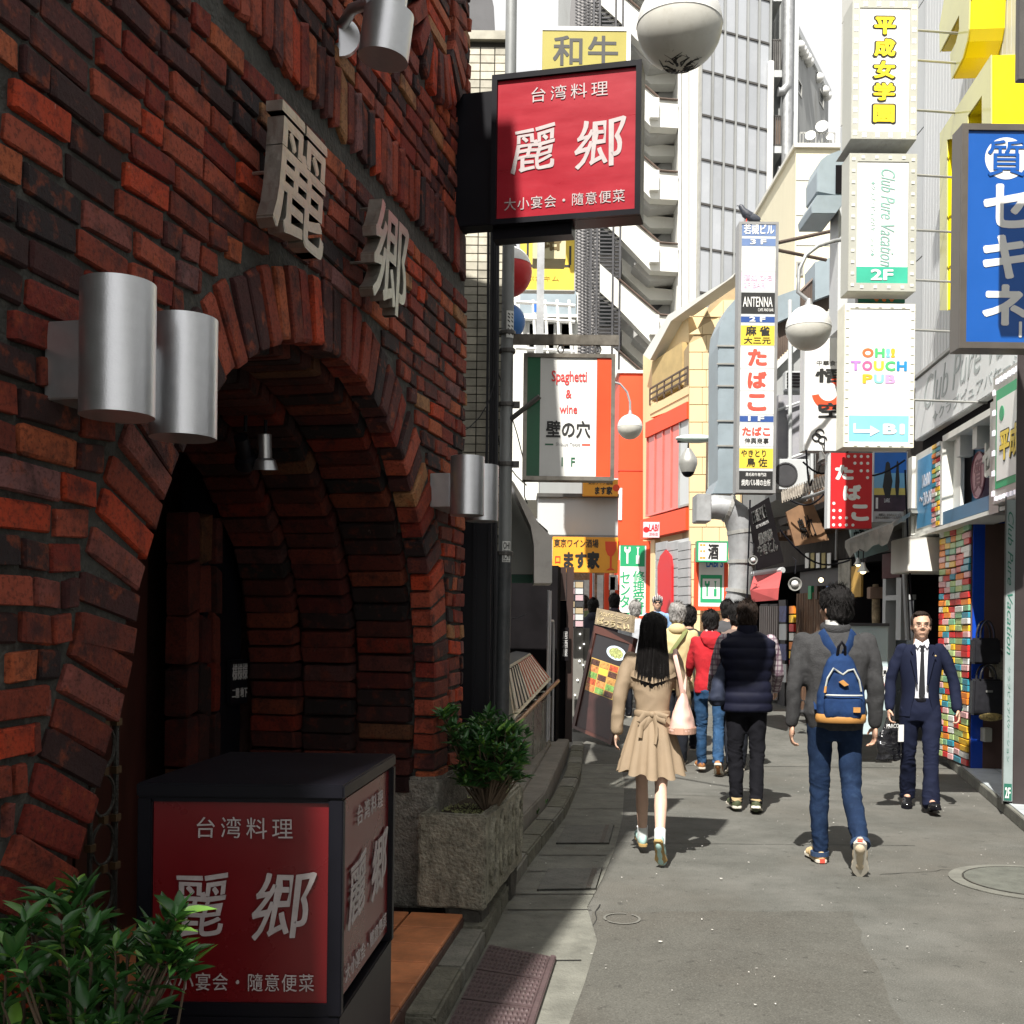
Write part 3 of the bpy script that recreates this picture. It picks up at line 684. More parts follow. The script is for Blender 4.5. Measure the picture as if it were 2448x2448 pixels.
# ---------------------------------------------------------------- planting: leaf sprays
def leaf_mat(name, col):
    m = bpy.data.materials.new(name); m.use_nodes = True; n, l = m.node_tree.nodes, m.node_tree.links; b = n['Principled BSDF']
    oi = n.new('ShaderNodeObjectInfo'); at_ = n.new('ShaderNodeAttribute'); at_.attribute_name = 'rnd'
    ad = n.new('ShaderNodeMath'); ad.operation = 'ADD'; l.new(oi.outputs['Random'], ad.inputs[0]); l.new(at_.outputs['Fac'], ad.inputs[1])
    fr = n.new('ShaderNodeMath'); fr.operation = 'FRACT'; l.new(ad.outputs[0], fr.inputs[0])
    cr_ = n.new('ShaderNodeValToRGB'); l.new(fr.outputs[0], cr_.inputs[0]); e = cr_.color_ramp.elements
    e[0].color = (*[c * .5 for c in col], 1); e[1].position = .8; e[1].color = (*col, 1); q = e.new(1); q.color = (col[0] * 4.5, col[1] * 2.6, col[2] * 1.6, 1)
    l.new(cr_.outputs[0], b.inputs['Base Color']); b.inputs['Roughness'].default_value = .32; b.inputs['Specular IOR Level'].default_value = .5
    b.inputs['Subsurface Weight'].default_value = .0
    tr = n.new('ShaderNodeBsdfTranslucent'); mxs = n.new('ShaderNodeMixShader'); mxs.inputs[0].default_value = .18; l.new(cr_.outputs[0], tr.inputs[0])
    l.new(b.outputs[0], mxs.inputs[1]); l.new(tr.outputs[0], mxs.inputs[2]); l.new(mxs.outputs[0], n['Material Output'].inputs[0]); return m
M_leaf = leaf_mat('glossy leaf', (.045, .15, .035)); M_stem = mat('stem bark', (.10, .07, .045), .8)
def leaf_shape(cv, w):
    vs_ = []; fs = []; N = 5
    for i in range(N + 1):
        t = i / N; ww = w * math.sin(min(1, t * 1.02) ** .8 * math.pi) ** .8 if 0 < t < 1 else 0.0004; z = -cv * t * t
        vs_ += [(-ww, t, z + ww * .55), (0, t, z), (ww, t, z + ww * .55)]
    for i in range(N): a = i * 3; fs += [(a, a + 1, a + 4, a + 3), (a + 1, a + 2, a + 5, a + 4)]
    return vs_, fs
LS = [leaf_shape(c, w) for c, w in ((.1, .15), (.25, .17), (-.05, .14), (.4, .16))]
def leaf_mesh(k):
    mb = MB().add(*LS[k]); me = mb.mesh('leaf', M_leaf, True); return me
LM = [leaf_mesh(k) for k in range(4)]
def shrub(T, base_pts, spread, seed, nsp, leaf_len, n_parts, flowers=0, droop=.0, up=.6):
    """stems from base_pts; at each stem end and along it whorls of leaves"""
    rr_ = random.Random(seed); st_ = MB(); leaves = []
    tips = []
    for i in range(nsp):
        b = Vector(rr_.choice(base_pts)); q = spread(rr_); mid = b.lerp(q, .5) + Vector((rr_.uniform(-.04, .04), rr_.uniform(-.04, .04), rr_.uniform(0, .06)))
        st_.tube([b, b.lerp(mid, .6), mid, q], [.008, .006, .004, .002], 5); tips.append((q, (q - mid).normalized()))
        if rr_.random() < .8: tips.append((mid.lerp(q, rr_.uniform(.3, .8)), (q - mid).normalized()))
    for q, d in tips:
        nl = rr_.randint(6, 11); a0 = rr_.uniform(0, 6.28)
        for j in range(nl):
            az = a0 + j * 2.4; el = rr_.uniform(-.25, 1.1) * up + .1; L = leaf_len * rr_.uniform(.45, 1.35)
            dv = Vector((math.cos(az) * math.cos(el), math.sin(az) * math.cos(el), math.sin(el))) + d * .5; dv.normalize()
            s_ = dv.cross(Vector((0, 0, 1))).normalized(); nrm = s_.cross(dv).normalized(); roll = rr_.uniform(-.7, .7)
            s2 = s_ * math.cos(roll) + nrm * math.sin(roll); n2 = s2.cross(dv)
            M = Matrix(((s2.x, dv.x, n2.x, 0), (s2.y, dv.y, n2.y, 0), (s2.z, dv.z, n2.z, 0), (0, 0, 0, 1)))
            p = q - d * rr_.uniform(0, .035)
            leaves.append((Matrix.Translation(p) @ M @ Matrix.Diagonal((L, L, L, 1)), p, L))
    W = Matrix.Translation(T.location) @ T.rotation_euler.to_matrix().to_4x4()
    leaves.sort(key=lambda x: (W @ x[1]).y - 2.0 * x[2])
    for k, (M, p, L) in enumerate(leaves[:n_parts]): o = link('leaf', LM[k % 4], T); o.matrix_local = M
    mb = MB(); rv = []
    for k, (M, p, L) in enumerate(leaves[n_parts:]): mb.add(*LS[k % 4], M); rv += [(k * .618) % 1] * len(LS[0][0])
    if mb.v:
        me = mb.mesh('foliage', M_leaf, True); a_ = me.attributes.new('rnd', 'FLOAT', 'POINT'); a_.data.foreach_set('value', rv); obj('foliage', me, None, T, kind='stuff')
    obj('stem', st_, M_stem, T)
    M_fl = mat('cream petals', (.62, .62, .40), .6, sss=.0)
    for k in range(flowers):
        q, d = tips[(k * 7) % len(tips)] if flowers != 7 else sorted(tips, key=lambda x: (W @ x[0]).y)[k * 4]
        fl = MB()
        for j in range(12):
            c = q + d * .01 + Vector((rr_.uniform(-.014, .014), rr_.uniform(-.014, .014), rr_.uniform(-.005, .022))); a = rr_.uniform(0, 6.28); e = rr_.uniform(.004, .008)
            for w_ in range(4):
                aa = a + w_ * 1.57; t2 = Vector((math.cos(aa), math.sin(aa), .3)) * e; s3 = Vector((-math.sin(aa), math.cos(aa), 0)) * e * .45
                fl.add([c, c + t2 * .6 + s3, c + t2, c + t2 * .6 - s3], [(0, 1, 2, 3)])
        obj('blossom', fl, M_fl, T)
bush = thing('leafy_shrub', 'dark glossy shrub with small cream blossoms in front of the red lightbox', 'shrub', (-.87, 2.15, 0))
def sp1(r_):
    a = r_.uniform(0, 6.28); q = r_.random() ** .5
    x = .01 + .23 * q * math.cos(a); y = .24 * q * math.sin(a); z = r_.uniform(.34, .96) - .5 * max(0, x)
    if r_.random() < .05: x = r_.uniform(.20, .25); y = -.05; z = r_.uniform(.86, .95)
    return Vector((x, y, z))
shrub(bush, [(-.1, 0, .3), (0, .05, .3), (.1, -.05, .3), (.05, .05, .3)], sp1, 5, 230, .060, 300, flowers=7)
obj('pot', MB().lathe([(.15, 0), (.19, .32), (.21, .34), (.18, .34), (.17, .3), (0, .3)], 24), mat('dark clay pot', (.05, .035, .03), .8, var=.3), bush, smooth=True)
# ---------------------------------------------------------------- stone planter
pv = Vector((.187, 1.1)).normalized(); pang = math.atan2(pv.y, pv.x)
PL = thing('stone_planter', 'mossy rough stone trough planter with carved ovals standing on block feet at the kerb', 'planter', (-.114, 5.25, 0), pang)
M_moss2 = mat('lichen stone', (.27, .255, .20), .95, var=.45, scale=16, bump=1.0, bscale=60, dirt=.85, dcol=(.04, .045, .03))
def put(me, name, m, par, **k): me.materials.clear(); me.materials.append(m); return obj(name, me, None, par, smooth=True, **k)
wl_, ww_ = 1.12, .33; pz0, pz1 = .17, .62
for i, (a, b, c, d) in enumerate(((0, wl_, 0, .045), (0, wl_, ww_ - .045, ww_), (0, .045, .0, ww_), (wl_ - .045, wl_, .0, ww_))):
    put(rough_block(a, b, c, d, pz0, pz1, .007, .03, 16, i), 'trough_wall', M_moss2, PL)
put(rough_block(.01, wl_ - .01, .01, ww_ - .01, pz0, pz0 + .06, .006, .05, 12, 7), 'trough_floor', M_moss2, PL)
for k in range(4):       # carved ovals along the street side
    cx = .19 + k * .25; ov = MB()
    for r_, hh in ((.095, .0), (.05, .004)):
        ov.tube([(cx + r_ * .95 * math.cos(a / 18 * 6.283), -.002 - hh, (pz0 + pz1) / 2 + .02 + r_ * 1.65 * math.sin(a / 18 * 6.283)) for a in range(19)], .016 if hh == 0 else .012, 6)
    obj('carved_oval', ov, M_moss2, PL, smooth=True)
for a in (.03, wl_ - .26): put(rough_block(a, a + .2, .02, .2, .0, pz0 + .005, .008, .04, 12, a), 'foot', mat('dark stone foot', (.07, .065, .055), .95, var=.4, scale=12, bump=.6), PL)
obj('soil', MB().box(.04, wl_ - .04, .04, ww_ - .04, pz1 - .07, pz1 - .035), mat('dark soil', (.05, .035, .02), 1, var=.4, scale=30, bump=1), PL)
gs = MB(); rnd = random.Random(11)
for i in range(700):
    x, y = rnd.uniform(.05, wl_ - .05), rnd.uniform(.05, ww_ - .05); z = pz1 - .034 + rnd.uniform(0, .01)
    if noise.noise(Vector((x * 6, y * 6, 2))) < -.1: continue
    s_ = rnd.uniform(.004, .010); gs.add([(x - s_, y, z), (x, y - s_ * .7, z + .002), (x + s_, y, z + .004), (x, y + s_ * .7, z + .006)], [(0, 1, 2, 3)])
obj('moss_pebbles', gs, mat('pale moss', (.30, .32, .14), .9, var=.4, scale=60), PL, kind='stuff')
sh = thing('planter_shrub', 'bushy dark green shrub growing in the stone trough beside the grey pole', 'shrub', (-.10, 5.62, .58), 0)
def sp2(r_):
    a = r_.uniform(0, 6.28); q = r_.random() ** .6; e = r_.uniform(0, 1)
    x = .19 * q * math.cos(a) + .0; y = .25 * q * math.sin(a); z = .26 + e * .27 - .12 * q
    if r_.random() < .06: x = -.24; z = .50
    return Vector((x, y, z))
shrub(sh, [(-.02, -.05, 0), (.02, .02, 0), (0, .1, 0)], sp2, 8, 230, .062, 300)
# small weeds at the kerb
wd = MB(); rnd = random.Random(5)
for Y_ in (6.95, 7.7, 7.75, 8.5, 6.9, 9.0):
    for i in range(16):
        a = rnd.uniform(0, 6.28); p = Vector((kx(Y_) - .17, Y_ + rnd.uniform(-.05, .05), .1)); L = rnd.uniform(.02, .05); d = Vector((math.cos(a), math.sin(a), 1.2)).normalized() * L; s_ = Vector((-math.sin(a), math.cos(a), 0)) * .005
        wd.add([p - s_, p + s_, p + d * .7 + s_, p + d, p + d * .7 - s_], [(0, 1, 2, 3, 4)])
obj('weeds', wd, mat('weed green', (.06, .14, .03), .6), kind='stuff')
# ---------------------------------------------------------------- ledge and steps beyond the planter
M_step = mat('stained concrete', (.24, .22, .19), .9, var=.25, scale=3.5, bump=.3, bscale=60, dirt=.5, dcol=(.1, .09, .075))
lg = bpy.data.objects.new('concrete_ledge', None); sc.collection.objects.link(lg); lg['kind'] = 'structure'
obj('ledge', MB().plan([(-.35, 6.45), (kx(6.45) - .17, 6.45), (kx(8.9) - .17, 8.9), (kx(13.4) - .17, 13.4), (.2, 13.4)], .0, .20), M_step, lg, bevel=.01)
obj('upper_ledge', MB().plan([(-.4, 6.45), (kx(6.45) - .36, 6.45), (kx(8.9) - .34, 8.9), (kx(12.6) - .36, 12.6), (.1, 12.6)], .203, .245), M_step, lg, bevel=.008)
# ---------------------------------------------------------------- utility pole
PP = Vector((-.055, 7.42, 0))
up_ = thing('utility_pole', 'grey steel utility pole with stickers and black conduits between planter and shop signs', 'pole', PP)
M_pole = mat('weathered pole', (.25, .26, .26), .55, metal=.25, var=.2, scale=5, dirt=.5, dcol=(.11, .09, .07), streak=3)
obj('lower_tube', MB().tube([(-.012, 0, 0), (0, 0, 2.02)], .048, 20), mat('dark painted pole', (.07, .075, .08), .5, metal=.2, var=.3, scale=7, dirt=.5, dcol=(.16, .15, .14)), up_, smooth=True)
obj('upper_tube', MB().tube([(0, 0, 2.02), (.0, 0, 4.45), (0, 0, 7)], [.044, .04, .034], 20), M_pole, up_, smooth=True)
bd = MB()
for z_ in (2.02, 2.62, 3.02, 3.38, 3.5): bd.lathe([(.052, z_ - .015), (.056, z_ - .01), (.056, z_ + .01), (.052, z_ + .015)], 20)
bd.box(.04, .09, -.02, .02, 2.6, 2.64); bd.box(.04, .09, -.02, .02, 3.0, 3.04)
obj('clamp_band', bd, M_frame, up_)
cd = MB()
for i, (x, y, r_) in enumerate(((-.075, .02, .02), (-.105, .03, .014), (-.065, -.03, .01), (-.13, .04, .01))): cd.tube([(x, y, .2), (x + .01 * math.sin(i), y, 1.6), (x, y, 3.4), (x - .01, y, 4.6)], r_, 8)
obj('conduit', cd, mat('black conduit', (.02, .02, .024), .5), up_)
cb = MB(); rnd = random.Random(2)
for i in range(7):
    z0_ = rnd.uniform(1.9, 3.6); pts = [Vector((-.07, .0, z0_))]
    e = Vector((rnd.choice([-.3, -.22, .12, .2]), rnd.uniform(-.1, .5), z0_ - rnd.uniform(.4, 1.2)))
    for k in range(1, 9): t = k / 8; pts.append(pts[0].lerp(e, t) + Vector((.05 * math.sin(t * 6 + i), 0, -.25 * math.sin(t * 3.14))))
    cb.tube(pts, .004, 5)
obj('loose_cable', cb, mat('black conduit', (0, 0, 0)), up_)
sk = thing('pole_sticker', 'torn white sticker with black capital letters on the lower part of the grey pole', 'sticker', PP)
def sticker(T, z0_, z1_, lines, a0=-2.0, a1=-1.0):
    r_ = .0505; N = 6; mb = MB(); rr2 = [(r_ * math.cos(a0 + (a1 - a0) * k / N), r_ * math.sin(a0 + (a1 - a0) * k / N)) for k in range(N + 1)]
    for p, q in zip(rr2, rr2[1:]): mb.quad((p[0], p[1], z0_), (q[0], q[1], z0_), (q[0], q[1], z1_), (p[0], p[1], z1_))
    obj('paper', mb, M_white, T)
    def w(x, z):
        return x, z
    n = len(lines)
    for i, (s_, f0, f1) in enumerate(lines):
        za, zb = z1_ - (z1_ - z0_) * f1, z1_ - (z1_ - z0_) * f0
        o = text(s_, -.021, .021, za, zb, M_blackp, T, y=0, ext=.0005, bold=.02)
        for v in o.data.vertices:
            a = (a0 + a1) / 2 + v.co.x / r_; e = r_ + .0012 + (-v.co.y) * .5; v.co.x, v.co.y = e * math.cos(a), e * math.sin(a)
sticker(sk, 1.96, 2.10, (('OHI', .05, .38), ('BEAR WITH', .42, .5), ('ICHI', .56, .86), ('BEAR WITH', .9, .97)), -1.9, -.75)
sk2 = thing('pole_sticker', 'white sticker with bold black marks high on the grey pole beside the red lantern', 'sticker', PP)
sticker(sk2, 3.46, 3.64, (('ミミ', .08, .45), ('ミミ', .52, .92)), -1.7, -.6)
for z_ in (3.72,): pass
cp_ = single('capped_post', MB().tube([(0, 0, 4.3), (0, 0, 5.17)], .028, 16).lathe([(.031, 5.17), (.031, 5.2), (0, 5.205)], 16), M_galv, 'short pale capped post standing behind the top left corner of the red hanging sign', 'post', smooth=True)
cp_.location = (-.12, 7.48, 0)
obj('strut', MB().box(-.02, .05, -.02, .0, 4.32, 4.36), M_galv, cp_)
# ---------------------------------------------------------------- hanging spaghetti sign
SS = sgn('white hanging sign for spaghetti and wine with green and red stripes in a metal frame', 523, 354, 614.5, 480.5, 7.38, thick=.11, fw=.026, mf=mat('rusty chrome', (.22, .2, .17), .35, metal=.7, var=.3, scale=8, dirt=.5, dcol=(.08, .06, .04)), name='hanging_sign', proud=.015)
M_it = mat('italian red', (.85, .07, .015), .4); M_itg = mat('bottle green', (.01, .12, .05), .4)
SS.rect(0, .155, 0, 1, M_itg, 'stripe'); SS.rect(.83, 1, 0, 1, M_it, 'stripe')
M_hr = mat('handwriting red', (.8, .05, .05), .4)
SS.text('Spaghetti', .29, .71, .11, .23, M_hr, bold=.012, sep=.95); SS.text('&', .46, .53, .27, .34, M_hr, bold=.01); SS.text('wine', .39, .60, .40, .47, M_hr, bold=.012)
SS.text('壁の穴', .23, .76, .53, .675, M_blackp, bold=.024); SS.rect(.22, .32, .725, .738, M_itg, 'rule'); SS.rect(.66, .76, .725, .738, M_it, 'rule')
SS.text('Shibuya Tokyo', .35, .64, .715, .75, mat('grey print', (.4, .4, .4)), bold=0); SS.text('1  F', .42, .58, .84, .915, M_itg, bold=.012)
am = thing('sign_bracket', 'flat steel arm on the pole carrying the spaghetti and wine sign', 'bracket', PP)
za = at(560, 340, 7.42).z
obj('arm', MB().box(.02, .75, -.012, .012, za - .035, za + .035), mat('rusty chrome', (0, 0, 0)), am, bevel=.003)
hk = MB()
for x in (.36, .61): hk.tube([(x + .02 * math.cos(a / 10 * 6.28), 0, za - .062 + .026 * math.sin(a / 10 * 6.28)) for a in range(11)], .006, 6)
obj('hook', hk, M_frame, am); obj('brace', MB().tube([(.03, -.02, 2.92), (.22, -.09, 3.06)], .018, 8), M_frame, am)
# ---------------------------------------------------------------- globe street lamps
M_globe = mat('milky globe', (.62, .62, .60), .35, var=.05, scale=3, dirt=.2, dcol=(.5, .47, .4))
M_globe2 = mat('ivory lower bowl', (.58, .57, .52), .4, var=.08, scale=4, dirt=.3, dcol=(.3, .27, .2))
def globe(label, c, d, arm_pts, halves=True, grp='globe street lamps'):
    T = thing('street_lamp', label, 'street lamp', c, 0, grp); r_ = d / 2
    pr = [(r_ * math.cos(a), r_ * math.sin(a)) for a in [R(x) for x in range(-90, 91, 6)]]
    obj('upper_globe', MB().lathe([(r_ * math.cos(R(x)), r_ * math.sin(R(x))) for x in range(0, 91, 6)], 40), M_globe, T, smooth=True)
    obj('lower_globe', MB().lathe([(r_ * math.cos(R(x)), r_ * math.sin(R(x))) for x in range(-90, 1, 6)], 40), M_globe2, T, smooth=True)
    obj('seam', MB().lathe([(r_ * 1.0, -.006), (r_ * 1.015, 0), (r_ * 1.0, .006)], 40), M_globe, T)
    obj('neck', MB().lathe([(r_ * .22, r_ * .95), (r_ * .14, r_ * 1.15), (r_ * .1, r_ * 1.3), (0, r_ * 1.3)], 20), M_galv, T, smooth=True)
    if arm_pts: obj('arm', MB().tube([Vector(p) - Vector(c) for p in arm_pts], r_ * .09, 12), M_galv, T, smooth=True)
    return T
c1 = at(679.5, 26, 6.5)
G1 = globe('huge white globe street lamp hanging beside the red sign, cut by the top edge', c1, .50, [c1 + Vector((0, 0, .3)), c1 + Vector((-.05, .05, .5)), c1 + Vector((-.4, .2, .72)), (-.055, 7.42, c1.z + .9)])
tw = MB(); rnd = random.Random(4)
for i in range(30):
    az = rnd.uniform(0, 6.28); el = rnd.uniform(1.35, 1.5); pts = []
    for k in range(5):
        r_ = .251; a = az + rnd.uniform(-.12, .12) * k; e = el - k * .085 * rnd.uniform(.7, 1.2)
        pts.append((r_ * math.cos(-e) * math.cos(a), r_ * math.cos(-e) * math.sin(a), r_ * math.sin(-e)))
    tw.tube(pts, [.005, .005, .004, .003, .001], 4)
obj('twig_litter', tw, M_blackp, G1, kind='stuff')
c2 = at(808.5, 328, 12.3)
globe('white globe street lamp between the floor directory and the pub sign', c2, .50, [c2 + Vector((0, 0, .3)), at(798, 292, 12.3), at(799, 270, 12.3), at(806, 255, 12.3), at(818, 246, 12.3), at(834, 241, 12.4), at(852, 238, 12.5)])
c3 = at(630, 427, 22)
globe('small distant globe street lamp hanging before the red tower', c3, .50, [c3 + Vector((0, 0, .3)), at(630, 402, 22), at(627, 392, 22), at(620, 384, 22), at(610, 381, 22), at(596, 384, 22), at(594, 420, 22), at(593, 690, 22)])
# ================================================================ facades: a plane seen through pixel rectangles, built at its real place
class Blk:
    def __init__(s, name, label, cat, P0, P1, kind=None, group=None, T=None):
        s.P0 = Vector(P0[:2]); s.P1 = Vector(P1[:2]); d = s.P1 - s.P0; s.L = d.length; s.d = d.normalized(); s.n = Vector((-s.d.y, s.d.x))
        s.T = T or thing(name, label, cat, (P0[0], P0[1], 0), math.atan2(s.d.y, s.d.x), group)
    def uv(s, u, v, off=0):
        """local (x, z) where the sight line through u,v meets the plane shifted by off along the local y"""
        dx, dy = u - CX, v - CY; a = (dx + dy * ROLL) / F; b = -(dy - dx * ROLL) / F; o = s.P0 + s.n * off
        den = s.n.x * a + s.n.y; Y = (s.n.dot(o)) / den; p = Vector((a * Y, Y)); return (p - s.P0).dot(s.d), EYE + b * Y
    def R(s, u0, v0, u1, v1, off=0):
        um, vm = (u0 + u1) / 2, (v0 + v1) / 2
        return s.uv(u0, vm, off)[0], s.uv(u1, vm, off)[0], s.uv(um, v1, off)[1], s.uv(um, v0, off)[1]
    def rect(s, name, u0, v0, u1, v1, y0, y1, m, bevel=0, **k):
        a, b, c, d = s.R(u0, v0, u1, v1, y0); return obj(name, MB().box(a, b, y0, y1, c, d), m, s.T, bevel=bevel, **k)
    def box(s, name, x0, x1, y0, y1, z0, z1, m, bevel=0, **k): return obj(name, MB().box(x0, x1, y0, y1, z0, z1), m, s.T, bevel=bevel, **k)
    def polyuv(s, name, pts, y0, y1, m, bevel=0, smooth=False, **k):
        q = [s.uv(u, v, y0) for u, v in pts]; return obj(name, MB().poly(q, y0, y1), m, s.T, bevel=bevel, smooth=smooth, **k)
    def text(s, st, u0, v0, u1, v1, y, m, **k):
        a, b, c, d = s.R(u0, v0, u1, v1, y); return text(st, a, b, c, d, m, s.T, y=y, **k)
    def window(s, u0, v0, u1, v1, y, mf, mg, fw=.05, nx=1, nz=1, name='window', out=.04):
        a, b, c, d = s.R(u0, v0, u1, v1, y); return s.win(a, b, c, d, y, mf, mg, fw, nx, nz, name, out)
    def win(s, a, b, c, d, y, mf, mg, fw=.05, nx=1, nz=1, name='window', out=.04):
        fr = MB().box(a, a + fw, y - out, y + .06, c, d).box(b - fw, b, y - out, y + .06, c, d).box(a + fw, b - fw, y - out, y + .06, c, c + fw).box(a + fw, b - fw, y - out, y + .06, d - fw, d)
        for i in range(1, nx): x = a + (b - a) * i / nx; fr.box(x - fw / 2, x + fw / 2, y - out + .01, y + .05, c + fw, d - fw)
        for i in range(1, nz): z = c + (d - c) * i / nz; fr.box(a + fw, b - fw, y - out + .013, y + .04, z - fw / 2, z + fw / 2)
        o = obj(name, fr, mf, s.T); obj('pane', MB().box(a + fw, b - fw, y + .0, y + .02, c + fw, d - fw), mg, o); return o
M_glass = mat('dark window glass', (.04, .05, .055), .08, var=.3, spec=.8, scale=2)
M_glassb = mat('grey blue facade glass', (.40, .42, .45), .2, ovar=.14, metal=.1, var=.08, scale=.35, dirt=.25, dcol=(.62, .64, .67), spec=.8)
M_wht = mat('white rendered wall', (.66, .66, .62), .8, var=.06, scale=.6, dirt=.3, dcol=(.45, .43, .38), streak=5)
M_crm = mat('cream cladding', (.72, .56, .32), .7, ovar=.06, var=.06, scale=.8, dirt=.12, dcol=(.6, .5, .3), streak=4)
M_cream2 = mat('cream wall', (.72, .68, .52), .8, var=.06, scale=.5, dirt=.2, dcol=(.55, .5, .4), streak=5)
M_grey = mat('grey render', (.30, .31, .31), .8, var=.12, scale=.8, dirt=.5, dcol=(.16, .15, .13), streak=5)
M_lgrey = mat('light grey panel', (.50, .52, .53), .5, var=.07, scale=1, dirt=.25, dcol=(.35, .35, .34), streak=5)
M_dgrey = mat('dark grey metal', (.06, .06, .065), .5, metal=.3, var=.25, dirt=.3)
M_bgrey = mat('blue grey duct metal', (.30, .36, .40), .45, metal=.35, var=.1, scale=2, dirt=.3, dcol=(.2, .22, .22))
M_vred = mat('vermilion panel', (.80, .075, .02), .5, var=.04, scale=1)
M_redgl = mat('red film glass', (.70, .16, .13), .2, var=.12, scale=1.2, spec=.8)
M_brown = mat('brown iron', (.10, .07, .055), .6, metal=.2, var=.3)
M_rust = mat('rusty brown boards', (.13, .07, .04), .8, var=.5, scale=9, dirt=.6, dcol=(.32, .27, .2), streak=6, bump=.4)
M_ctile = mat('cream glazed tile', (.52, .49, .40), .4, ovar=.3, var=.25, scale=6, dirt=.5, dcol=(.25, .23, .18))
M_vblack = mat('flat near black', (.008, .007, .008), .9, var=.4, spec=.1)  # near-black colour that holds the dark of unlit interiors, also used on black boards
M_orange = mat('orange sign print', (.85, .36, .03), .45, var=.06)
# ---------------------------------------------------------------- cream tiled building behind the pole
a, b = at(452, 400, 7.8), at(506, 400, 7.8)
TB = Blk('tiled_building', 'narrow cream tiled building rising between the brick restaurant and the grey pole', 'building', (a.x - .6, 7.8), (b.x, 7.8))
L_ = TB.L
TB.box('wall', 0, L_, .008, .55, 0, 5.66, mat('tile grout', (.09, .085, .07), .9))
x0 = L_ - .40
for r0 in range(74):
    for c0 in range(4):
        z = 1.3 + r0 * .0585; x = x0 + c0 * .102 - .01
        j = random.Random(r0 * 7 + c0)
        TB.box('tile', x, x + .094, -.002 - .004 * j.random(), .008, z, z + .051, M_ctile)
TB.box('parapet', -.1, L_ + .02, -.04, .3, 5.66, 5.72, M_ctile)
RF = single('sloping_dark_roof', MB().poly([(at(470, 30, 8.6).x, 5.4), (at(498, 56, 8.6).x, 5.75), (at(494, 25, 8.6).x, 6.3), (at(486, 8, 8.6).x, 6.6), (at(478, -4, 8.6).x, 6.75), (at(455, -6, 8.6).x, 6.8)], 8.5, 9.6), M_dgrey, 'dark sloping metal roof edge above the cream tiled building against the sky', 'roof')
# black gate and frames
gb = single('black_gate', MB().box(-.34, -.135, 6.62, 6.66, 0, 2.18), M_black, 'tall narrow black metal gate beside the brick wall and the grey pole', 'gate')
for k in range(3): obj('gate_bar', MB().box(-.33 + k * .09, -.31 + k * .09, 6.60, 6.62, .05, 2.15), M_black, gb)
# ---------------------------------------------------------------- dark restaurant at the left
DR = Blk('dark_restaurant', 'dark low restaurant with stainless counter front behind the grey pole', 'building', (-.02, 9.1), (.46, 12.66))
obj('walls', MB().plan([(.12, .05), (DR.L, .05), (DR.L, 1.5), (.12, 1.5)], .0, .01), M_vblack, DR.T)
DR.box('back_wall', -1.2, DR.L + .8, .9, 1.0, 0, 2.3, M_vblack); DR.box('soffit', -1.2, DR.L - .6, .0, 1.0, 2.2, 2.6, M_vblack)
DR.box('end_wall', DR.L + .4, DR.L + .8, -.02, .9, 0, 2.28, M_vblack); mat('dark brown timber', (.035, .018, .014), .5, var=.3, streak=6)  # end wall coloured near black to stand for the unlit void
M_inox = mat('scratched stainless', (.34, .33, .29), .28, metal=.85, var=.2, scale=3, dirt=.3, dcol=(.2, .18, .14))
DR.box('counter_front', 0, DR.L, .0, .04, .245, .74, M_inox); DR.box('counter_top', 0, DR.L, .0, .5, .74, .76, M_inox)
for k in range(1, 4): DR.box('counter_post', DR.L * k / 4 - .02, DR.L * k / 4 + .02, -.012, -.0, .25, .74, M_inox)
DR.box('red_cabinet', .9, 1.5, .5, .85, .76, 1.45, mat('dark red cabinet', (.12, .008, .006), .5))
for x in (2.95, 3.15): obj('pipe_rail', MB().tube([(x, -.02, .3), (x, -.02, 1.95)], .014, 8), mat('white enamel pipe', (.6, .6, .62), .4, metal=.3), DR.T, smooth=True)
obj('pipe_rail', MB().tube([(3.15, -.02, 1.62), (3.5, -.02, 1.62), (3.56, -.02, 1.5), (3.56, -.02, .25)], .014, 8), MATS['white enamel pipe'], DR.T, smooth=True)
# menu case
MC = thing('menu_rack', 'slanted glazed menu rack with rows of pale striped menus over the stainless counter', 'menu rack')
Q = [at(514, 719, 9.1), at(551.5, 679, 12.0), at(530, 653, 12.05), at(506, 667, 9.25)]
def bl(a, b, z=0):
    p = Q[0].lerp(Q[1], a).lerp(Q[3].lerp(Q[2], a), b); n = (Q[1] - Q[0]).cross(Q[3] - Q[0]).normalized(); n = n if n.y < 0 else -n
    return p + n * z
def slab(a0, a1, b0, b1, z0, z1):
    v_ = [bl(a0, b0, z0), bl(a1, b0, z0), bl(a1, b1, z0), bl(a0, b1, z0), bl(a0, b0, z1), bl(a1, b0, z1), bl(a1, b1, z1), bl(a0, b1, z1)]
    return MB().add(v_, [(0, 3, 2, 1), (4, 5, 6, 7), (0, 1, 5, 4), (1, 2, 6, 5), (2, 3, 7, 6), (3, 0, 4, 7)])
obj('case', slab(0, 1, 0, 1, -.16, -.0), mat('menu case frame', (.6, .56, .45), .4, metal=.3), MC)
M_menu = mat('pale menu card', (.80, .70, .58), .5, var=.3, scale=7); M_menur = mat('red edged card', (.5, .12, .07), .5, var=.3, scale=6)
for k in range(13):
    a0 = .05 + k * .07; obj('menu_card', slab(a0, a0 + .047, .12, .92, .002, .01), M_menu, MC); obj('menu_divider', slab(a0 + .05, a0 + .062, .1, .94, .002, .018), M_menur if k > 3 else M_dgrey, MC)
obj('end_board', MB().add([tuple(Q[3]), tuple(Q[2]), tuple(Q[2] + Vector((-.15, 0, .02))), tuple(Q[3] + Vector((-.15, 0, .06)))], [(0, 1, 2, 3)]), M_dgrey, MC)
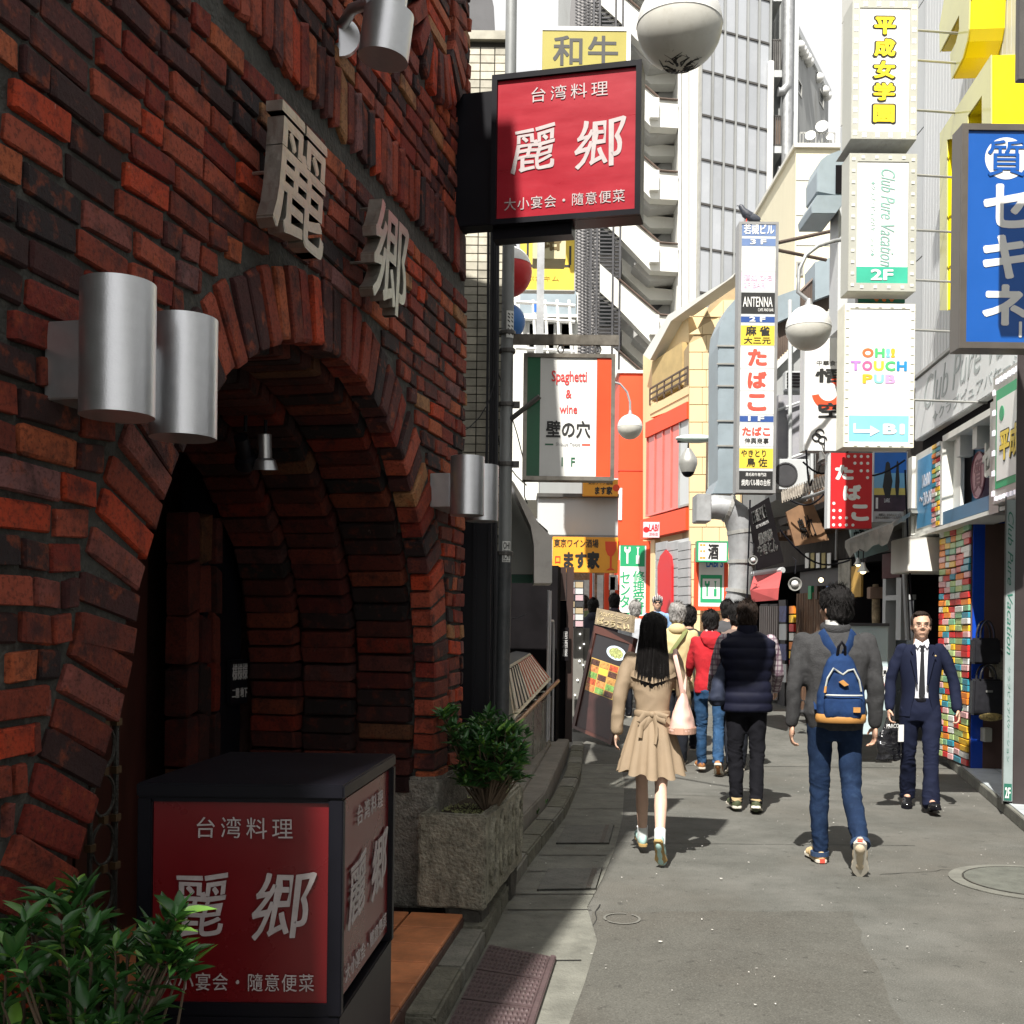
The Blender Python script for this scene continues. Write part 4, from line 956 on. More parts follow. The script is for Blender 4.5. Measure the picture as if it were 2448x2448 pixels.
hr = thing('counter_handrail', 'wooden handrail on short steel brackets along the stainless counter', 'handrail')
p0, p1 = at(513, 727, 8.9), at(558, 681, 12.4); obj('rail', MB().tube([p0, p1], .022, 10), mat('brass wood rail', (.25, .13, .07), .35, metal=.3), hr, smooth=True)
for k in range(5): p = p0.lerp(p1, .1 + k * .2); obj('bracket', MB().tube([p, p + Vector((-.13, .0, -.0))], .009, 6), M_silver, hr)
# translucent canopy
CN = Blk('plastic_canopy', 'translucent pinkish plastic side canopy with a green hem over the restaurant entrance', 'canopy', (at(505, 500, 9).x, 9), (at(555, 500, 9).x, 9))
M_vinyl = mat('aged vinyl', (.85, .80, .75), .35, var=.15, scale=3, dirt=.3, dcol=(.4, .3, .25))
CN.polyuv('side_panel', [(509, 482), (516, 492), (536, 527), (541, 545), (541, 574), (508, 574)], 0, .03, mat('canopy side', (.45, .46, .43), .4, var=.1))
CN.polyuv('front_sheet', [(510, 481), (513, 481), (539, 524), (552, 537), (552, 583), (534, 583), (534, 545), (531, 527)], -.5, -.03, M_vinyl)
CN.polyuv('green_hem', [(508, 574.5), (536, 574.5), (536, 583), (508, 583)], -.01, .02, mat('hem green', (.01, .10, .06), .5))
CN.polyuv('canopy_rib', [(505, 480), (509, 478), (517, 488), (514, 494)], -.02, 1.5, M_brown)
# rusty mortar bulge above canopy
# ---------------------------------------------------------------- leaning menu board
MBd = thing('menu_board', 'tall dark wooden food photo menu board with carved wooden header leaning beside the shop', 'menu board')
Q = [at(572.5, 728, 14.3), at(612, 745, 13.7), at(631, 633, 13.8), at(595, 625.5, 14.5)]; Q[2] = Q[1] + Q[3] - Q[0]
M_mb = mat('menu board wood', (.045, .018, .016), .4, var=.3, scale=6)
obj('board', slab(0, 1, 0, 1, -.06, 0), M_mb, MBd); 
for (a, b, c, d) in ((0, .07, 0, 1), (.93, 1, 0, 1), (.07, .93, .93, 1), (.07, .93, .0, .03)): obj('frame_rail', slab(a, b, c, d, .0, .02), mat('frame wood', (.08, .028, .02), .4), MBd)
obj('poster', slab(.09, .91, .38, .92, .001, .004), mat('menu black', (.02, .018, .02), .3), MBd)
pc = [mat('food %s' % n, c, .4, var=.6, scale=22, dirt=.7, dcol=d) for n, c, d in (('noodle', (.45, .16, .05), (.7, .5, .25)), ('fried', (.42, .22, .06), (.12, .03, .02)), ('salad', (.12, .25, .05), (.6, .55, .4)), ('stew', (.35, .05, .02), (.7, .35, .1)), ('dark', (.05, .02, .015), (.5, .2, .1)))]
obj('photo_mount', slab(.10, .80, .385, .70, .004, .006), mat('gold paper', (.5, .32, .08), .5), MBd)
for r0 in range(5):
    for c0 in range(3):
        obj('food_photo', slab(.115 + c0 * .23, .115 + c0 * .23 + .205, .392 + r0 * .061, .392 + r0 * .061 + .055, .006, .009), M_yel if (r0, c0) == (3, 1) else pc[(r0 * 3 + c0 * 2 + r0 // 2) % 5], MBd)
c = bl(.66, .81, .012); ex = (bl(.9, .81, .012) - c); ez = (bl(.66, .875, .012) - c)
def dsc(r, z, n=20, jit=0): return [tuple(bl(.66, .81, z) + ex * (r * math.cos(k / n * 6.283)) + ez * (r * math.sin(k / n * 6.283) * (1 + jit * math.sin(k * 3)))) for k in range(n)]
obj('plate', MB().add(dsc(1, .010), [tuple(range(20))]), mat('plate blue white', (.5, .6, .68), .3), MBd)
obj('salad', MB().add(dsc(.72, .013, jit=.15), [tuple(range(20))]), mat('salad', (.30, .34, .12), .5, var=.8, scale=45, dirt=.8, dcol=(.6, .45, .3)), MBd)
Qs = Q
Q = [at(594.5, 624, 14.5), at(631, 632.5, 13.75), at(632, 615.5, 13.75), at(597, 608, 14.5)]
obj('header_plank', slab(0, 1, 0, 1, -.05, .0), mat('driftwood plank', (.30, .24, .16), .8, var=.25, scale=8, bump=.4), MBd)
W_ = (Q[1] - Q[0]).length; H_b = (Q[3] - Q[0]).length
def quad_text(st, a0, a1, b0, b1, m, par, ext=.012, bold=.02):
    o = text(st, 0, 1, 0, 1, m, par, y=0, ext=1, bold=bold)
    for v in o.data.vertices: v.co = bl(a0 + (a1 - a0) * v.co.x, b0 + (b1 - b0) * v.co.z, ext if v.co.y < -.5 else .001)
quad_text('ばっちこい', .08, .95, .08, .5, mat('carved pale wood', (.62, .52, .32), .7), MBd); quad_text('うたげダイニング', .1, .92, .58, .85, MATS['carved pale wood'], MBd, .008, .004)
# grey pillar with dot lights and leaflet rack
GP = Blk('light_string_pillar', 'grey square pillar wrapped with a string of small white bulbs behind the menu board', 'pillar', (at(573, 680, 14.9).x, 14.9), (at(588, 680, 14.9).x, 14.9))
GP.rect('shaft', 573, 628, 583, 738, 0, .2, mat('grey painted board', (.17, .165, .15), .7, var=.15)); GP.rect('side_board', 583.5, 628, 589, 738, .02, .2, MATS['grey painted board'])
bb = MB()
for (u, v) in ((580, 634), (584, 644), (580, 648), (579.5, 661), (583, 665), (577.6, 680), (575, 695), (576, 713), (568, 717)): x, z = GP.uv(u, v, -.02); bb.ell((x, -.02, z), .011, 8, 6)
obj('bulb_string', bb, mat('lit fairy bulb', (1, .95, .85), .4, emit=2.5), GP.T, kind='stuff')
LR = Blk('leaflet_rack', 'wall rack crammed with small leaflets and stickers beside the dark door frame', 'rack', (at(566, 600, 14.6).x, 14.6), (at(584, 600, 14.6).x, 14.6))
LR.rect('back_board', 566, 580, 584, 628, 0, .06, M_dgrey)
for k in range(7):
    for q in range(2):
        LR.rect('leaflet', 567 + q * 8.5, 582 + k * 6.5, 574.5 + q * 8.5, 587.5 + k * 6.5, -.02 - .01 * (k % 2), -.001, (M_lgrey, mat('tan leaflet', (.4, .32, .2), .6), M_dgrey, mat('pink leaflet', (.5, .35, .38), .6))[(k * 3 + q) % 4])
DF = Blk('dark_door_frame', 'tall dark brown timber door frame standing left of the leaning menu board', 'door frame', (at(546, 650, 13.5).x, 13.5), (at(574, 650, 13.5).x, 13.5))
for (a, b, c, d) in ((546, 567, 553, 742), (566, 567, 573, 742), (553, 567, 566, 600)): DF.rect('post', a, b, c, d, 0, .15, MATS['dark brown timber'])
DF.rect('door_leaf', 553.5, 600.5, 565.5, 742, .05, .1, M_vblack)
sg = thing('door_notice', 'small dark vertical notice with pale sign writing on the timber door frame', 'notice', (at(565, 650, 13.4).x, 13.38), 0)
text('居酒屋', -.035, .035, 1.15, 1.5, M_pale, sg, rot=0, linesp=1) if False else text('居\n酒\n屋', -.03, .03, 1.2, 1.5, M_pale, sg)
obj('board', MB().box(-.045, .045, 0, .02, 1.15, 1.55), M_vblack, sg)
# ---------------------------------------------------------------- wine bar
WB = Blk('wine_bar', 'wine bar with a grey fascia carrying orange signs at the end of the left shops', 'building', (at(538, 500, 15.6).x, 15.6), (at(619, 500, 15.6).x, 15.6))
WB.rect('fascia', 538, 497, 618, 536, 0, .5, M_lgrey); WB.rect('top_rail', 537, 493.5, 619, 497, -.06, .5, M_frame)
WB.rect('joint', 538, 535, 618, 537.5, -.03, .4, M_frame)
WB.rect('shop_interior', 545, 560, 622, 680, 8.5, 8.6, mat('warm shop interior', (.20, .12, .07), .8, var=.8, scale=6, dirt=.6, dcol=(.5, .45, .4)))
WB.rect('upper_store', 540, 470, 582, 494, .3, 1.2, M_grey); WB.rect('upper_wall', 582, 478, 618, 494, .5, 1.2, M_lgrey)
for u in (592, 606.5, 617): WB.rect('red_post', u - 2.3, 560, u + 2.3, 670, 6.95, 7.05, M_vred)
for (a, b, c, d) in ((597, 575, 603, 630), (610, 577, 615, 610), (584, 580, 589, 600), (609, 575, 618, 590)): WB.rect('paper_banner', a, b, c, d, 6.8, 6.81, mat('banner paper', (.62, .6, .58), .7, var=.15, scale=12))
WB.rect('lower_wall', 538, 572, 552, 700, .02, .3, M_vblack)
OS = sgn('large orange wine bar sign with black Japanese lettering and a wine glass', 552.5, 537, 618, 572.5, 15.3, thick=.12, fw=.0, mp=M_orange, mf=M_orange)
OS.text('東京ワイン酒場', .02, .70, .06, .30, bold=.02); OS.text('ます家', .17, .72, .40, .90, bold=.05); OS.text('ロ', .04, .12, .55, .75, M_red, bold=.02)
gl = MB()
def gp_(a, b): return (OS.fx(a), OS.fz(b))
gl.poly([gp_(.80, .12), gp_(.98, .12), gp_(.97, .36), gp_(.93, .5), gp_(.905, .54), gp_(.905, .86), gp_(.96, .93), gp_(.82, .93), gp_(.875, .86), gp_(.875, .54), gp_(.84, .5), gp_(.81, .36)], -.008, -.003); obj('wine_glass', gl, M_vred, OS.T)
OS2 = sgn('small orange wine bar sign above the grey fascia', 583, 479.5, 618, 496, 15.4, thick=.1, fw=0, mp=M_orange, mf=M_orange)
OS2.text('東京ワイン酒場', .15, .85, .08, .32, bold=.01); OS2.text('ます家', .34, .84, .42, .92, bold=.04); OS2.disc(.95, .5, .05, M_vred, 'glass_mark')
RS2 = sgn('white and red repair centre sign with green tool icon and characters', 614.5, 541, 650, 620, 24, thick=.2, fw=.09, mf=M_vred, mp=M_white)
RS2.rect(.05, .95, -.02, .30, M_green)
def tools(S, a, b, w, h, m):
    """wrench and screwdriver pictogram"""
    cx, cz = S.fx(a), S.fz(b)
    for k in (0, 1):
        x = cx + (-.27 if k == 0 else .27) * w; q = MB()
        q.poly([(x - .05 * w, cz - .45 * h), (x + .05 * w, cz - .45 * h), (x + .05 * w, cz), (x - .05 * w, cz)] if k == 0 else [(x - .09 * w, cz - .45 * h), (x + .09 * w, cz - .45 * h), (x + .09 * w, cz - .02 * h), (x - .09 * w, cz - .02 * h)], -.012, -.007)
        obj('tool_handle', q, m, S.T); q = MB()
        if k == 0: q.poly([(x - .16 * w, cz + .42 * h), (x - .06 * w, cz + .42 * h), (x - .06 * w, cz + .28 * h), (x + .06 * w, cz + .28 * h), (x + .06 * w, cz + .42 * h), (x + .16 * w, cz + .42 * h), (x + .16 * w, cz + .2 * h), (x + .05 * w, cz + .08 * h), (x + .05 * w, cz), (x - .05 * w, cz), (x - .05 * w, cz + .08 * h), (x - .16 * w, cz + .2 * h)], -.012, -.007)
        else: q.poly([(x - .03 * w, cz), (x + .03 * w, cz), (x + .03 * w, cz + .3 * h), (x + .08 * w, cz + .42 * h), (x - .08 * w, cz + .42 * h), (x - .03 * w, cz + .3 * h)], -.012, -.007)
        obj('tool_head', q, m, S.T)
tools(RS2, .5, .14, .42, .42, M_white)
RS2.text('セ\nン\nタ\nー', .05, .42, .38, .98, M_green, bold=.02, linesp=.85); RS2.text('修\n理\n受\n付', .52, .95, .36, .98, M_green, bold=.02, linesp=.85)
# ---------------------------------------------------------------- white building with yellow signs
WW = Blk('white_shop_building', 'white narrow building with balcony frames behind the spaghetti sign', 'building', (at(500, 400, 18).x, 18), (at(577, 400, 18).x, 18))
WW.rect('wall', 500, 292, 577, 500, 0, 3, M_wht)
WW.rect('blue_grey_band', 520, 291, 576, 314, -.05, 0, M_bgrey); WW.rect('ledge', 520, 314, 577, 317, -.2, 0, M_wht)
for (a, b, c, d) in ((527, 322, 540, 352), (543, 322, 556, 352), (559, 322, 573, 352), (527, 400, 545, 470)): WW.window(a, b, c, d, 0, M_silver, M_glass, .04)
fr = MB()
for k in range(4):
    x, z = WW.uv(533 + k * 12, 300, -.9); fr.tube([(x, -.9, z), (x + .1, -.9, z - 1.6)], .025, 6)
for v in (302, 318, 348): a = WW.uv(516, v, -.9); b_ = WW.uv(575, v + 4, -.9); fr.tube([(a[0], -.9, a[1]), (b_[0], -.9, b_[1])], .03, 6)
obj('ladder_frame', fr, M_white, WW.T)
WW.rect('blue_banner', 534, 303, 543, 312, -.92, -.91, M_blue)
YS = sgn('yellow shop sign hanging below the red sign behind the pole', 519, 226, 575.5, 291, 13.5, thick=.12, fw=.012, mp=M_yel, mf=M_silver)
YS.text('とり', .30, .8, .25, .62, M_blackp, bold=.03); YS.rect(.12, .16, -.0, .62, M_blackp, 'stroke'); YS.rect(.16, .92, .60, .64, M_blackp, 'stroke'); YS.rect(.90, .94, .3, .6, M_blackp, 'stroke'); YS.text('ぶたキム', .12, .72, .78, .86, mat('ochre print', (.35, .22, .02)), bold=.004)
LT = sgn('cream lantern box with one brown character under the red hanging sign', 533, 222, 566, 259, 12.6, thick=.35, fw=.0, mp=mat('aged paper', (.55, .5, .3), .6, var=.12), mf=MATS['aged paper'])
LT.text('路', .2, .86, .15, .78, mat('brown ink', (.12, .08, .02)), bold=.03)
Wg = sgn('yellow wagyu sign with two dark characters in a white frame above the red sign', 538, 27, 630.5, 75, 12.2, thick=.18, fw=.045, mp=mat('mustard sign', (.36, .31, .06), .45, var=.04), mf=M_white)
Wg.text('和牛', .13, .90, .12, .88, mat('slate ink', (.05, .05, .05)), bold=.02, sep=1.1)
sup = MB().box(Wg.T.location.x + .02, Wg.T.location.x + .1, 12.25, 12.35, 4.2, 6.8); single('sign_post', sup, M_galv, 'galvanised post carrying the yellow wagyu sign behind the red sign', 'post')
for (lab, u, v, Y_, r_, m, tx) in (('red and white round paper lantern half hidden behind the grey pole', 508, 272, 9.2, .20, M_red, '祭'), ('blue round paper lantern below the red one behind the grey pole', 508, 322, 9.3, .145, mat('lantern blue', (.05, .18, .5), .5), None)):
    T = thing('paper_lantern', lab, 'lantern', at(u, v, Y_), 0, 'round lanterns behind the pole')
    obj('shade', MB().ell((0, 0, 0), (r_, r_, r_ * 1.05), 28, 18), m, T, smooth=True); obj('cap', MB().lathe([(r_ * .35, r_ * .95), (r_ * .35, r_ * 1.1), (0, r_ * 1.1)], 16), M_dgrey, T)
    if tx:
        up2 = MB().lathe([((r_ + .003) * math.cos(R(a)), (r_ + .003) * 1.05 * math.sin(R(a))) for a in range(15, 76, 10)], 28); obj('white_band', up2, M_white, T, smooth=True)
# ================================================================ far towers
TW = Blk('stair_tower', 'tall off-white tower with zigzag open stair landings and dark louvre shaft', 'building', (at(574, 300, 40).x, 40), (at(701, 300, 40).x, 40))
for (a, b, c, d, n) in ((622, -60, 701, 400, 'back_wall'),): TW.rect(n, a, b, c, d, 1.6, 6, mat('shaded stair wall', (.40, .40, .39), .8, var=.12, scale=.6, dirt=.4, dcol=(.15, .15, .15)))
TW.rect('pier', 678, -60, 701, 420, -.1, 1.6, M_wht)
TW.rect('shaft_wall', 574, -60, 622, 420, 1.0, 6, mat('grey shaft wall', (.33, .32, .32), .8, var=.1))
for k in range(6): TW.rect('shaft_window', 600, 8 + k * 72, 613, 38 + k * 72, .9, .99, M_glass)
for k in range(-1, 6):
    dv = -72 * (k - 0)
    top = [(600, 264), (619, 281), (659.5, 316), (678, 317.5)]; bot = [(678, 344), (651, 342.6), (619, 309), (600, 292)]
    TW.polyuv('stair_parapet', [(u, v + dv) for u, v in top + bot], -.4, .1, M_wht)
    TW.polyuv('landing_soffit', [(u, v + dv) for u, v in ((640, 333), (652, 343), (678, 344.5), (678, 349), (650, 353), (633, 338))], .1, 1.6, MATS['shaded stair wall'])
    TW.polyuv('inner_flight', [(u, v + dv) for u, v in ((622, 330), (655, 360), (678, 362), (678, 372), (650, 372), (622, 345))], .9, 1.5, M_wht)
    x, z = TW.uv(657, 326 + dv, -.42); TW.box('lamp_box', x - .28, x + .05, -.62, -.4, z - .35, z + .35, M_white)
    a = [TW.uv(u, v + dv, -.45) for u, v in ((619, 279), (660, 314.5), (678, 316))]; obj('handrail', MB().tube([(p[0], -.45, p[1]) for p in a], .04, 6), M_brown, TW.T)
    TW.polyuv('dark_opening', [(u, v + dv) for u, v in ((633, 283), (640, 276), (662, 277), (668, 300), (655, 312), (640, 300))], 1.52, 1.58, M_dgrey)
lv = MB(); 
for i in range(130):
    v = -50 + i * 3.75; a = TW.uv(592, v, -.3); b_ = TW.uv(621, v, -.3); lv.box(a[0], b_[0], -.3, -.24, a[1] - .025, a[1] + .025)
obj('louvre', lv, M_dgrey, TW.T, kind='stuff')
for u in (592, 598, 614, 621): TW.rect('louvre_post', u - 1, -60, u + 1, 420, -.42, -.3, M_dgrey)
ms = MB()
for i in range(150):
    v = -60 + i * 3.3; a = TW.uv(575, v, -.1); b_ = TW.uv(591, v + 7, -.1); c_ = TW.uv(575, v + 7, -.1); d_ = TW.uv(591, v, -.1)
    ms.add([(a[0], -.1, a[1]), (a[0], -.1, a[1] - .05), (b_[0], -.1, b_[1] - .05), (b_[0], -.1, b_[1])], [(0, 1, 2, 3)]); ms.add([(c_[0], -.13, c_[1]), (c_[0], -.13, c_[1] - .05), (d_[0], -.13, d_[1] - .05), (d_[0], -.13, d_[1])], [(0, 1, 2, 3)])
obj('mesh_screen', ms, M_dgrey, TW.T, kind='stuff')
for u, r_ in ((679.5, .06), (687, .06)):
    a = TW.uv(u, -60, -.25); b_ = TW.uv(u, 380, -.25); obj('white_downpipe', MB().tube([(a[0], -.25, a[1]), (b_[0], -.25, b_[1])], r_, 8), M_white, TW.T, smooth=True)
CW = Blk('glass_tower', 'tall tower with a grey blue curtain wall of narrow glass panels', 'building', (at(699, 200, 39.8).x, 39.8), (at(768, 200, 41).x, 41))
CW.box('core', .02, CW.L - .02, .12, 12, 0, 33, M_grey)
cols = [i * CW.L / 6 for i in range(7)]; zs = [10.6 + i * 1.6 for i in range(-6, 12)]
for i in range(6):
    for j in range(len(zs) - 1):
        rj = random.Random(i * 31 + j); o = CW.box('glass_panel', cols[i] + .05, cols[i + 1] - .05, .0, .03, zs[j] + .04, zs[j + 1] - .04, M_glassb); o.rotation_euler = (rj.uniform(-.012, .012), 0, rj.uniform(-.006, .006)) if False else (0, 0, 0)
for x in cols: CW.box('mullion', x - .03, x + .03, -.07, .1, 0, 33, M_grey if x not in (cols[0],) else M_silver)
for z in zs: CW.box('transom', .05, CW.L - .05, -.04, .1, z - .035, z + .035, M_frame)
BS = Blk('balcony_block', 'narrow grey apartment side with stacked balconies and silver ducts right of the glass tower', 'building', (at(767, 200, 41.5).x, 41.5), (at(797, 200, 41.5).x, 41.5))
BS.rect('back_wall', 766, -60, 792, 420, 2.0, 8, M_grey); BS.rect('side_pier', 790, -60, 797, 420, .2, 8, M_lgrey)
for v in (70, 146, 212, -6, 280): 
    BS.rect('balcony_slab', 766, v, 782, v + 7, -.2, 2, M_lgrey)
    rl = MB(); a = BS.uv(766.5, v, -.2); b_ = BS.uv(781, v - 30, -.2)
    for k in range(9): x = a[0] + (b_[0] - a[0]) * k / 8; rl.box(x - .02, x + .02, -.2, -.16, a[1], b_[1])
    rl.box(a[0], b_[0], -.2, -.14, b_[1] - .03, b_[1] + .03); obj('railing', rl, M_frame, BS.T)
BS.rect('reed_screen', 767, 117, 781, 144, -.12, -.08, mat('reed screen', (.42, .24, .14), .8, var=.2))
x, z = BS.uv(771, 62, -.6); x2, z2 = BS.uv(771, 230, -.6); obj('white_pipe', MB().tube([(x, -.6, z), (x, -.6, z2)], .12, 10), M_white, BS.T, smooth=True)
x, z = BS.uv(789, -60, -.4); x2, z2 = BS.uv(789, 240, -.4); obj('duct', MB().tube([(x, -.4, z), (x, -.4, z2)], .19, 12), M_galv, BS.T, smooth=True)
for v in (84, 163, 232):
    p = [BS.uv(u, w, -.5) for u, w in ((778, v + 8), (783, v + 8), (787.5, v + 2), (788, v - 8))]; obj('duct_elbow', MB().tube([(q[0], -.5, q[1]) for q in p], .17, 10), M_galv, BS.T, smooth=True)
GS = Blk('grey_block', 'plain grey side wall of a distant block with small vents and windows', 'building', (at(791, 50, 45).x, 45), (at(829, 50, 51).x, 51))
GS.box('wall', 0, GS.L, 0, 10, 0, 26.4, M_grey); GS.box('coping', -.1, GS.L + .1, -.1, 10, 26.4, 26.7, M_lgrey)
for (u, v) in ((799, 87), (821, 98)): GS.window(u - 2.2, v - 6, u + 2.2, v + 8, 0, M_silver, M_glass, .06)
for (u, v) in ((800, 46), (802, 50), (804, 54), (807, 58), (809, 62), (819, 78), (825, 91), (827, 96)): x, z = GS.uv(u, v, -.1); obj('vent_cap', MB().ell((x, -.1, z), .22, 10, 6), M_white, GS.T, smooth=True)
CR = Blk('cream_block', 'cream apartment block with satellite dishes on its roof', 'building', (at(795, 200, 30).x, 30), (at(840, 200, 30).x, 30))
CR.rect('wall', 795, 146, 842, 320, 0, 6, M_cream2); CR.rect('roof_edge', 794, 143, 843, 147, -.1, 6, M_wht)
CR.window(808, 192, 812, 202, 0, M_silver, M_lgrey, .05); CR.window(796, 262, 803, 276, 0, M_silver, M_glass, .05)
for v in (180, 215, 245): CR.rect('panel_joint', 796, v, 840, v + .6, -.012, 0, M_grey)
rl = MB(); a = CR.uv(800, 143, .3); b_ = CR.uv(835, 133, .3)
for k in range(12): x = a[0] + (b_[0] - a[0]) * k / 11; rl.box(x - .012, x + .012, .3, .33, a[1] - .05, b_[1])
rl.box(a[0], b_[0], .3, .33, b_[1] - .02, b_[1] + .02); obj('roof_railing', rl, M_silver, CR.T)
for i, (u, v, r_, lb) in enumerate(((822, 127, .17, 'largest white satellite dish on the cream block roof'), (810.5, 136, .14, 'leftmost white satellite dish on the cream block roof'), (830, 137, .10, 'small white satellite dish at the right end of the cream block roof'))):
    T = thing('satellite_dish', lb, 'satellite dish', at(u, v, 30.2), R(-20)); X = Matrix.Rotation(R(80), 4, 'X')
    obj('dish', MB().lathe([(0, 0), (r_ * .5, r_ * .07), (r_, r_ * .28), (r_ * 1.02, r_ * .26), (r_ * .5, r_ * .02), (0, -.01)], 20, X), M_white, T, smooth=True); obj('mast', MB().tube([(0, .05, 0), (0, .05, -.4)], .02, 6), M_silver, T)
# ---------------------------------------------------------------- cream and red electronics building at the end of the street
LA = Blk('electronics_store', 'cream stone clad electronics store with red bands and arched red door at the street end', 'building', (at(643, 500, 29).x, 29), (at(689, 500, 26).x, 26))
LA.polyuv('wall', [(643, 356), (667, 318), (672, 316), (688, 306), (689, 342), (689, 545), (643, 545)], .25, 4, M_crm)
LA.polyuv('roof_slope', [(643, 355), (668, 315), (727, 280), (736, 272), (733, 277), (671, 321), (650, 360)], -.05, .3, M_wht)
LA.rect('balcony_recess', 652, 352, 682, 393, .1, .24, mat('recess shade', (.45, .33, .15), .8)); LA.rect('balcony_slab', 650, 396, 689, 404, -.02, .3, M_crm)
LA.polyuv('upper_wall', [(650, 404), (689, 392), (689, 404), (650, 418)], .0, .26, M_crm)
rl = MB(); a = LA.uv(650, 400, -.02); b_ = LA.uv(688, 372, -.02); zb, zt = LA.uv(669, 395, -.02)[1], LA.uv(669, 378, -.02)[1]
for k in range(6): x = a[0] + (b_[0] - a[0]) * k / 5; rl.box(x - .02, x + .02, -.04, -.01, zb, zt)
for z in (zt, (zt * 2 + zb) / 3, (zt + zb * 2) / 3): rl.box(a[0], b_[0], -.04, -.01, z - .02, z + .02)
obj('balcony_rail', rl, M_brown, LA.T)
z = [LA.uv(669, v, 0)[1] for v in (412, 428, 505, 519, 534)]; X0, X1 = LA.uv(647, 470)[0], LA.uv(688.5, 470)[0]
LA.box('red_band', X0, X1, -.06, .2, z[1], z[0], M_vred); LA.box('red_band', X0 - .3, X1, -.06, .2, z[4], z[3] + .15, M_vred)
for k in range(5):
    x = X0 + (X1 - X0) * k / 5; f = obj('window', MB().box(x, x + .04, -.03, .1, z[3] + .2, z[1]).box(x + .04, x + (X1 - X0) / 5, -.03, .1, z[3] + .2, z[3] + .25), M_silver if k > 3 else M_redgl, LA.T)
    obj('pane', MB().box(x + .04, x + (X1 - X0) / 5 - .002, 0, .05, z[3] + .25, z[1] - .003), M_redgl if k < 4 else M_lgrey, f)
LA.rect('entrance_wall', 655, 541, 689, 640, .02, .4, M_lgrey); LA.rect('side_wall', 640, 541, 654, 640, .1, .5, M_crm)
for r0 in range(10):
    for c0 in range(3): LA.rect('stone_block', 655.5 + c0 * 11.2, 542 + r0 * 9, 666 + c0 * 11.2, 550.2 + r0 * 9, -.04, .02, mat('grey stone block', (.33, .34, .35), .8, var=.12))
LA.polyuv('red_arch_door', [(657.5, 640), (657.5, 566), (660, 556), (665, 550), (670, 556), (671.5, 566), (671.5, 640)], -.1, -.045, M_red)
LS_ = sgn('small pink and white shop name sign on the lower red band', 643.5, 522, 659.5, 537.5, 25.5, thick=.08, fw=.0, mp=mat('pale pink print', (.75, .55, .62)), mf=M_white)
LS_.text('LABI', .32, .95, .14, .6, M_red, bold=.03, shear=.15); LS_.text('渋谷店', .35, .9, .68, .9, M_red, bold=.0); LS_.disc(.17, .5, .07, M_red, 'emblem')
LF = Blk('stone_clad_front', 'cream stone clad gable front of the electronics store facing the street', 'building', (at(689, 450, 25.98).x, 25.98), (at(745, 450, 25.98).x, 25.98))
LF.polyuv('wall', [(689, 343), (700, 325), (712, 301), (738, 274), (745, 274), (745, 660), (689, 660)], .03, 3, mat('cladding joint', (.4, .3, .17), .9))
for r0 in range(20):
    v0, v1 = 300 + r0 * 17.5, 316.7 + r0 * 17.5
    for c0 in range(3):
        u0, u1 = 689.5 + c0 * 17 - (4 if r0 % 2 and c0 else 0), 706 + c0 * 17 - (4 if r0 % 2 and c0 < 2 else 0)
        pts = [(u0, v0), (u1, v0), (u1, v1), (u0, v1)]
        if v0 < 345:
            def lim(u): return 343 - (u - 689) * 1.4 if u < 738 else 274
            pts = [(u, max(v, min(lim(u) + 1, v1 - .5))) for u, v in pts]
        LF.polyuv('cladding_slab', pts, .0, .03, M_crm)
LF.rect('window', 706, 442, 720, 506, -.04, .0, M_brown); LF.rect('pane', 708, 444, 720, 505, -.05, -.041, mat('pale blind', (.50, .58, .50), .4))
LF.rect('base_wall', 689.5, 630, 745, 700, -.01, .03, M_crm)
WS = sgn('red bordered white sign with green tool icon on the cream building', 694.5, 548, 728, 610.5, 25, thick=.1, fw=.09, mf=M_vred, mp=M_white)
WS.rect(.08, .92, .42, .93, M_green); WS.rect(.16, .84, .49, .86, M_white, 'inner_panel', y=-.009); tools(WS, .5, .67, .34, .40, M_green)
WS.text('LABI S', .3, .95, .12, .28, M_blue, bold=.02)
SK = sgn('green neon framed sake sign on the cream building', 697, 541, 728, 562, 24.6, thick=.25, fw=.03, mf=M_green, mp=M_white)
SK.text('酒', .34, .72, .08, .95, M_blackp, bold=.04); SK.text('三三', .05, .25, .1, .9, mat('gold print', (.5, .3, .05)), bold=.02)
RT = Blk('red_tower', 'bright vermilion advertising tower beside the cream store', 'tower', (at(618, 480, 30).x, 30), (at(648, 480, 30).x, 30))
RT.rect('shaft', 618, 372, 648, 640, 0, 2.5, M_vred, bevel=.02); RT.rect('cap', 617.5, 370, 648.5, 373, -.05, 2.6, M_white)
RT.rect('seam', 618, 470, 648, 471, -.015, 0, mat('dark vermilion', (.6, .05, .02)))
RT.rect('poster', 618.5, 488, 622, 520, -.03, 0, M_white)
PB = Blk('distant_street_block', 'blurred grey shopfronts closing the street behind the crowd', 'building', (at(555, 600, 42).x, 42), (at(700, 600, 42).x, 42))
PB.rect('wall', 540, 520, 700, 640, 0, 3, M_lgrey)
for k in range(8): PB.window(560 + k * 14, 600, 571 + k * 14, 628, 0, M_frame, M_glass, .1)
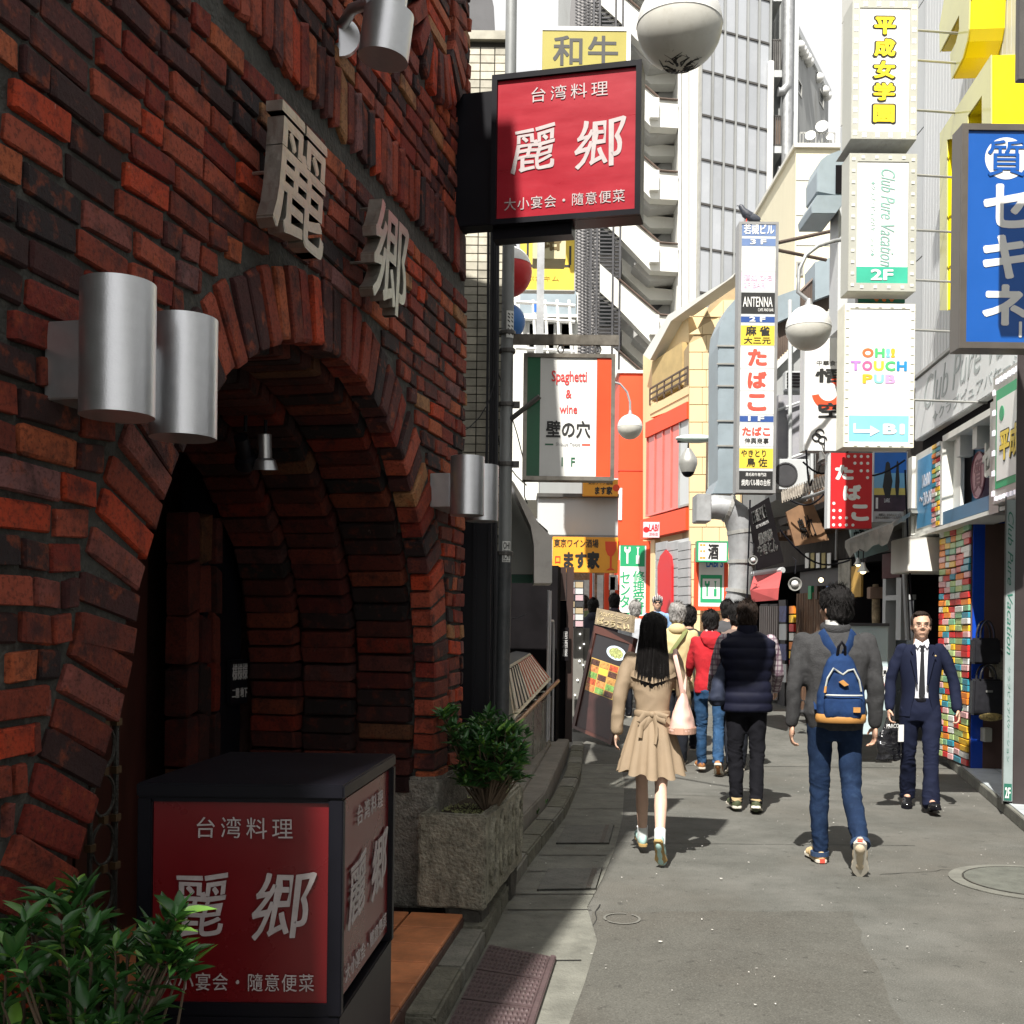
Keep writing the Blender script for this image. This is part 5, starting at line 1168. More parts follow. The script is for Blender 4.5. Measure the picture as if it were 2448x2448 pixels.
# cctv and lamp arm on the duct
CM = thing('security_camera', 'silver dome security camera and pale green lamp head on an arm before the cream building', 'security camera', at(688, 463, 20))
obj('housing', MB().lathe([(.0, -.2), (.12, -.17), (.17, -.02), (.17, .06), (.1, .18), (.05, .26), (0, .26)], 20), M_silver, CM, smooth=True); obj('dome', MB().ell((0, 0, -.14), .12, 14, 8), M_black, CM, smooth=True)
obj('lamp_head', MB().ell((.12, 0, .44), (.36, .14, .08), 18, 8), mat('pale green enamel', (.5, .6, .56), .4), CM, smooth=True); obj('arm', MB().tube([(.4, 0, .44), (.8, 0, .38), (1.1, 0, .3)], .035, 8), MATS['pale green enamel'], CM, smooth=True)
obj('bracket', MB().tube([(0, 0, .25), (0, 0, .38), (-.2, 0, .38)], .02, 6), M_dgrey, CM)
# ================================================================ large ducts and the floor directory
DA = Blk('arched_duct', 'tall blue grey arched ventilation duct left of the floor directory', 'duct', (at(716, 400, 16).x, 16), (at(745, 400, 16).x, 16))
DA.polyuv('duct_body', [(718, 480), (718, 345), (720, 325), (727, 308), (736, 298), (745, 295), (745, 484), (738, 494), (712, 494)], 0, .8, M_bgrey, bevel=.01)
for v in (345, 363, 385, 420, 445): DA.rect('rib', 717, v, 744, v + 1.6, -.02, 0, M_silver)
ED = thing('elbow_duct', 'fat silver elbow duct turning down below the floor directory', 'duct')
pts = [at(u, v, 15.4) for u, v in ((700, 509), (714, 507), (727, 508), (736, 515), (741, 530), (742, 560), (740, 590), (733, 612))]
obj('pipe', MB().tube(pts, [.15, .17, .18, .19, .19, .18, .17, .16], 20), M_galv, ED, smooth=True); b_ = at(703, 509, 15.4); obj('inlet_box', MB().box(b_.x - .12, b_.x + .08, 15.2, 15.6, b_.z - .19, b_.z + .19), M_galv, ED, bevel=.01)
for i in (2, 4, 5, 6): obj('clamp', MB().tube([pts[i], pts[i] + (pts[min(i + 1, 7)] - pts[i - 1]).normalized() * .05], .2, 20), M_silver, ED)
FD = sgn('tall floor directory sign stack with a pigeon on top, listing shops by floor', 737.5, 222, 777, 493, 15, thick=.22, fw=.035, mf=mat('directory frame', (.30, .30, .30), .4, metal=.4, var=.1), mp=M_lgrey, name='directory_sign')
FD.T.rotation_euler = (0, 0, 0)
M_nav = mat('navy print', (.03, .08, .28), .4); M_slate = mat('slate blue print', (.13, .2, .38), .4); M_pinkp = mat('lilac print', (.72, .55, .68), .4, var=.03); M_tab = mat('tobacco red', (.8, .09, .06), .4)
rows = [(222, 236, M_slate), (238, 246, M_slate), (248, 271, M_white), (272, 291, M_pinkp), (292, 314, M_blackp), (316, 322.5, M_nav), (325, 345.5, M_yel), (347, 368, M_white), (369.5, 390, M_white), (392, 414, M_white), (415.5, 422, M_nav), (425, 446, M_white), (448, 468.5, M_yel), (470.5, 490, M_blackp)]
def fv(v): return (v - 222 - 2.5) / (271 - 5)
for a, b, m in rows: FD.rect(.01, .99, fv(a + .7), fv(b), m, 'directory_panel')
wt = M_white
for st, a, b, c, d, m, bd in (('若槻ビル', .06, .94, 224.5, 234.5, wt, .02), ('3 F', .25, .72, 239.5, 244.5, wt, .03), ('ANTENNA', .06, .92, 297, 307, wt, .01), ('CAFE AND BAR', .5, .95, 308.5, 311.5, wt, .0), ('2 F', .25, .72, 317, 321.8, wt, .03),
        ('麻 雀', .15, .85, 326, 336, M_blackp, .03), ('大三元', .1, .88, 337, 344, M_blackp, .015), ('た', .22, .78, 349, 366, M_tab, .05), ('ば', .22, .78, 371.5, 388.5, M_tab, .05), ('こ', .22, .78, 394, 411, M_tab, .05), ('1 F', .25, .72, 416.5, 421.3, wt, .03),
        ('たばこ', .08, .9, 427, 436, M_tab, .04), ('伸興商事', .15, .86, 438, 444, M_blackp, .012), ('やきとり', .06, .78, 450, 457, M_blackp, .01), ('鳥 佐', .22, .82, 458, 467, M_blackp, .015), ('黒毛和牛専門店', .2, .8, 473, 476.5, wt, .01), ('焼肉バル韓の台所', .08, .92, 479.5, 486, wt, .012),
        ('酒処 ひろ', .08, .9, 275, 281, mat('faint print', (.62, .47, .55)), .0), ('2F BAR', .08, .7, 283, 288, MATS['faint print'], .0)):
    FD.text(st, a, b, fv(c), fv(d), m, bold=bd, y=-.009)
am = MB()
for (u0, v0, u1, v1) in ((777, 243, 832, 231), (777, 250, 826, 260)): am.tube([at(u0, v0, 15.1), at(u1, v1, 15.4)], .025, 8)
obj('stay_rod', am, M_brown, FD.T).matrix_parent_inverse = FD.T.matrix_world.inverted() if False else Matrix.Translation(-FD.T.location)
PG = thing('pigeon', 'dark grey pigeon perched on top of the floor directory', 'bird', at(747, 221, 15.05) + Vector((0, .05, 0)), 0)
bd_ = MB(); bd_.tube([(-.10, 0, .235), (-.075, 0, .215), (-.05, 0, .17), (-.01, 0, .12), (.05, 0, .08), (.12, 0, .035), (.20, 0, -.01)], [.018, .036, .04, .062, .062, .042, .012], 14)
obj('body', bd_, mat('pigeon feathers', (.035, .04, .055), .5, var=.5, scale=30), PG, smooth=True)
obj('beak', MB().tube([(-.115, 0, .228), (-.14, 0, .22)], [.008, .002], 6), M_dgrey, PG); obj('tail', MB().box(.15, .27, -.02, .02, -.05, -.03, Matrix.Rotation(.5, 4, 'Y') @ Matrix.Translation((-.03, 0, .09))), MATS['pigeon feathers'], PG)
for y in (-.02, .02): obj('leg', MB().tube([(.0, y, .07), (.0, y, .0), (-.03, y, .0)], .006, 5), M_tab, PG)
for y in (-.045, .045): obj('wing', MB().ell((.06, y, .085), (.11, .014, .045), 12, 8, Matrix.Rotation(.35, 4, 'Y')), MATS['pigeon feathers'], PG, smooth=True)
# ---------------------------------------------------------------- grey service block between directory and pub sign
GW = Blk('service_block', 'grimy grey service building with brown stair railing behind the signs', 'building', (at(775, 400, 17).x, 17), (at(848, 400, 17).x, 17))
GW.polyuv('wall', [(776, 368), (843, 300), (848, 296), (848, 520), (776, 500)], .05, 2.5, M_grey)
GW.rect('side_wall', 778, 395, 806, 480, -.25, .05, mat('patched grey wall', (.30, .30, .33), .7, var=.2, scale=2, dirt=.4, dcol=(.45, .45, .42)))
GW.polyuv('stair_string', [(776, 362), (845, 294), (845, 301), (776, 370)], -.06, .05, M_lgrey)
rl = MB()
for k in range(30):
    u = 777 + k * 2.3; vt = 318 - (u - 776) * .985; vb = vt + 44; a = GW.uv(u, vt, -.04); b_ = GW.uv(u, vb, -.04); rl.box(a[0] - .016, a[0] + .016, -.05, -.03, b_[1], a[1])
obj('baluster', rl, M_brown, GW.T, kind='stuff'); a, b_ = GW.uv(775, 317, -.04), GW.uv(845, 248, -.04); obj('stair_handrail', MB().tube([(a[0], -.04, a[1]), (b_[0], -.04, b_[1])], .03, 6), M_brown, GW.T)
GW.rect('vent_frame', 785.5, 371, 802, 389, -.28, -.1, M_lgrey)
for k in range(5): GW.rect('vent_slot', 787, 372.5 + k * 3.2, 801, 374.5 + k * 3.2, -.3, -.27, M_vblack)
for (u0, v0, u1, v1, r_) in ((790, 300, 790, 470, .03), (812, 330, 812, 520, .025), (778, 410, 806, 400, .02), (780, 462, 840, 440, .02), (783, 485, 800, 486, .04)):
    a, b_ = GW.uv(u0, v0, -.3), GW.uv(u1, v1, -.3); obj('pipe', MB().tube([(a[0], -.3, a[1]), (b_[0], -.3, b_[1])], r_, 8), M_lgrey, GW.T, smooth=True)
for (u0, v0, u1, v1) in ((778, 296, 800, 322), (815, 262, 842, 300)): GW.polyuv('hood', [(u0, v0), (u1, v0 - 8), (u1, v1 - 10), (u0, v1)], -.2, .4, M_bgrey)
HD = Blk('duct_hood', 'blue grey metal exhaust hood with a tray left of the upper signs', 'duct', (at(812, 180, 13).x, 13), (at(846, 180, 13).x, 13))
HD.polyuv('hood', [(817, 192), (817, 172), (821, 160), (827, 155), (840, 150), (847, 152), (847, 196), (838, 196)], 0, .5, M_bgrey, bevel=.008)
HD.polyuv('tray', [(811, 206), (817, 195), (843, 195), (843, 204), (836, 213.5), (812, 213.5)], -.15, .45, M_bgrey, bevel=.006); HD.rect('dark_gap', 836, 165, 842, 193, -.02, .1, M_vblack)
HD.rect('support', 838, 196, 848, 330, .05, .4, M_lgrey)
# ---------------------------------------------------------------- silver building behind the vertical signs
SB = Blk('silver_building', 'pale silver panelled building side behind the column of vertical signs', 'building', (5.02, 17.2), (5.02, 13.55))
SB.box('wall', 0, SB.L, .03, 6, 4.6, 17, M_frame)
for i in range(7):
    for j in range(4):
        rj = random.Random(i * 5 + j); SB.box('facade_panel', j * SB.L / 4 + .01, (j + 1) * SB.L / 4 - .01, .0, .03, 4.6 + i * 1.6 + .01, 4.6 + (i + 1) * 1.6 - .01, M_lgrey if rj.random() < .7 else M_wht)
# ---------------------------------------------------------------- right building with the long fascia
RB = Blk('pawn_shop_building', 'white right hand building with long pale fascia over the shop fronts', 'building', (5.0, 13.55), (3.35, -4.9))
RB.box('upper_wall', 0, RB.L, .02, 6, 4.66, 13, M_lgrey)
M_rib = mat('white ribbed cladding', (.62, .64, .65), .45, var=.04, scale=1, dirt=.15, dcol=(.5, .5, .5), streak=6)
for k in range(46): RB.box('cladding_strip', .02 + k * .115, .02 + k * .115 + .105, -.025, .02, 4.66, 12.5, M_rib)
RB.box('fascia', .05, RB.L, -.10, .3, 3.88, 4.62, mat('white fascia enamel', (.78, .81, .82), .45, var=.04, dirt=.2, dcol=(.5, .5, .48), streak=5), bevel=.01); RB.box('fascia_cap', .03, RB.L, -.13, .3, 4.625, 4.66, M_silver)
RB.box('shadow_gap', .05, RB.L, .0, .3, 3.76, 3.88, M_vblack)
M_gt = mat('grey relief letters', (.42, .47, .47), .5)
a0, b0_ = RB.uv(921, 400, -.1)[0], RB.uv(1040, 380, -.1)[0]
text('Club Pure Vacation', a0 + .15, b0_ + .35, 4.17, 4.55, M_gt, RB.T, y=-.102, shear=.3, bold=0); text('✦クラブピュアバケーション✦', a0 + .5, b0_ + .3, 3.96, 4.10, M_gt, RB.T, y=-.102, bold=0)
# sign band
z0_, z1_ = 2.72, 3.75
def rx(u, v=480, off=-.1): return RB.uv(u, v, off)[0]
RB.box('band_back', .0, 9, .25, .6, z0_, z1_, M_dgrey)
RB.box('band_sill', .0, 9, -.12, .25, z0_ - .03, z0_ + .01, M_wht)
RB.box('end_post', rx(909.5), rx(913.5), -.12, .25, z0_ + .02, z1_ - .05, M_wht)
xs = rx(942)
RB.box('poster_frame', rx(914), rx(933.5), -.08, .2, z0_ + .02, z1_ - .04, M_wht)
M_poster = mat('sky blue poster', (.10, .33, .58), .35, var=.35, scale=1.5)
RB.box('poster', rx(916), rx(932.5), -.085, -.08, z0_ + .08, z1_ - .12, M_poster)
text('10:00\n〜20:00', rx(918.5), rx(931), 3.05, 3.42, mat('faded poster letters', (.6, .62, .68)), RB.T, y=-.087, bold=.02)
RB.box('recess_side', xs, rx(951), .0, .04, z0_ + .02, z1_ - .08, M_wht)
RB.box('recess_back', rx(951), rx(992.5), .12, .2, z0_ + .02, z1_, mat('shop sign blue', (.06, .16, .27), .4, var=.12))
RB.box('recess_ceiling', xs, rx(992.5), -.1, .25, z1_ - .08, z1_ - .01, M_wht); RB.box('recess_post', xs - .0, xs + .07, -.12, .12, z0_ + .02, z1_ - .08, M_wht)
RB.box('recess_sill', xs, rx(992.5), -.11, -.02, z0_ + .02, z0_ + .16, MATS['shop sign blue'])
RB.box('band_post', rx(992.5), rx(1002), -.13, .25, z0_ - .04, z1_ + .02, M_silver)
for u in (950, 966, 983): RB.box('ceiling_bracket', rx(u), rx(u) + .14, -.04, .1, z1_ - .30, z1_ - .08, M_wht)
cx = (rx(957) + rx(969)) / 2 + .05; ov = MB().poly([(cx + .21 * math.cos(k / 32 * 6.283), 3.19 + .24 * math.sin(k / 32 * 6.283)) for k in range(32)], .04, .115); obj('pawn_medallion', ov, mat('rose medallion', (.42, .22, .24), .4), RB.T)
rg = MB().tube([(cx + .21 * math.cos(k / 32 * 6.283), .04, 3.19 + .24 * math.sin(k / 32 * 6.283)) for k in range(33)], .012, 6); obj('medallion_rim', rg, mat('dark rose rim', (.16, .04, .06), .4), RB.T)
text('質', cx - .13, cx + .13, 3.02, 3.36, MATS['dark rose rim'], RB.T, y=.038, bold=.01)
text('セキネ', cx + .25, cx + 1.02, 3.10, 3.48, mat('cream relief letters', (.62, .62, .56), .5), RB.T, y=.06, ext=.06, bold=.05); text('SEKINE', cx + .25, cx + 1.02, 2.93, 3.02, M_white, RB.T, y=.11, bold=.0)
RB.box('rose_line', cx + .24, cx + 1.05, .10, .12, 3.05, 3.075, MATS['rose medallion'])
# block over the izakaya eave
sf = single('white_soffit_box', MB().box(4.62, 5.3, 12.9, 13.5, 2.25, 2.66), M_wht, 'white boxed beam end under the pawn shop sign band', 'beam', bevel=.01)
# ground floor of the right building: column in coloured bricks, blue recess
CB = Blk('coloured_brick_column', 'column of hand painted multicoloured little bricks beside the blue wall', 'column', at(939.6, 700, 12.78), (at(956.2, 700, 12.3).x, 12.3))
M_grout = mat('dark grout', (.10, .06, .05), .9)
cols_ = [mat('enamel %s' % n, c, .35, var=.1, scale=14, ovar=.12, dirt=.25) for n, c in (('red', (.62, .03, .03)), ('orange', (.85, .25, .03)), ('yellow', (.85, .5, .03)), ('green', (.22, .48, .28)), ('teal', (.04, .28, .38)), ('pink', (.75, .42, .42)), ('white', (.7, .7, .66)), ('lime', (.45, .6, .25)))]
def little_bricks(B, x0, x1, z0, z1, rows, percol, seed, y=-.0):
    rr_ = random.Random(seed); h = (z1 - z0) / rows; last = None
    for r0 in range(rows):
        ws = [rr_.choice([1, 1.4, 1.4, 1.8]) for _ in range(percol)]; t = sum(ws); x = x0
        for w in ws:
            wd_ = (x1 - x0) * w / t; c = rr_.choice([m for m in cols_ if m is not last]); last = c; k = rr_.uniform(-.006, .006)
            B.box('brick', x + .004, x + wd_ - .004, y - .022 - rr_.uniform(0, .01), y, z0 + r0 * h + .004 + k, z0 + (r0 + 1) * h - .004 + k, c, bevel=.006, seg=1); x += wd_
CB.box('core', -.02, CB.L + .01, .0, .4, .1, 2.7, M_grout)
little_bricks(CB, 0, CB.L, .12, 2.70, 36, 3, 3)
C2 = Blk('', '', '', (at(956.5, 700, 12.28).x, 12.28), (at(969.8, 700, 11.72).x, 11.72), T=CB.T); C2.T = bpy.data.objects.new('street_face', None); sc.collection.objects.link(C2.T); C2.T.parent = CB.T
C2.T.matrix_local = (Matrix.Translation(CB.T.location) @ Matrix.Rotation(CB.T.rotation_euler.z, 4, 'Z')).inverted() @ Matrix.Translation((C2.P0.x, C2.P0.y, 0)) @ Matrix.Rotation(math.atan2(C2.d.y, C2.d.x), 4, 'Z')
C2.box('core', .0, C2.L, .0, .4, .1, 2.7, M_grout); little_bricks(C2, 0, C2.L, .12, 2.70, 36, 2, 9)
B3 = Blk('x', 'x', 'x', (0, 0), (1, 0), T=RB.T); little_bricks(RB, rx(933.8, 480, -.08), rx(941.8, 480, -.08), z0_ + .03, z1_ - .05, 17, 2, 12, -.08)
M_bluew = mat('glossy cobalt paint', (.012, .07, .50), .22, var=.12, scale=2)
BW = Blk('blue_wall', 'glossy cobalt blue end wall of the bag shop recess', 'wall', (at(969.9, 700, 11.70).x, 11.70), (6.4, 11.70))
BW.box('wall_face', .02, BW.L, 0, .06, .1, 2.72, M_bluew)
BW.T['kind'] = 'structure'
gf = single('shop_interior_wall', MB().box(6.4, 6.6, -2, 11.9, 0, 2.8).plan([(4.88, 11.7), (6.5, 11.7), (6.5, -2), (3.65, -2)][::-1], 2.72, 2.78), M_vblack, 'dark inside wall and ceiling of the bag shop', 'wall')
gf['kind'] = 'structure'
M_ltile = mat('pale floor tile', (.48, .52, .54), .4, var=.15, scale=3, dirt=.3)
pf = bpy.data.objects.new('shop_platform', None); sc.collection.objects.link(pf); pf['kind'] = 'structure'
e0, e1 = Vector((4.93, 12.25)), Vector((4.17, 9.31)); e2 = e0 + (e1 - e0) * 2.6
obj('platform_base', MB().plan([tuple(e2), tuple(e1), tuple(e0), (5.1, 12.9), (6.6, 12.9), (6.6, e2.y)], 0, .095), M_conc, pf, bevel=.005)
dd = (e1 - e0).normalized(); nn_ = Vector((-dd.y, dd.x)) 
if nn_.x < 0: nn_ = -nn_
for i in range(15):
    for j in range(4):
        o_ = e0 + dd * (.05 + i * .305) + nn_ * (.03 + j * .305 + .0)
        q = [o_, o_ + dd * .297, o_ + dd * .297 + nn_ * .297, o_ + nn_ * .297]; 
        if min(p.y for p in q) > 11.7: continue
        obj('floor_tile', MB().plan([tuple(p) for p in (q if dd.x * nn_.y - dd.y * nn_.x > 0 else q[::-1])], .095, .105), M_ltile, pf)
# handbags on the blue wall
M_leather = mat('black leather', (.018, .018, .022), .4, var=.3, scale=12)
def bag(label, u0, v0, u1, v1, hv, m=M_leather, Y_=11.55, round_=.02):
    T = thing('handbag', label, 'handbag', at((u0 + u1) / 2, v1, Y_), 0, 'bags hanging in the blue recess'); w = (u1 - u0) / F * Y_ / 2; h = (v1 - v0) / F * Y_
    obj('bag_body', MB().poly([(-w, 0), (w, 0), (w * .93, h), (-w * .93, h)], -.06, .06), m, T, bevel=round_)
    for y in (-.05, .05): obj('handle', MB().tube([(w * .5 * math.cos(R(a)), y, h + (hv / F * Y_) * math.sin(R(a))) for a in range(0, 181, 15)], .01, 6), m, T)
    return T
bag('black tote bag with thin tall handles hanging high on the blue wall', 971, 638, 999, 664, 17)
q_ = bag('black structured handbag with arched handle and small metal plate on the blue wall', 970, 679, 1001.5, 715, 14); obj('metal_plate', MB().box(-.03, .04, -.072, -.062, .24, .262), M_silver, q_)
bag('pale patterned handbag half hidden behind the black pylon sign', 990, 655, 1006, 680, 6, mat('monogram canvas', (.28, .26, .2), .6, var=.4, scale=40), 11.62, .03)
SC = single('scarf', MB().ell(tuple(at(991, 717, 11.5)), (.13, .05, .045), 12, 6), mat('gold scarf', (.42, .32, .12), .6, var=.8, scale=30), 'crumpled gold patterned scarf below the black handbag', 'scarf', smooth=True)
OB = single('outlet_box', MB().box(at(984, 735, 11.6).x, at(991.5, 735, 11.6).x, 11.58, 11.698, at(988, 742, 11.6).z, at(988, 728, 11.6).z), mat('beige enamel', (.4, .4, .34), .5), 'beige electric outlet box on the blue wall', 'outlet box', bevel=.006)
# black pylon sign
P = gnd(1003, 806, .08); PY = thing('pylon_sign', 'tall dark brown pylon sign with a pale strip and green letters at the right edge', 'sign', (P.x, P.y, 0), R(-24))
M_pyl = mat('dark bronze panel', (.055, .045, .045), .35, metal=.3, var=.15)
obj('body', MB().box(.07, .50, .0, .5, .1, 3.9), M_pyl, PY, bevel=.006); obj('base', MB().box(.14, .45, .1, .42, 0, .1), M_black, PY)
obj('pale_strip', MB().box(.0, .07, -.004, .3, .12, 2.65), mat('grey green strip', (.26, .31, .31), .5, dirt=.2), PY, bevel=.004); obj('strip_edge', MB().box(-.012, .0, -.01, .3, .1, 2.68), M_frame, PY)
text('Club Pure Vacation', .014, .055, 1.35, 2.55, mat('deep green print', (.01, .12, .08)), PY, y=-.005, rot=R(-90), shear=.35, bold=0)
text('クラブピュアバケーション', .024, .045, .45, 1.25, MATS['deep green print'], PY, y=-.005, rot=R(-90), bold=0); obj('floor_plate', MB().box(.006, .065, -.007, -.004, .13, .27), MATS['deep green print'], PY); text('2F', .014, .056, .15, .24, M_white, PY, y=-.008, bold=.02)
# right hand sign at the edge with 平
HS = Blk('girls_school_sign', 'white sign with yellow outlined characters and bulb frame at the right edge above the pylon', 'sign', (5.0 + .0, 13.55), (3.35, -4.9)); HS.T.location = RB.T.location; HS.T.rotation_euler = RB.T.rotation_euler
x0_, x1_ = rx(1003), rx(1060); HS.box('frame', x0_, x1_ + .5, -.2, .2, 2.74, 3.95, M_silver, bevel=.006)
HS.box('green_rim', x0_ + .10, x1_ + .4, -.205, -.2, 2.88, 3.80, M_green); HS.box('face', x0_ + .14, x1_ + .35, -.209, -.205, 2.95, 3.70, M_white)
text('平成', x0_ + .22, x0_ + .75, 3.1, 3.42, M_blackp, HS.T, y=-.211, bold=.06); text('平成', x0_ + .235, x0_ + .735, 3.115, 3.405, M_yel, HS.T, y=-.215, bold=.03)
o = MB().poly([(x0_ + .27 + .06 * math.cos(k / 20 * 6.283), 3.56 + .07 * math.sin(k / 20 * 6.283)) for k in range(20)], -.213, -.21); obj('emblem', o, M_green, HS.T)
bl_ = MB()
for k in range(6): bl_.box(x0_ + .02, x0_ + .07, -.214, -.2, 2.82 + k * .19, 2.87 + k * .19); bl_.box(x0_ + .1 + k * .1, x0_ + .15 + k * .1, -.214, -.2, 2.77, 2.81); bl_.box(x0_ + .1 + k * .1, x0_ + .15 + k * .1, -.214, -.2, 3.86, 3.91)
M_bulb = mat('small white bulb tile', (.85, .82, .9), .3, emit=.25); obj('bulb_tile', bl_, M_bulb, HS.T, kind='stuff')
# ---------------------------------------------------------------- the column of vertical signs
def bulb_frame(S, n, mx, lit=True, g4=True):
    q = MB(); w = S.w; h = S.h
    def cl(x, z):
        if g4:
            for a in (-.011, .011):
                for b in (-.013, .013): q.box(x + a - .008, x + a + .008, -.016, -.011, z + b - .009, z + b + .009)
        else: q.box(x - .016, x + .016, -.018, -.011, z - .014, z + .014)
    for k in range(n): z = .06 + (h - .12) * k / (n - 1); cl(S.fw / 2, z); cl(w - S.fw / 2, z)
    for k in range(1, mx + 1): x = w * k / (mx + 1); cl(x, S.fw / 2); cl(x, h - S.fw / 2)
    obj('bulb_tile', q, M_bulb if lit else M_wht, S.T, kind='stuff')
M_cham = mat('champagne aluminium', (.50, .50, .44), .4, metal=.4, var=.08)
S1 = sgn('tall white sign with five big yellow black-outlined characters in a bulb frame', 851.5, 1, 917, 139.5, 11, thick=.30, fw=.075, mf=M_cham)
for i, ch in enumerate('平成女学園'):
    b0_, b1_ = .06 + i * .178, .06 + i * .178 + .168
    S1.text(ch, .25, .74, b0_, b1_, M_blackp, bold=.075); S1.text(ch, .285, .705, b0_ + .013, b1_ - .013, mat('sunny yellow', (.9, .68, .02), .4), y=-.012, bold=.045)
bulb_frame(S1, 12, 4)
obj('sloped_hood', MB().add([(0, -.0, 0), (S1.w, 0, 0), (S1.w - .06, .3, -.10), (-.06, .3, -.10), (0, .3, 0), (S1.w, .3, 0)], [(0, 3, 2, 1), (0, 4, 3), (1, 2, 5), (2, 3, 4, 5)]), M_galv, S1.T)
S2 = sgn('white club sign with green vertical italic lettering and a green floor plate', 848.5, 154, 916, 291.5, 11, thick=.25, fw=.08, mf=M_cham)
S2.text('Club Pure Vacation', .46, .74, .06, .86, mat('sage print', (.20, .38, .33)), rot=R(-90), shear=.35, bold=0); S2.text('✦クラブ・ピュアバケーション✦', .27, .36, .16, .78, MATS['sage print'], rot=R(-90), bold=0)
S2.rect(0, 1, .865, 1.0, mat('jade print', (.03, .38, .25)), 'floor_plate'); S2.text('2F', .28, .72, .885, .975, M_white, y=-.009, bold=.03)
bulb_frame(S2, 12, 4, False, False)
S3 = sgn('white pub sign with rainbow letters above a blue arrow plate', 844, 304, 914, 447.5, 11, thick=.25, fw=.05, mf=mat('ivory enamel', (.74, .72, .60), .5))
cmap = dict(r=(.80, .16, .05), o=(.85, .42, .03), y=(.72, .68, .05), g=(.08, .48, .16), b=(.02, .25, .55), p=(.45, .22, .55), k=(.78, .12, .28), t=(.25, .6, .55), l=(.3, .62, .2), s=(.2, .5, .75), v=(.62, .35, .6))
def rainbow(st, cs_, a0, a1, b0, b1, ws=None):
    n = len(st); ws = ws or [1] * n; t = sum(ws); a = a0
    for ch, c, w in zip(st, cs_, ws): d = (a1 - a0) * w / t; S3.text(ch, a, a + d * .9, b0, b1, mat('letter ' + c, cmap[c], .4), bold=.05); a += d
rainbow('OH!!', 'rgso', .21, .77, .295, .365, [1.3, 1.1, .5, .5]); rainbow('TOUCH', 'pkygb', .02, .98, .39, .465); rainbow('PUB', 'otv', .22, .79, .49, .56)
S3.rect(0, 1, .80, .995, mat('sky plate', (.22, .58, .75)), 'arrow_plate'); S3.text('B1', .57, .93, .86, .94, M_white, y=-.009, bold=.05)
aq = MB().poly([(S3.fx(.08), S3.fz(.86)), (S3.fx(.115), S3.fz(.86)), (S3.fx(.115), S3.fz(.905)), (S3.fx(.36), S3.fz(.905)), (S3.fx(.36), S3.fz(.875)), (S3.fx(.52), S3.fz(.917)), (S3.fx(.36), S3.fz(.955)), (S3.fx(.36), S3.fz(.93)), (S3.fx(.08), S3.fz(.93))], -.011, -.008); obj('arrow', aq, M_white, S3.T)
bulb_frame(S3, 16, 5, False, False)
ar = MB()
for v in (30, 60, 110, 175, 230, 280, 330, 400):
    p = at(914, v, 11.1); ar.tube([(p.x, 11.1, p.z), (4.85, 11.2, p.z)], .012, 6)
single('sign_arms', ar, M_silver, 'row of short dark steel arms fixing the three vertical signs to the facade', 'sign arms')['kind'] = 'stuff'
S0 = sgn('thin green and orange sign strip between the club sign and the pub sign', 858, 291, 905, 303, 11.5, thick=.1, fw=0, mp=mat('dark green strip', (.01, .12, .07)), mf=M_frame)
S0.text('ﾊﾟｽﾀ', .2, .9, .2, 1.3, mat('burnt orange', (.6, .15, .02)), bold=.04) if False else S0.text('VIV', .25, .85, .15, .9, mat('burnt orange', (.6, .15, .02)), bold=.06)
S4 = sgn('white Chinese diner sign with black brush characters on a red brushed circle', 804, 324, 846, 451, 13.6, thick=.2, fw=.012, mf=M_lgrey)
S4.text('中華食堂', .28, .92, .285, .325, M_blackp, bold=.0)
cx_, cz_ = S4.fx(.60), S4.fz(.54); arc = MB(); N = 26; po = []; pi_ = []
for k in range(N + 1):
    a = R(150 + 250 * k / N + 40); w = .055 + .03 * math.sin(k / N * 3.14); po.append((cx_ + .215 * math.cos(a), cz_ + .215 * math.sin(a))); pi_.append((cx_ + (.215 - w - .03) * math.cos(a), cz_ + (.215 - w - .03) * math.sin(a)))
for k in range(N): arc.poly([po[k], pi_[k], pi_[k + 1], po[k + 1]], -.008, -.004)
obj('red_brush_ring', arc, M_vred, S4.T)
S4.text('悟', .25, .98, .35, .46, M_blackp, y=-.010, bold=.03, warp=wavy(7, .01, 8)); S4.text('空', .33, .95, .62, .74, M_blackp, y=-.010, bold=.03, warp=wavy(8, .01, 8))
for (a, b) in ((.30, .90), (.45, .92), (.38, .865), (.75, .04), (.9, .05)):
    x, z = S4.fx(a), S4.fz(b); obj('cloud_curl', MB().tube([(x + .05 * math.cos(k / 12 * 6.28), -.010, z + .045 * math.sin(k / 12 * 6.28)) for k in range(11)], .010, 5), M_blackp, S4.T)
S5 = sgn('red tobacco sign with white dots and big white kana', 830.5, 453, 872, 528.5, 13, thick=.12, fw=.0, mp=M_red, mf=mat('tobacco dark red', (.35, .02, .02), .4))
for ch, a, b, c, d in (('た', .10, .55, .16, .36), ('ば', .30, .74, .42, .63), ('こ', .50, .93, .68, .90)): S5.text(ch, a, b, c, d, M_white, bold=.06)
dt = MB()
for (a, b) in [(.42 + .155 * i, .045) for i in range(4)] + [(.575 + .155 * i, .135) for i in range(3)] + [(.73 + .155 * i, .235) for i in range(2)] + [(.885, .325)] + [(.08, .67)] + [(.08 + .155 * i, .765) for i in range(2)] + [(.08 + .155 * i, .86) for i in range(3)] + [(.08 + .155 * i, .955) for i in range(4)]: S5.disc(a, b, .018, None, mb=dt)
obj('white_dot', dt, M_white, S5.T, kind='stuff'); obj('side_strip', MB().box(-.035, -.002, -.0, .12, 0, S5.h), M_lgrey, S5.T)
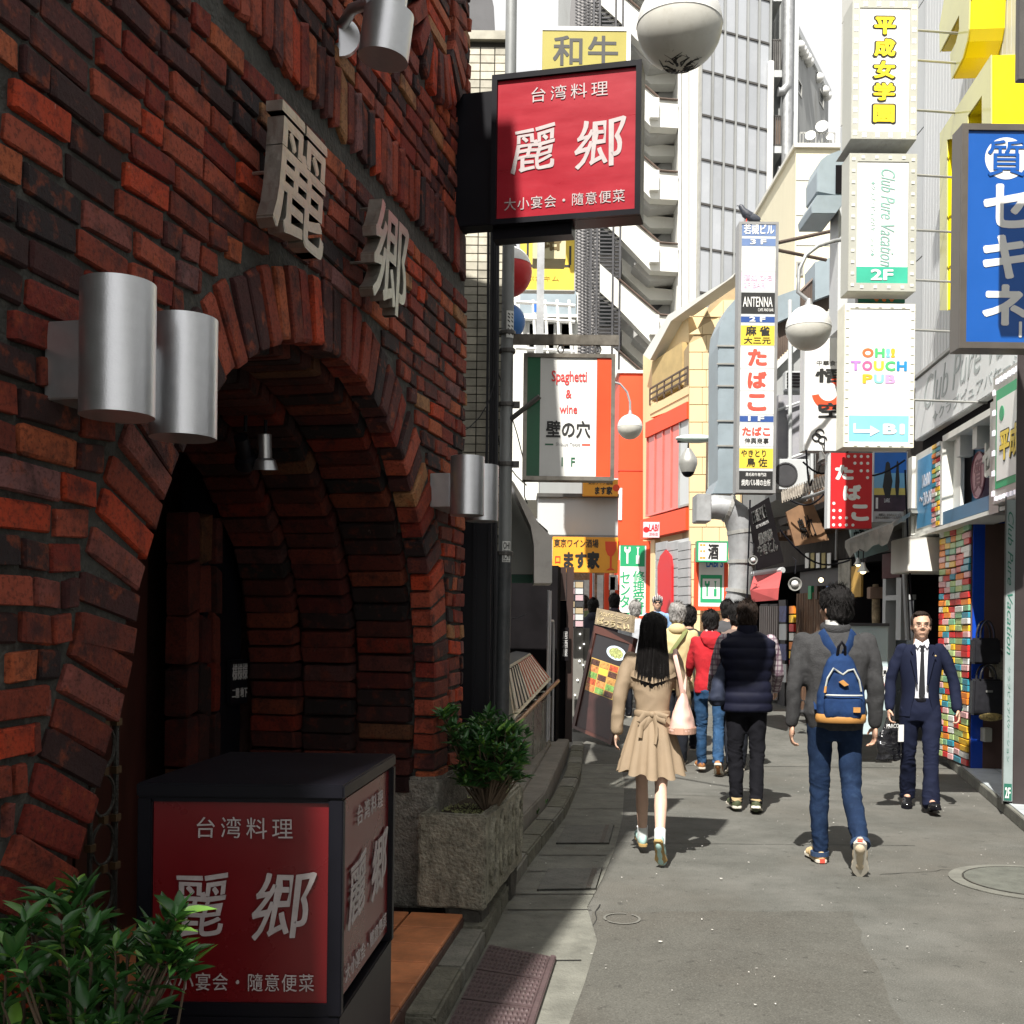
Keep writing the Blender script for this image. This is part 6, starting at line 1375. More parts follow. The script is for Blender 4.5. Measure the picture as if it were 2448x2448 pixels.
S6 = sgn('cigarette poster with two dark figures against a blue and yellow sky', 873, 452, 906, 522, 13.6, yaw=R(-6), thick=.08, fw=.01, mf=M_lgrey, mp=mat('poster paper', (.55, .55, .55)))
S6.rect(0, 1, .0, .30, mat('poster deep sky', (.02, .15, .55), .35, var=.2, scale=2)); S6.rect(0, 1, .30, .52, mat('poster pale sky', (.18, .42, .62), .35, var=.2, scale=2)); S6.rect(0, 1, .52, .62, mat('poster dusk', (.62, .5, .12), .4, var=.2)); S6.rect(0, 1, .62, .86, mat('poster ground', (.05, .025, .04), .4, var=.5, scale=5))
for (cx0, w, t) in ((.42, .15, .13), (.72, .07, .12)): obj('figure_print', MB().poly([(S6.fx(cx0 + a * w), S6.fz(b)) for a, b in ((-.4, t + .02), (0, t), (.4, t + .03), (.7, t + .18), (1, .42), (.5, .66), (-.4, .66), (-1, .5), (-.7, t + .2))], -.010, -.006), M_blackp, S6.T)
S6.text('LARK', .32, .5, .67, .73, M_white, bold=.01, y=-.009); S6.rect(.06, .13, .66, .82, M_white, 'mark', y=-.009); S6.text('喫煙は、あなたにとって\n肺がんの原因の一つとなります', .06, .94, .89, .97, M_blackp, bold=0)
# blue pawn shop sign
S7 = sgn('large blue pawn shop sign with white characters on the right', 960, 125, 1046.5, 349, 8, thick=.17, fw=.045, mf=mat('bronze frame', (.13, .115, .10), .4, metal=.5, var=.15), mp=mat('pawn blue', (.006, .085, .36), .35, var=.05), proud=.02)
S7.disc(.52, .13, .152, M_white, 'white_circle', n=40); S7.text('質', .27, .77, .045, .215, MATS['pawn blue'], y=-.010, bold=.012)
for ch, b0_, b1_ in (('セ', .25, .46), ('キ', .49, .70), ('ネ', .725, .92)): S7.text(ch, .22, .84, b0_, b1_, M_white, bold=.035)
S7.text('1F', .72, .92, .90, .975, M_white, bold=.03)
p = at(1046, 240, 8.2); obj('arm', MB().box(S7.w, 4.5 - S7.T.location.x, .1, .16, .3, .36).box(S7.w, 4.5 - S7.T.location.x, .1, .16, 1.2, 1.26), M_frame, S7.T)
# giant yellow letters
GL = Blk('giant_letters', 'giant glossy yellow built-up letters on the white ribbed facade at the top right', 'sign', (5.0, 13.55), (3.35, -4.9)); GL.T.location = RB.T.location; GL.T.rotation_euler = RB.T.rotation_euler
M_gy = mat('glossy yellow acrylic', (.78, .62, .01), .18, var=.05, scale=1.5); 
def zz(pts): return [(836.6 + .097 * x, .097 * y) for x, y in pts]
def giant(name, pts, y0=-.36, y1=-.03):
    q = [GL.uv(u, v, y0) for u, v in pts]; obj(name, MB().poly(q, y0, y1), M_gy, GL.T, bevel=.01); obj('face_plate', MB().poly([(a * 1, b) for a, b in q], y0 - .012, y0 - .002), mat('pale yellow acrylic', (.62, .60, .22), .15, var=.06, spec=.7), GL.T)
giant('curved_stroke', zz([(1240, -700), (1500, -700), (1385, 0), (1375, 300), (1355, 430), (1310, 600), (1195, 820), (1180, 560), (1240, 440), (1275, 300), (1275, 155), (1075, 540), (1070, 270)]))
giant('upright_stroke', zz([(1605, 565), (1605, 1500), (1510, 1500), (1510, 985), (1365, 1190), (1365, 1400), (1150, 1440), (1150, 3200), (1075, 3200), (1075, 1375)]))
DK = sgn('dark edge of another hanging sign at the top right corner', 1019, -60, 1075, 80, 7, thick=.05, fw=.03, mf=M_frame, mp=M_dgrey)
# ================================================================ wooden izakaya row
IZ = Blk('izakaya_row', 'dark old wooden bars with rusty eaves along the right behind the walkers', 'building', (4.12, 20.5), (5.18, 12.95))
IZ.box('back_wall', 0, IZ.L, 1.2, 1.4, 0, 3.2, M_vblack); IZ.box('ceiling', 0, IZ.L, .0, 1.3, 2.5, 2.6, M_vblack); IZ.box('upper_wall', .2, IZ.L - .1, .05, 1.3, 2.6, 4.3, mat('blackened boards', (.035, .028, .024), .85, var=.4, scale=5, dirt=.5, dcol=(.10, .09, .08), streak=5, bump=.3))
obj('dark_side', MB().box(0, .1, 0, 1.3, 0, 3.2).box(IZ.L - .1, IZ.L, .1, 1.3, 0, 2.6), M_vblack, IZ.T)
for k in range(26):
    j = random.Random(k); u = 783 + k * 2.3; x, z = IZ.uv(u, 497, -.05); x1 = IZ.uv(u + 2.0, 497, -.05)[0]; IZ.box('eave_board', x, x1, -.06 - .02 * j.random(), 0, z - .26, z + .30 + .05 * j.random(), M_rust)
for k in range(17):
    u = 797 + k * 2.5; x, z = IZ.uv(u, 690, .05); x1 = IZ.uv(u + 2.1, 690, .05)[0]; IZ.box('wall_plank', x, x1, .02, .05 + .01 * (k % 2), .15, 2.15, M_rust)
IZ.polyuv('long_eave', [(778, 520), (842, 494), (844, 499), (780, 526)], -.5, .3, mat('sooty eave', (.06, .05, .045), .8, var=.4))
IZ.polyuv('right_eave', [(868, 523), (910, 508), (912, 513), (868, 531)], -.3, .2, mat('grey tin', (.22, .22, .20), .6, metal=.3, var=.3))
def frame_sign(name, label, pts, Y_, m, thick=.05): 
    T = thing(name, label, 'sign'); q = [at(u, v, Y_) for u, v in pts]; n = (q[1] - q[0]).cross(q[-1] - q[0]).normalized(); n = n if n.y < 0 else -n
    o = MB(); k = len(q); o.add([tuple(p) for p in q] + [tuple(p - n * thick) for p in q], [tuple(range(k)), tuple(range(2 * k - 1, k - 1, -1))] + [(i, k + i, k + (i + 1) % k, (i + 1) % k) for i in range(k)])
    obj('board', o, m, T); return T, q
T, Q0 = frame_sign('hanging_sign', 'leaning black bar banner with pale jumbled lettering below the directory', [(749, 509), (769, 497), (784, 562), (757, 570)], 14.6, M_vblack)
Q = [Q0[3], Q0[2], Q0[1], Q0[0]]; quad_text('EBSPRE', .1, .72, .74, .93, M_white, T, .012, .02); quad_text('備長炭\nやきとん', .12, .9, .2, .55, M_white, T, .012, .03); quad_text('EST IN SHIBUYA', .2, .75, .64, .69, M_pale, T, .012, 0)
T, Q0 = frame_sign('wooden_sign', 'crooked brown wooden sign with dark brush writing under the rusty eave', [(786, 512), (811, 499), (829, 540), (795, 546)], 14.2, mat('signboard wood', (.22, .12, .06), .7, var=.2, scale=6))
Q = [Q0[3], Q0[2], Q0[1], Q0[0]]; quad_text('鳥竹', .25, .75, .15, .7, M_blackp, T, .01, .02)
T, Q0 = frame_sign('teal_sign', 'faded teal shop sign with dark characters behind the tin awning', [(849, 526), (876, 520), (889, 550), (857, 560)], 14.4, mat('faded teal', (.30, .42, .42), .6, var=.15, scale=5))
Q = [Q0[3], Q0[2], Q0[1], Q0[0]]; quad_text('中華そば', .1, .9, .5, .85, M_blackp, T, .01, .02)
RA = thing('red_awning', 'small faded red awning below the black banner', 'awning'); p = [at(u, v, y) for u, v, y in ((754, 575, 15.2), (782, 571, 14.6), (779, 588, 13.9), (750, 590, 14.5), (752, 602, 14.5), (778, 600, 13.9), (782, 571, 14.6))]
obj('roof_cloth', MB().add([tuple(q) for q in p[:4]], [(0, 1, 2, 3)]), mat('faded red cloth', (.42, .07, .07), .8, var=.15), RA); obj('valance', MB().add([tuple(p[3]), tuple(p[2]), tuple(p[5]), tuple(p[4])], [(0, 1, 2, 3)]), MATS['faded red cloth'], RA)
obj('rail', MB().tube([at(753, 574, 15.2), at(783, 570, 14.6)], .04, 8), M_lgrey, RA)
LK = sgn('narrow pale green cigarette lightbox with vertical black letters', 735, 566, 747.5, 618, 15.8, thick=.2, fw=.02, mp=mat('pale lime face', (.55, .62, .42), .4), mf=M_dgrey); LK.text('LARK', .12, .62, .08, .9, M_blackp, rot=R(-90), bold=.01)
TA = thing('tin_awning', 'sagging grey canvas and tin awning over the bar entrance', 'awning'); p = [at(u, v, y) for u, v, y in ((845, 541, 13.4), (893, 523, 12.6), (910, 512, 13.3), (905, 516, 14), (858, 534, 14.3))]
obj('sheet', MB().add([tuple(q) for q in p] + [tuple(q - Vector((0, 0, .05))) for q in p], [(0, 1, 2, 3, 4), (9, 8, 7, 6, 5)] + [(i, 5 + i, 5 + (i + 1) % 5, (i + 1) % 5) for i in range(5)]), MATS['grey tin'], TA)
vv = MB(); N = 10; tp = [p[0].lerp(p[1], k / N) for k in range(N + 1)]; bt = [q - Vector((0, .03 * math.sin(i * 2.1), .20 + .03 * math.sin(i * 1.7) - (.12 if i in (0, N) else 0))) for i, q in enumerate(tp)]
for i in range(N): vv.quad(tuple(tp[i]), tuple(tp[i + 1]), tuple(bt[i + 1]), tuple(bt[i]))
obj('canvas_flap', vv, mat('grey canvas', (.26, .25, .22), .85, var=.3, scale=6), TA)
LG = thing('log_post', 'peeling rough log post beside the bar door behind the backpack man', 'post', gnd(874, 745), 0); r_ = random.Random(3)
obj('trunk', MB().tube([(.01 * math.sin(k), 0, k * .22) for k in range(11)], [.05 + .012 * math.sin(k * 1.7) for k in range(11)], 12), mat('peeling bark', (.35, .27, .17), .9, var=.6, scale=9, bump=.7, dirt=.5, dcol=(.08, .05, .03)), LG, smooth=True); obj('post_cap', MB().box(-.1, .08, -.08, .08, 2.0, 2.16), mat('worn timber cap', (.3, .2, .15), .8), LG, bevel=.01)
def lamp(label, u, v, Y_, lit=False, dr=(0, 0, -1), s=.055):
    T = thing('clip_lamp', label, 'lamp', at(u, v, Y_), 0, 'clip lamps under the bar eaves'); d = Vector(dr).normalized(); M = d.to_track_quat('Z', 'Y').to_matrix().to_4x4()
    obj('shade', MB().lathe([(.3 * s, -1.6 * s), (.5 * s, -.8 * s), (s, 0), (.94 * s, 0), (.4 * s, -.8 * s)], 16, M), M_silver, T, smooth=True); obj('bulb', MB().ell((0, 0, -.2 * s), .55 * s, 12, 8, M), mat('lit warm bulb', (1, .75, .4), .3, emit=3) if lit else mat('frosted bulb', (.6, .6, .6), .3), T, smooth=True)
    obj('stalk', MB().tube([(0, 0, 1.5 * s), (.02, .05, 3.5 * s), (.0, .15, 4 * s)], .008, 5), M_black, T)
lamp('round clip lamp facing out at the left end of the bar front', 753, 560, 14.2, dr=(-.2, -1, -.1), s=.06); lamp('large clip lamp with pale glass facing the street near the planks', 795, 584, 13.6, dr=(-.1, -1, -.1), s=.085)
lamp('clip lamp hanging under the tin awning, upper of two glowing ones', 858, 565, 13.2, True); lamp('clip lamp hanging under the tin awning, lower of two glowing ones', 863, 572, 13.0, True, s=.07)
lamp('clip lamp on a black cable under the diner sign', 824, 462, 13.4, dr=(.2, -.4, -1), s=.085); lamp('small black clip lamp at the foot of the pub sign', 846, 446, 12.8, dr=(.2, -.3, -1), s=.07)
BL = single('bare_bulb', MB().ell((0, 0, 0), .03, 12, 8), MATS['lit warm bulb'], 'glowing bare bulb in the dark bar window', 'bulb'); BL.location = at(821, 580, 14)
cbx = MB(); rr_ = random.Random(9)
for (a, b, Y_) in (((803, 462), (850, 448), 13.5), ((790, 500), (840, 470), 14), ((830, 455), (905, 460), 13.4), ((780, 530), (850, 560), 14.2), ((905, 470), (915, 640), 13.3), ((750, 500), (745, 640), 14.8), ((806, 450), (812, 480), 13.5)):
    P, Q1 = at(*a, Y_), at(*b, Y_ - .2); cbx.tube([P.lerp(Q1, k / 10) - Vector((0, 0, .22 * math.sin(k / 10 * 3.14))) for k in range(11)], .012, 5)
single('hanging_cable', cbx, M_black, 'tangle of black cables sagging along the bar fronts', 'cables')['kind'] = 'stuff'
# props inside and before the bars
IZ.rect('window_frame', 800, 552, 852, 600, .1, .2, M_dgrey); IZ.rect('poster_card', 838, 560, 850, 595, -.02, .0, mat('stained card', (.4, .38, .33), .8, var=.4, scale=9))
IZ.rect('yellow_card', 851, 566, 861, 597, -.03, .0, mat('ochre card', (.55, .33, .08), .7, var=.2))
IZ.rect('white_pipe', 896, 560, 901, 640, -.1, -.02, M_lgrey); IZ.rect('door_frame', 882, 566, 885, 725, -.05, .1, M_lgrey); IZ.rect('door_frame', 885.5, 595, 905, 600, -.05, .1, M_lgrey)
IZ.rect('door_glass', 885.5, 601, 913, 720, .1, .12, M_glass); IZ.rect('dark_red_sign', 882, 553, 900, 578, -.12, -.06, mat('deep maroon', (.07, .01, .012), .6)); IZ.rect('lintel', 846, 540, 925, 552, .0, .2, MATS['sooty eave'])
for (a, b, c, d) in ((760, 604, 768, 650), (769, 604, 777, 690), (778, 600, 785, 720)): IZ.rect('slat_screen', a, b, c, d, -.04, 0, (M_rust, M_dgrey, M_vblack)[int(a) % 3])
for k in range(9): IZ.rect('slat', 759 + k * 2.1, 606, 760 + k * 2.1, 700, -.08, -.05, mat('pale slat', (.32, .28, .27), .7))
for k, (a, b) in enumerate(((606, 622), (624, 640), (644, 660), (664, 682))): IZ.rect('bar_poster', 779, a, 786, b, -.12, -.1, (mat('night poster', (.06, .08, .2), .4, var=.8, scale=12), M_lgrey)[k % 2])
for k in range(12): IZ.rect('striped_strip', 789, 606 + k * 9, 793.5, 613.5 + k * 9, -.14, -.1, (cols_[1], cols_[2], cols_[0], cols_[6])[k % 4])
VM = Blk('display_cabinet', 'pale blue lit drinks cabinet behind the backpack man', 'cabinet', (at(848, 650, 12.6).x, 12.6), (at(889, 650, 12.6).x, 12.6)); VM.rect('panel', 850, 625, 888, 735, 0, .4, mat('icy panel', (.45, .55, .58), .3, var=.05), bevel=.01); VM.rect('panel_frame', 848.5, 623, 889.5, 626, -.02, .4, M_dgrey)
VB = sgn('white notice board with small print near the suited man', 876, 667, 893, 694, 12.2, thick=.03, fw=.0, mf=M_white); VB.text('営業中\n生ビール', .1, .9, .1, .45, M_blackp, bold=.01); VB.text('¥480', .2, .8, .6, .8, M_red, bold=.01)
for k in range(5):
    p = at(772 + 3 * (k % 2), 693 + k * 3.2, 13.2); 
cr_ = thing('magazine_pile', 'low pile of striped magazines and crates by the bar front', 'magazine pile', gnd(774, 722))
for k in range(6): obj('magazine', MB().box(-.2 + .01 * (k % 3), .16 + .01 * (k % 2), -.15, .15, .14 + k * .035, .17 + k * .035), (M_white, M_vred, mat('tan leaflet', (.4, .32, .2)))[k % 3], cr_)
obj('crate', MB().box(-.22, .2, -.18, .18, 0, .135), M_lgrey, cr_, bevel=.01)

# more small gear along the bars
for k in range(14):
    u = 790 + k * 3.6; x, z = IZ.uv(u, 538 - k * .9, -.1); IZ.box('eave_rafter', x, x + .05, -.5, .1, z - .05, z + .03, M_rust)
IZ.rect('menu_strip', 842, 606, 846, 640, -.06, -.05, mat('banner paper', (.6, .6, .6)))
AC_ = thing('air_conditioner', 'boxy grey outdoor air conditioner fixed above the red awning', 'air conditioner', at(787, 476, 15.6)); obj('housing', MB().box(-.28, .28, -.15, .15, -.22, .22), M_lgrey, AC_, bevel=.015)
obj('fan_grille', MB().lathe([(.17, 0), (.17, .012), (.15, .014), (.15, .004), (.0, .004)], 24, Matrix.Translation((-.06, -.152, 0)) @ Matrix.Rotation(R(90), 4, 'X')), M_dgrey, AC_)
for (lab, u, v, Y_, c) in (('small red paper lantern hanging at the dark bar entrance', 838, 600, 13.4, M_red), ('small white paper lantern hanging beside the red one at the bar entrance', 831, 603, 13.5, M_white)):
    T = thing('paper_lantern', lab, 'lantern', at(u, v, Y_)); obj('shade', MB().lathe([(.04, -.13), (.085, -.09), (.1, 0), (.085, .09), (.04, .13)], 18), c, T, smooth=True); obj('cap', MB().lathe([(.045, .13), (.045, .15), (0, .15)], 12).lathe([(.045, -.15), (.045, -.13), (0, -.13)], 12), M_blackp, T)
bt_ = thing('beer_crate', 'yellow plastic beer crate standing on the street before the bars', 'crate', gnd(800, 724)); obj('shell', MB().box(-.2, .2, -.15, .15, 0, .3), mat('crate yellow', (.55, .36, .03), .5, dirt=.4), bt_, bevel=.012)
for k in range(3): obj('crate_slot', MB().box(-.17 + k * .12, -.08 + k * .12, -.156, -.15, .06, .24), M_blackp, bt_)

# upper clutter of the bar row: boards, meters, a bent gutter and pipes
for (u0, v0, u1, v1, m) in ((784, 483, 792, 497, M_lgrey), (838, 470, 846, 484, M_galv), (795, 470, 803, 482, M_galv)): IZ.rect('meter_box', u0, v0, u1, v1, -.14, -.0, m, bevel=.008)
for (a, b, c, d, r_) in ((781, 505, 860, 478, .03), (836, 560, 840, 500, .02), (905, 505, 908, 640, .035)):
    p, q = IZ.uv(a, b, -.16), IZ.uv(c, d, -.16); obj('drain_pipe', MB().tube([(p[0], -.16, p[1]), ((p[0] + q[0]) / 2, -.18, (p[1] + q[1]) / 2 - .03), (q[0], -.16, q[1])], r_, 8), M_galv, IZ.T, smooth=True)
for k in range(5): IZ.rect('price_strip', 805 + k * 5.5, 553, 808.5 + k * 5.5, 568, -.06, -.05, (M_white, mat('yellowed paper', (.5, .42, .2), .8))[k % 2])
for k in range(4): IZ.rect('sake_bottle', 808 + k * 6, 586, 811 + k * 6, 599, .0, .06, (M_green, M_brown, M_vblack, M_blue)[k])
CL = thing('corrugated_canopy', 'rust stained corrugated tin canopy above the tobacco sign side of the bars', 'canopy'); cc = MB(); P = [at(781, 492, 15.2), at(842, 470, 13.9), at(846, 481, 13.4), at(782, 503, 14.7)]
for k in range(24):
    a, b = k / 24, (k + .5) / 24; q = [P[0].lerp(P[1], a), P[0].lerp(P[1], b), P[3].lerp(P[2], b), P[3].lerp(P[2], a)]; cc.quad(*[tuple(x) for x in q]); c2_ = (k + 1) / 24; z = Vector((0, 0, .025))
    q2 = [q[1] + z, P[0].lerp(P[1], c2_) + z, P[3].lerp(P[2], c2_) + z, q[2] + z]; cc.quad(*[tuple(x) for x in q2]); cc.quad(tuple(q[1]), tuple(q2[0]), tuple(q2[3]), tuple(q[2]))
obj('tin_sheet', cc, mat('stained tin', (.30, .27, .23), .6, metal=.3, var=.4, scale=6, dirt=.6, dcol=(.14, .07, .04)), CL)
# ================================================================ people
def evalmesh(mb, vox, smooth=4, disp=None, name='m'):
    me = mb.mesh('tmp_cloth'); o = bpy.data.objects.new('tmp_cloth', me); sc.collection.objects.link(o)
    r = o.modifiers.new('r', 'REMESH'); r.mode = 'VOXEL'; r.voxel_size = vox; r.use_smooth_shade = True
    if smooth: s = o.modifiers.new('s', 'SMOOTH'); s.iterations = smooth; s.factor = .5
    dg = bpy.context.evaluated_depsgraph_get(); out = bpy.data.meshes.new_from_object(o.evaluated_get(dg)); bpy.data.objects.remove(o); bpy.data.meshes.remove(me)
    if disp:
        ns = [v.normal.copy() for v in out.vertices]
        for v, n in zip(out.vertices, ns): v.co += n * disp(v.co, n)
    out.name = name; return out
def folds(amp=.006, f=8, zf=1.0, seed=0, quilt=None):
    def d(p, n):
        a = noise.noise(Vector((p.x * f + seed, p.y * f, p.z * f * zf))) * amp
        b = abs(noise.noise(Vector((p.x * f * 1.3 - p.z * 6 + seed * 2, p.y * f * 1.3, p.z * f * 1.7 * zf + p.x * 5)))) * amp * 1.3
        return a - b + (quilt(p) if quilt else 0)
    return d
def lo(mb, rings, n=20, M=None):
    """closed loft of (cx, cy, z, rx, ry[, power]) rings"""
    vs_ = []; fs = []
    for q in rings:
        cx, cy, z, rx_, ry_ = q[:5]
        for k in range(n):
            a = k / n * 6.2832; c, s = math.cos(a), math.sin(a); e = .82
            vs_.append((cx + rx_ * math.copysign(abs(c) ** e, c), cy + ry_ * math.copysign(abs(s) ** e, s), z))
    m = len(rings)
    for i in range(m - 1):
        for k in range(n): fs.append((i * n + k, i * n + (k + 1) % n, (i + 1) * n + (k + 1) % n, (i + 1) * n + k))
    fs += [tuple(range(n - 1, -1, -1)), tuple((m - 1) * n + k for k in range(n))]
    return mb.add(vs_, fs, M)
def limb(mb, pts, rs, n=14, k=6):
    """smoothly bending tapered limb with round ends"""
    P = [Vector(p) for p in pts]; out = []; rr_ = []
    for i in range(len(P) - 1):
        for j in range(k):
            t = j / k; p0, p1, p2, p3 = P[max(i - 1, 0)], P[i], P[i + 1], P[min(i + 2, len(P) - 1)]
            q = .5 * ((2 * p1) + (p2 - p0) * t + (2 * p0 - 5 * p1 + 4 * p2 - p3) * t * t + (3 * p1 - p0 - 3 * p2 + p3) * t ** 3)
            out.append(p1.lerp(p2, t) * .5 + q * .5); rr_.append(rs[i] + (rs[i + 1] - rs[i]) * t)
    out.append(P[-1]); rr_.append(rs[-1]); mb.tube(out, rr_, n); mb.ell(P[0], rs[0], 12, 8); mb.ell(P[-1], rs[-1], 12, 8)
class Fig: pass
def rig(H, legs, arms, lean=0, sh=1.0, hipw=1.0):
    """joints of a figure facing +y; legs/arms = (right, left) tuples in degrees"""
    f = Fig(); f.H = H; hz = .52 * H; dz = []
    for s, (p, k, ft) in zip((1, -1), legs):
        a = Vector((0, math.sin(R(p)), -math.cos(R(p)))); b = Vector((0, math.sin(R(p - k)), -math.cos(R(p - k))))
        hip = Vector((s * .052 * H * hipw, 0, hz)); kn = hip + a * .245 * H + Vector((-s * .006, 0, 0)); an = kn + b * .235 * H + Vector((-s * .01, 0, 0))
        fd = Vector((s * .12, math.cos(R(ft)), math.sin(R(ft)))).normalized(); toe = an + fd * .10 * H + Vector((0, 0, -.03 * H))
        heel = an - fd * .035 * H - Vector((0, 0, .035 * H * math.cos(R(ft)))); dz.append(min(toe.z - .012, heel.z, an.z - .04 * H * math.cos(R(ft))))
        setattr(f, 'leg%d' % s, [hip, kn, an, ft, fd])
    up = -min(dz)
    for s in (1, -1):
        L = getattr(f, 'leg%d' % s)
        for i in range(3): L[i] = L[i] + Vector((0, 0, up))
    f.hz = hz + up; sz = f.hz + .298 * H; f.ly = math.sin(R(lean)) * .3 * H; f.sz = sz
    for s, (p, ab, el) in zip((1, -1), arms):
        shd = Vector((s * .105 * H * sh, f.ly, sz)); a = Vector((s * math.sin(R(ab)), math.sin(R(p)), -math.cos(R(p)) * math.cos(R(ab)))).normalized()
        e = shd + a * .172 * H; q = p + el; b = Vector((s * math.sin(R(ab * .5 - 3)), math.sin(R(q)), -math.cos(R(q)))).normalized(); w = e + b * .145 * H
        setattr(f, 'arm%d' % s, [shd, e, w, b])
    f.neck = Vector((0, f.ly * 1.05, sz + .02 * H)); f.head = Vector((0, f.ly * 1.1 + .012 * H, f.hz + .298 * H + .115 * H)); return f
def hand(mb, w, b, s, size=1.0, curl=.5, fine=True, fwd=Vector((0, 1, 0))):
    """palm, four unequal bent fingers, thumb leaving the side of the palm; b = forearm direction"""
    b = b.normalized(); side = Vector((-s, 0, 0)); thumb = (fwd - b * fwd.dot(b)).normalized(); nrm = b.cross(thumb).normalized()
    if nrm.x * s > 0: nrm = -nrm         # palm faces the thigh
    c = w + b * .045 * size; M = Matrix(((thumb.x, nrm.x, b.x, c.x), (thumb.y, nrm.y, b.y, c.y), (thumb.z, nrm.z, b.z, c.z), (0, 0, 0, 1)))
    mb.ell((0, 0, 0), (.040 * size, .016 * size, .050 * size), 12, 8, M)
    for i, (o, L, r_) in enumerate(((.027, .068, .0092), (.009, .076, .0096), (-.009, .071, .0092), (-.026, .056, .0082))):
        k = curl * (1 + .18 * i); p0 = c + thumb * o * size + b * .038 * size; d1 = (b + nrm * k * .45).normalized(); d2 = (b * (1 - k * .6) + nrm * k * 1.2).normalized(); d3 = (b * (.6 - k) + nrm * k * 1.6).normalized()
        p1 = p0 + d1 * L * .45 * size; p2 = p1 + d2 * L * .32 * size; p3 = p2 + d3 * L * .25 * size
        mb.tube([p0, p1, p2, p3], [r_ * size, r_ * size * .95, r_ * size * .85, r_ * size * .65], 8); mb.ell(p3, r_ * size * .66, 8, 6)
    t0 = c + thumb * .03 * size - b * .02 * size; t1 = t0 + (thumb * .7 + b * .6 + nrm * .4).normalized() * .035 * size; t2 = t1 + (thumb * .2 + b * .9 + nrm * .5).normalized() * .03 * size
    mb.tube([t0, t1, t2], [.013 * size, .0105 * size, .008 * size], 8); mb.ell(t2, .008 * size, 8, 6)
def head_skin(mb, f, yaw=0, pitch=0, face=True):
    h = f.H / 1.64; M = Matrix.Translation(f.head) @ Matrix.Rotation(yaw, 4, 'Z') @ Matrix.Rotation(pitch, 4, 'X'); f.HM = M; f.hs = h
    mb.ell((0, -.012 * h, .022 * h), (.074 * h, .092 * h, .092 * h), 24, 16, M); mb.ell((0, .018 * h, -.03 * h), (.062 * h, .068 * h, .082 * h), 20, 14, M); mb.ell((0, .052 * h, -.088 * h), (.026 * h, .024 * h, .022 * h), 12, 8, M)
    for s in (-1, 1):
        mb.ell((s * .074 * h, -.012 * h, -.012 * h), (.010 * h, .018 * h, .030 * h), 10, 8, M); mb.ell((s * .04 * h, .052 * h, -.022 * h), (.024 * h, .02 * h, .022 * h), 10, 8, M)
    if face:
        mb.tube([(0, .078 * h, .022 * h), (0, .092 * h, -.004 * h), (0, .100 * h, -.022 * h)], [.008 * h, .010 * h, .013 * h], 8, M=M)
        for s in (-1, 1): mb.ell((s * .013 * h, .088 * h, -.025 * h), (.009 * h, .010 * h, .007 * h), 8, 6, M)
        mb.ell((0, .074 * h, -.057 * h), (.026 * h, .012 * h, .006 * h), 12, 6, M); mb.ell((0, .073 * h, -.068 * h), (.021 * h, .012 * h, .007 * h), 12, 6, M); mb.ell((0, .070 * h, .030 * h), (.05 * h, .018 * h, .012 * h), 12, 6, M)
    mb.tube([f.neck + Vector((0, -.01, -.05)), f.neck.lerp(f.head, .55) + Vector((0, -.012, 0)), f.head + Vector((0, -.01, 0))], [.062 * h, .054 * h, .052 * h], 14)
M_skin = mat('skin', (.56, .34, .24), .55, var=.06, scale=20, sss=.08); M_skin2 = mat('pale skin', (.62, .41, .31), .5, var=.05, scale=20, sss=.08)
M_hair = mat('black hair', (.006, .005, .005), .6, spec=.2, var=.5, scale=40, bump=.5, bscale=150); M_hairb = mat('dark brown hair', (.016, .009, .006), .6, spec=.2, var=.5, scale=40, bump=.5, bscale=150); M_hairg = mat('grey hair', (.26, .25, .24), .6, var=.5, scale=40, bump=.6, bscale=150)
def person(name_label, P, head_deg, f, group=None):
    T = thing('person', name_label, 'person', P, R(head_deg)); f.T = T; return T
def body(f, T, m, vox=.0075, fine=True, yaw=0, pitch=0, bare_legs=False, curl=.5, face=True, hs=1.0, slim=1.0):
    mb = MB(); H = f.H; head_skin(mb, f, yaw, pitch, face); k = H / 1.72
    lo(mb, [(0, 0, f.hz - .05 * H, .066 * H, .046 * H), (0, 0, f.hz + .02 * H, .058 * H, .044 * H), (0, f.ly * .4, f.hz + .12 * H, .05 * H, .038 * H), (0, f.ly * .8, f.hz + .22 * H, .062 * H, .044 * H), (0, f.ly, f.sz - .03, .072 * H, .034 * H), (0, f.ly, f.sz + .01 * H, .04 * H, .032 * H)])
    for s in (1, -1):
        sh_, e, w, b = getattr(f, 'arm%d' % s); limb(mb, [sh_ + Vector((-s * .035, 0, -.035)), e, w + b * .01], [.028 * k, .026 * k, .022 * k], 12, 4)
        hand(mb, w, b, s, k * hs, curl, fine)
        hip, kn, an, ft, fd = getattr(f, 'leg%d' % s)
        if bare_legs: limb(mb, [hip, hip.lerp(kn, .5), kn, kn.lerp(an, .35) + Vector((0, -.012, 0)), an], [.072 * k * slim, .066 * k * slim, .047 * k * slim, .050 * k * slim, .029 * k], 16, 5)
        else: limb(mb, [hip, kn, an], [.055 * k, .040 * k, .028 * k], 12, 4)
        mb.ell(an + fd * .05, (.03, .05, .03), 10, 6)
    me = evalmesh(mb, vox, 3); me.materials.append(m); return obj('body', me, None, T)
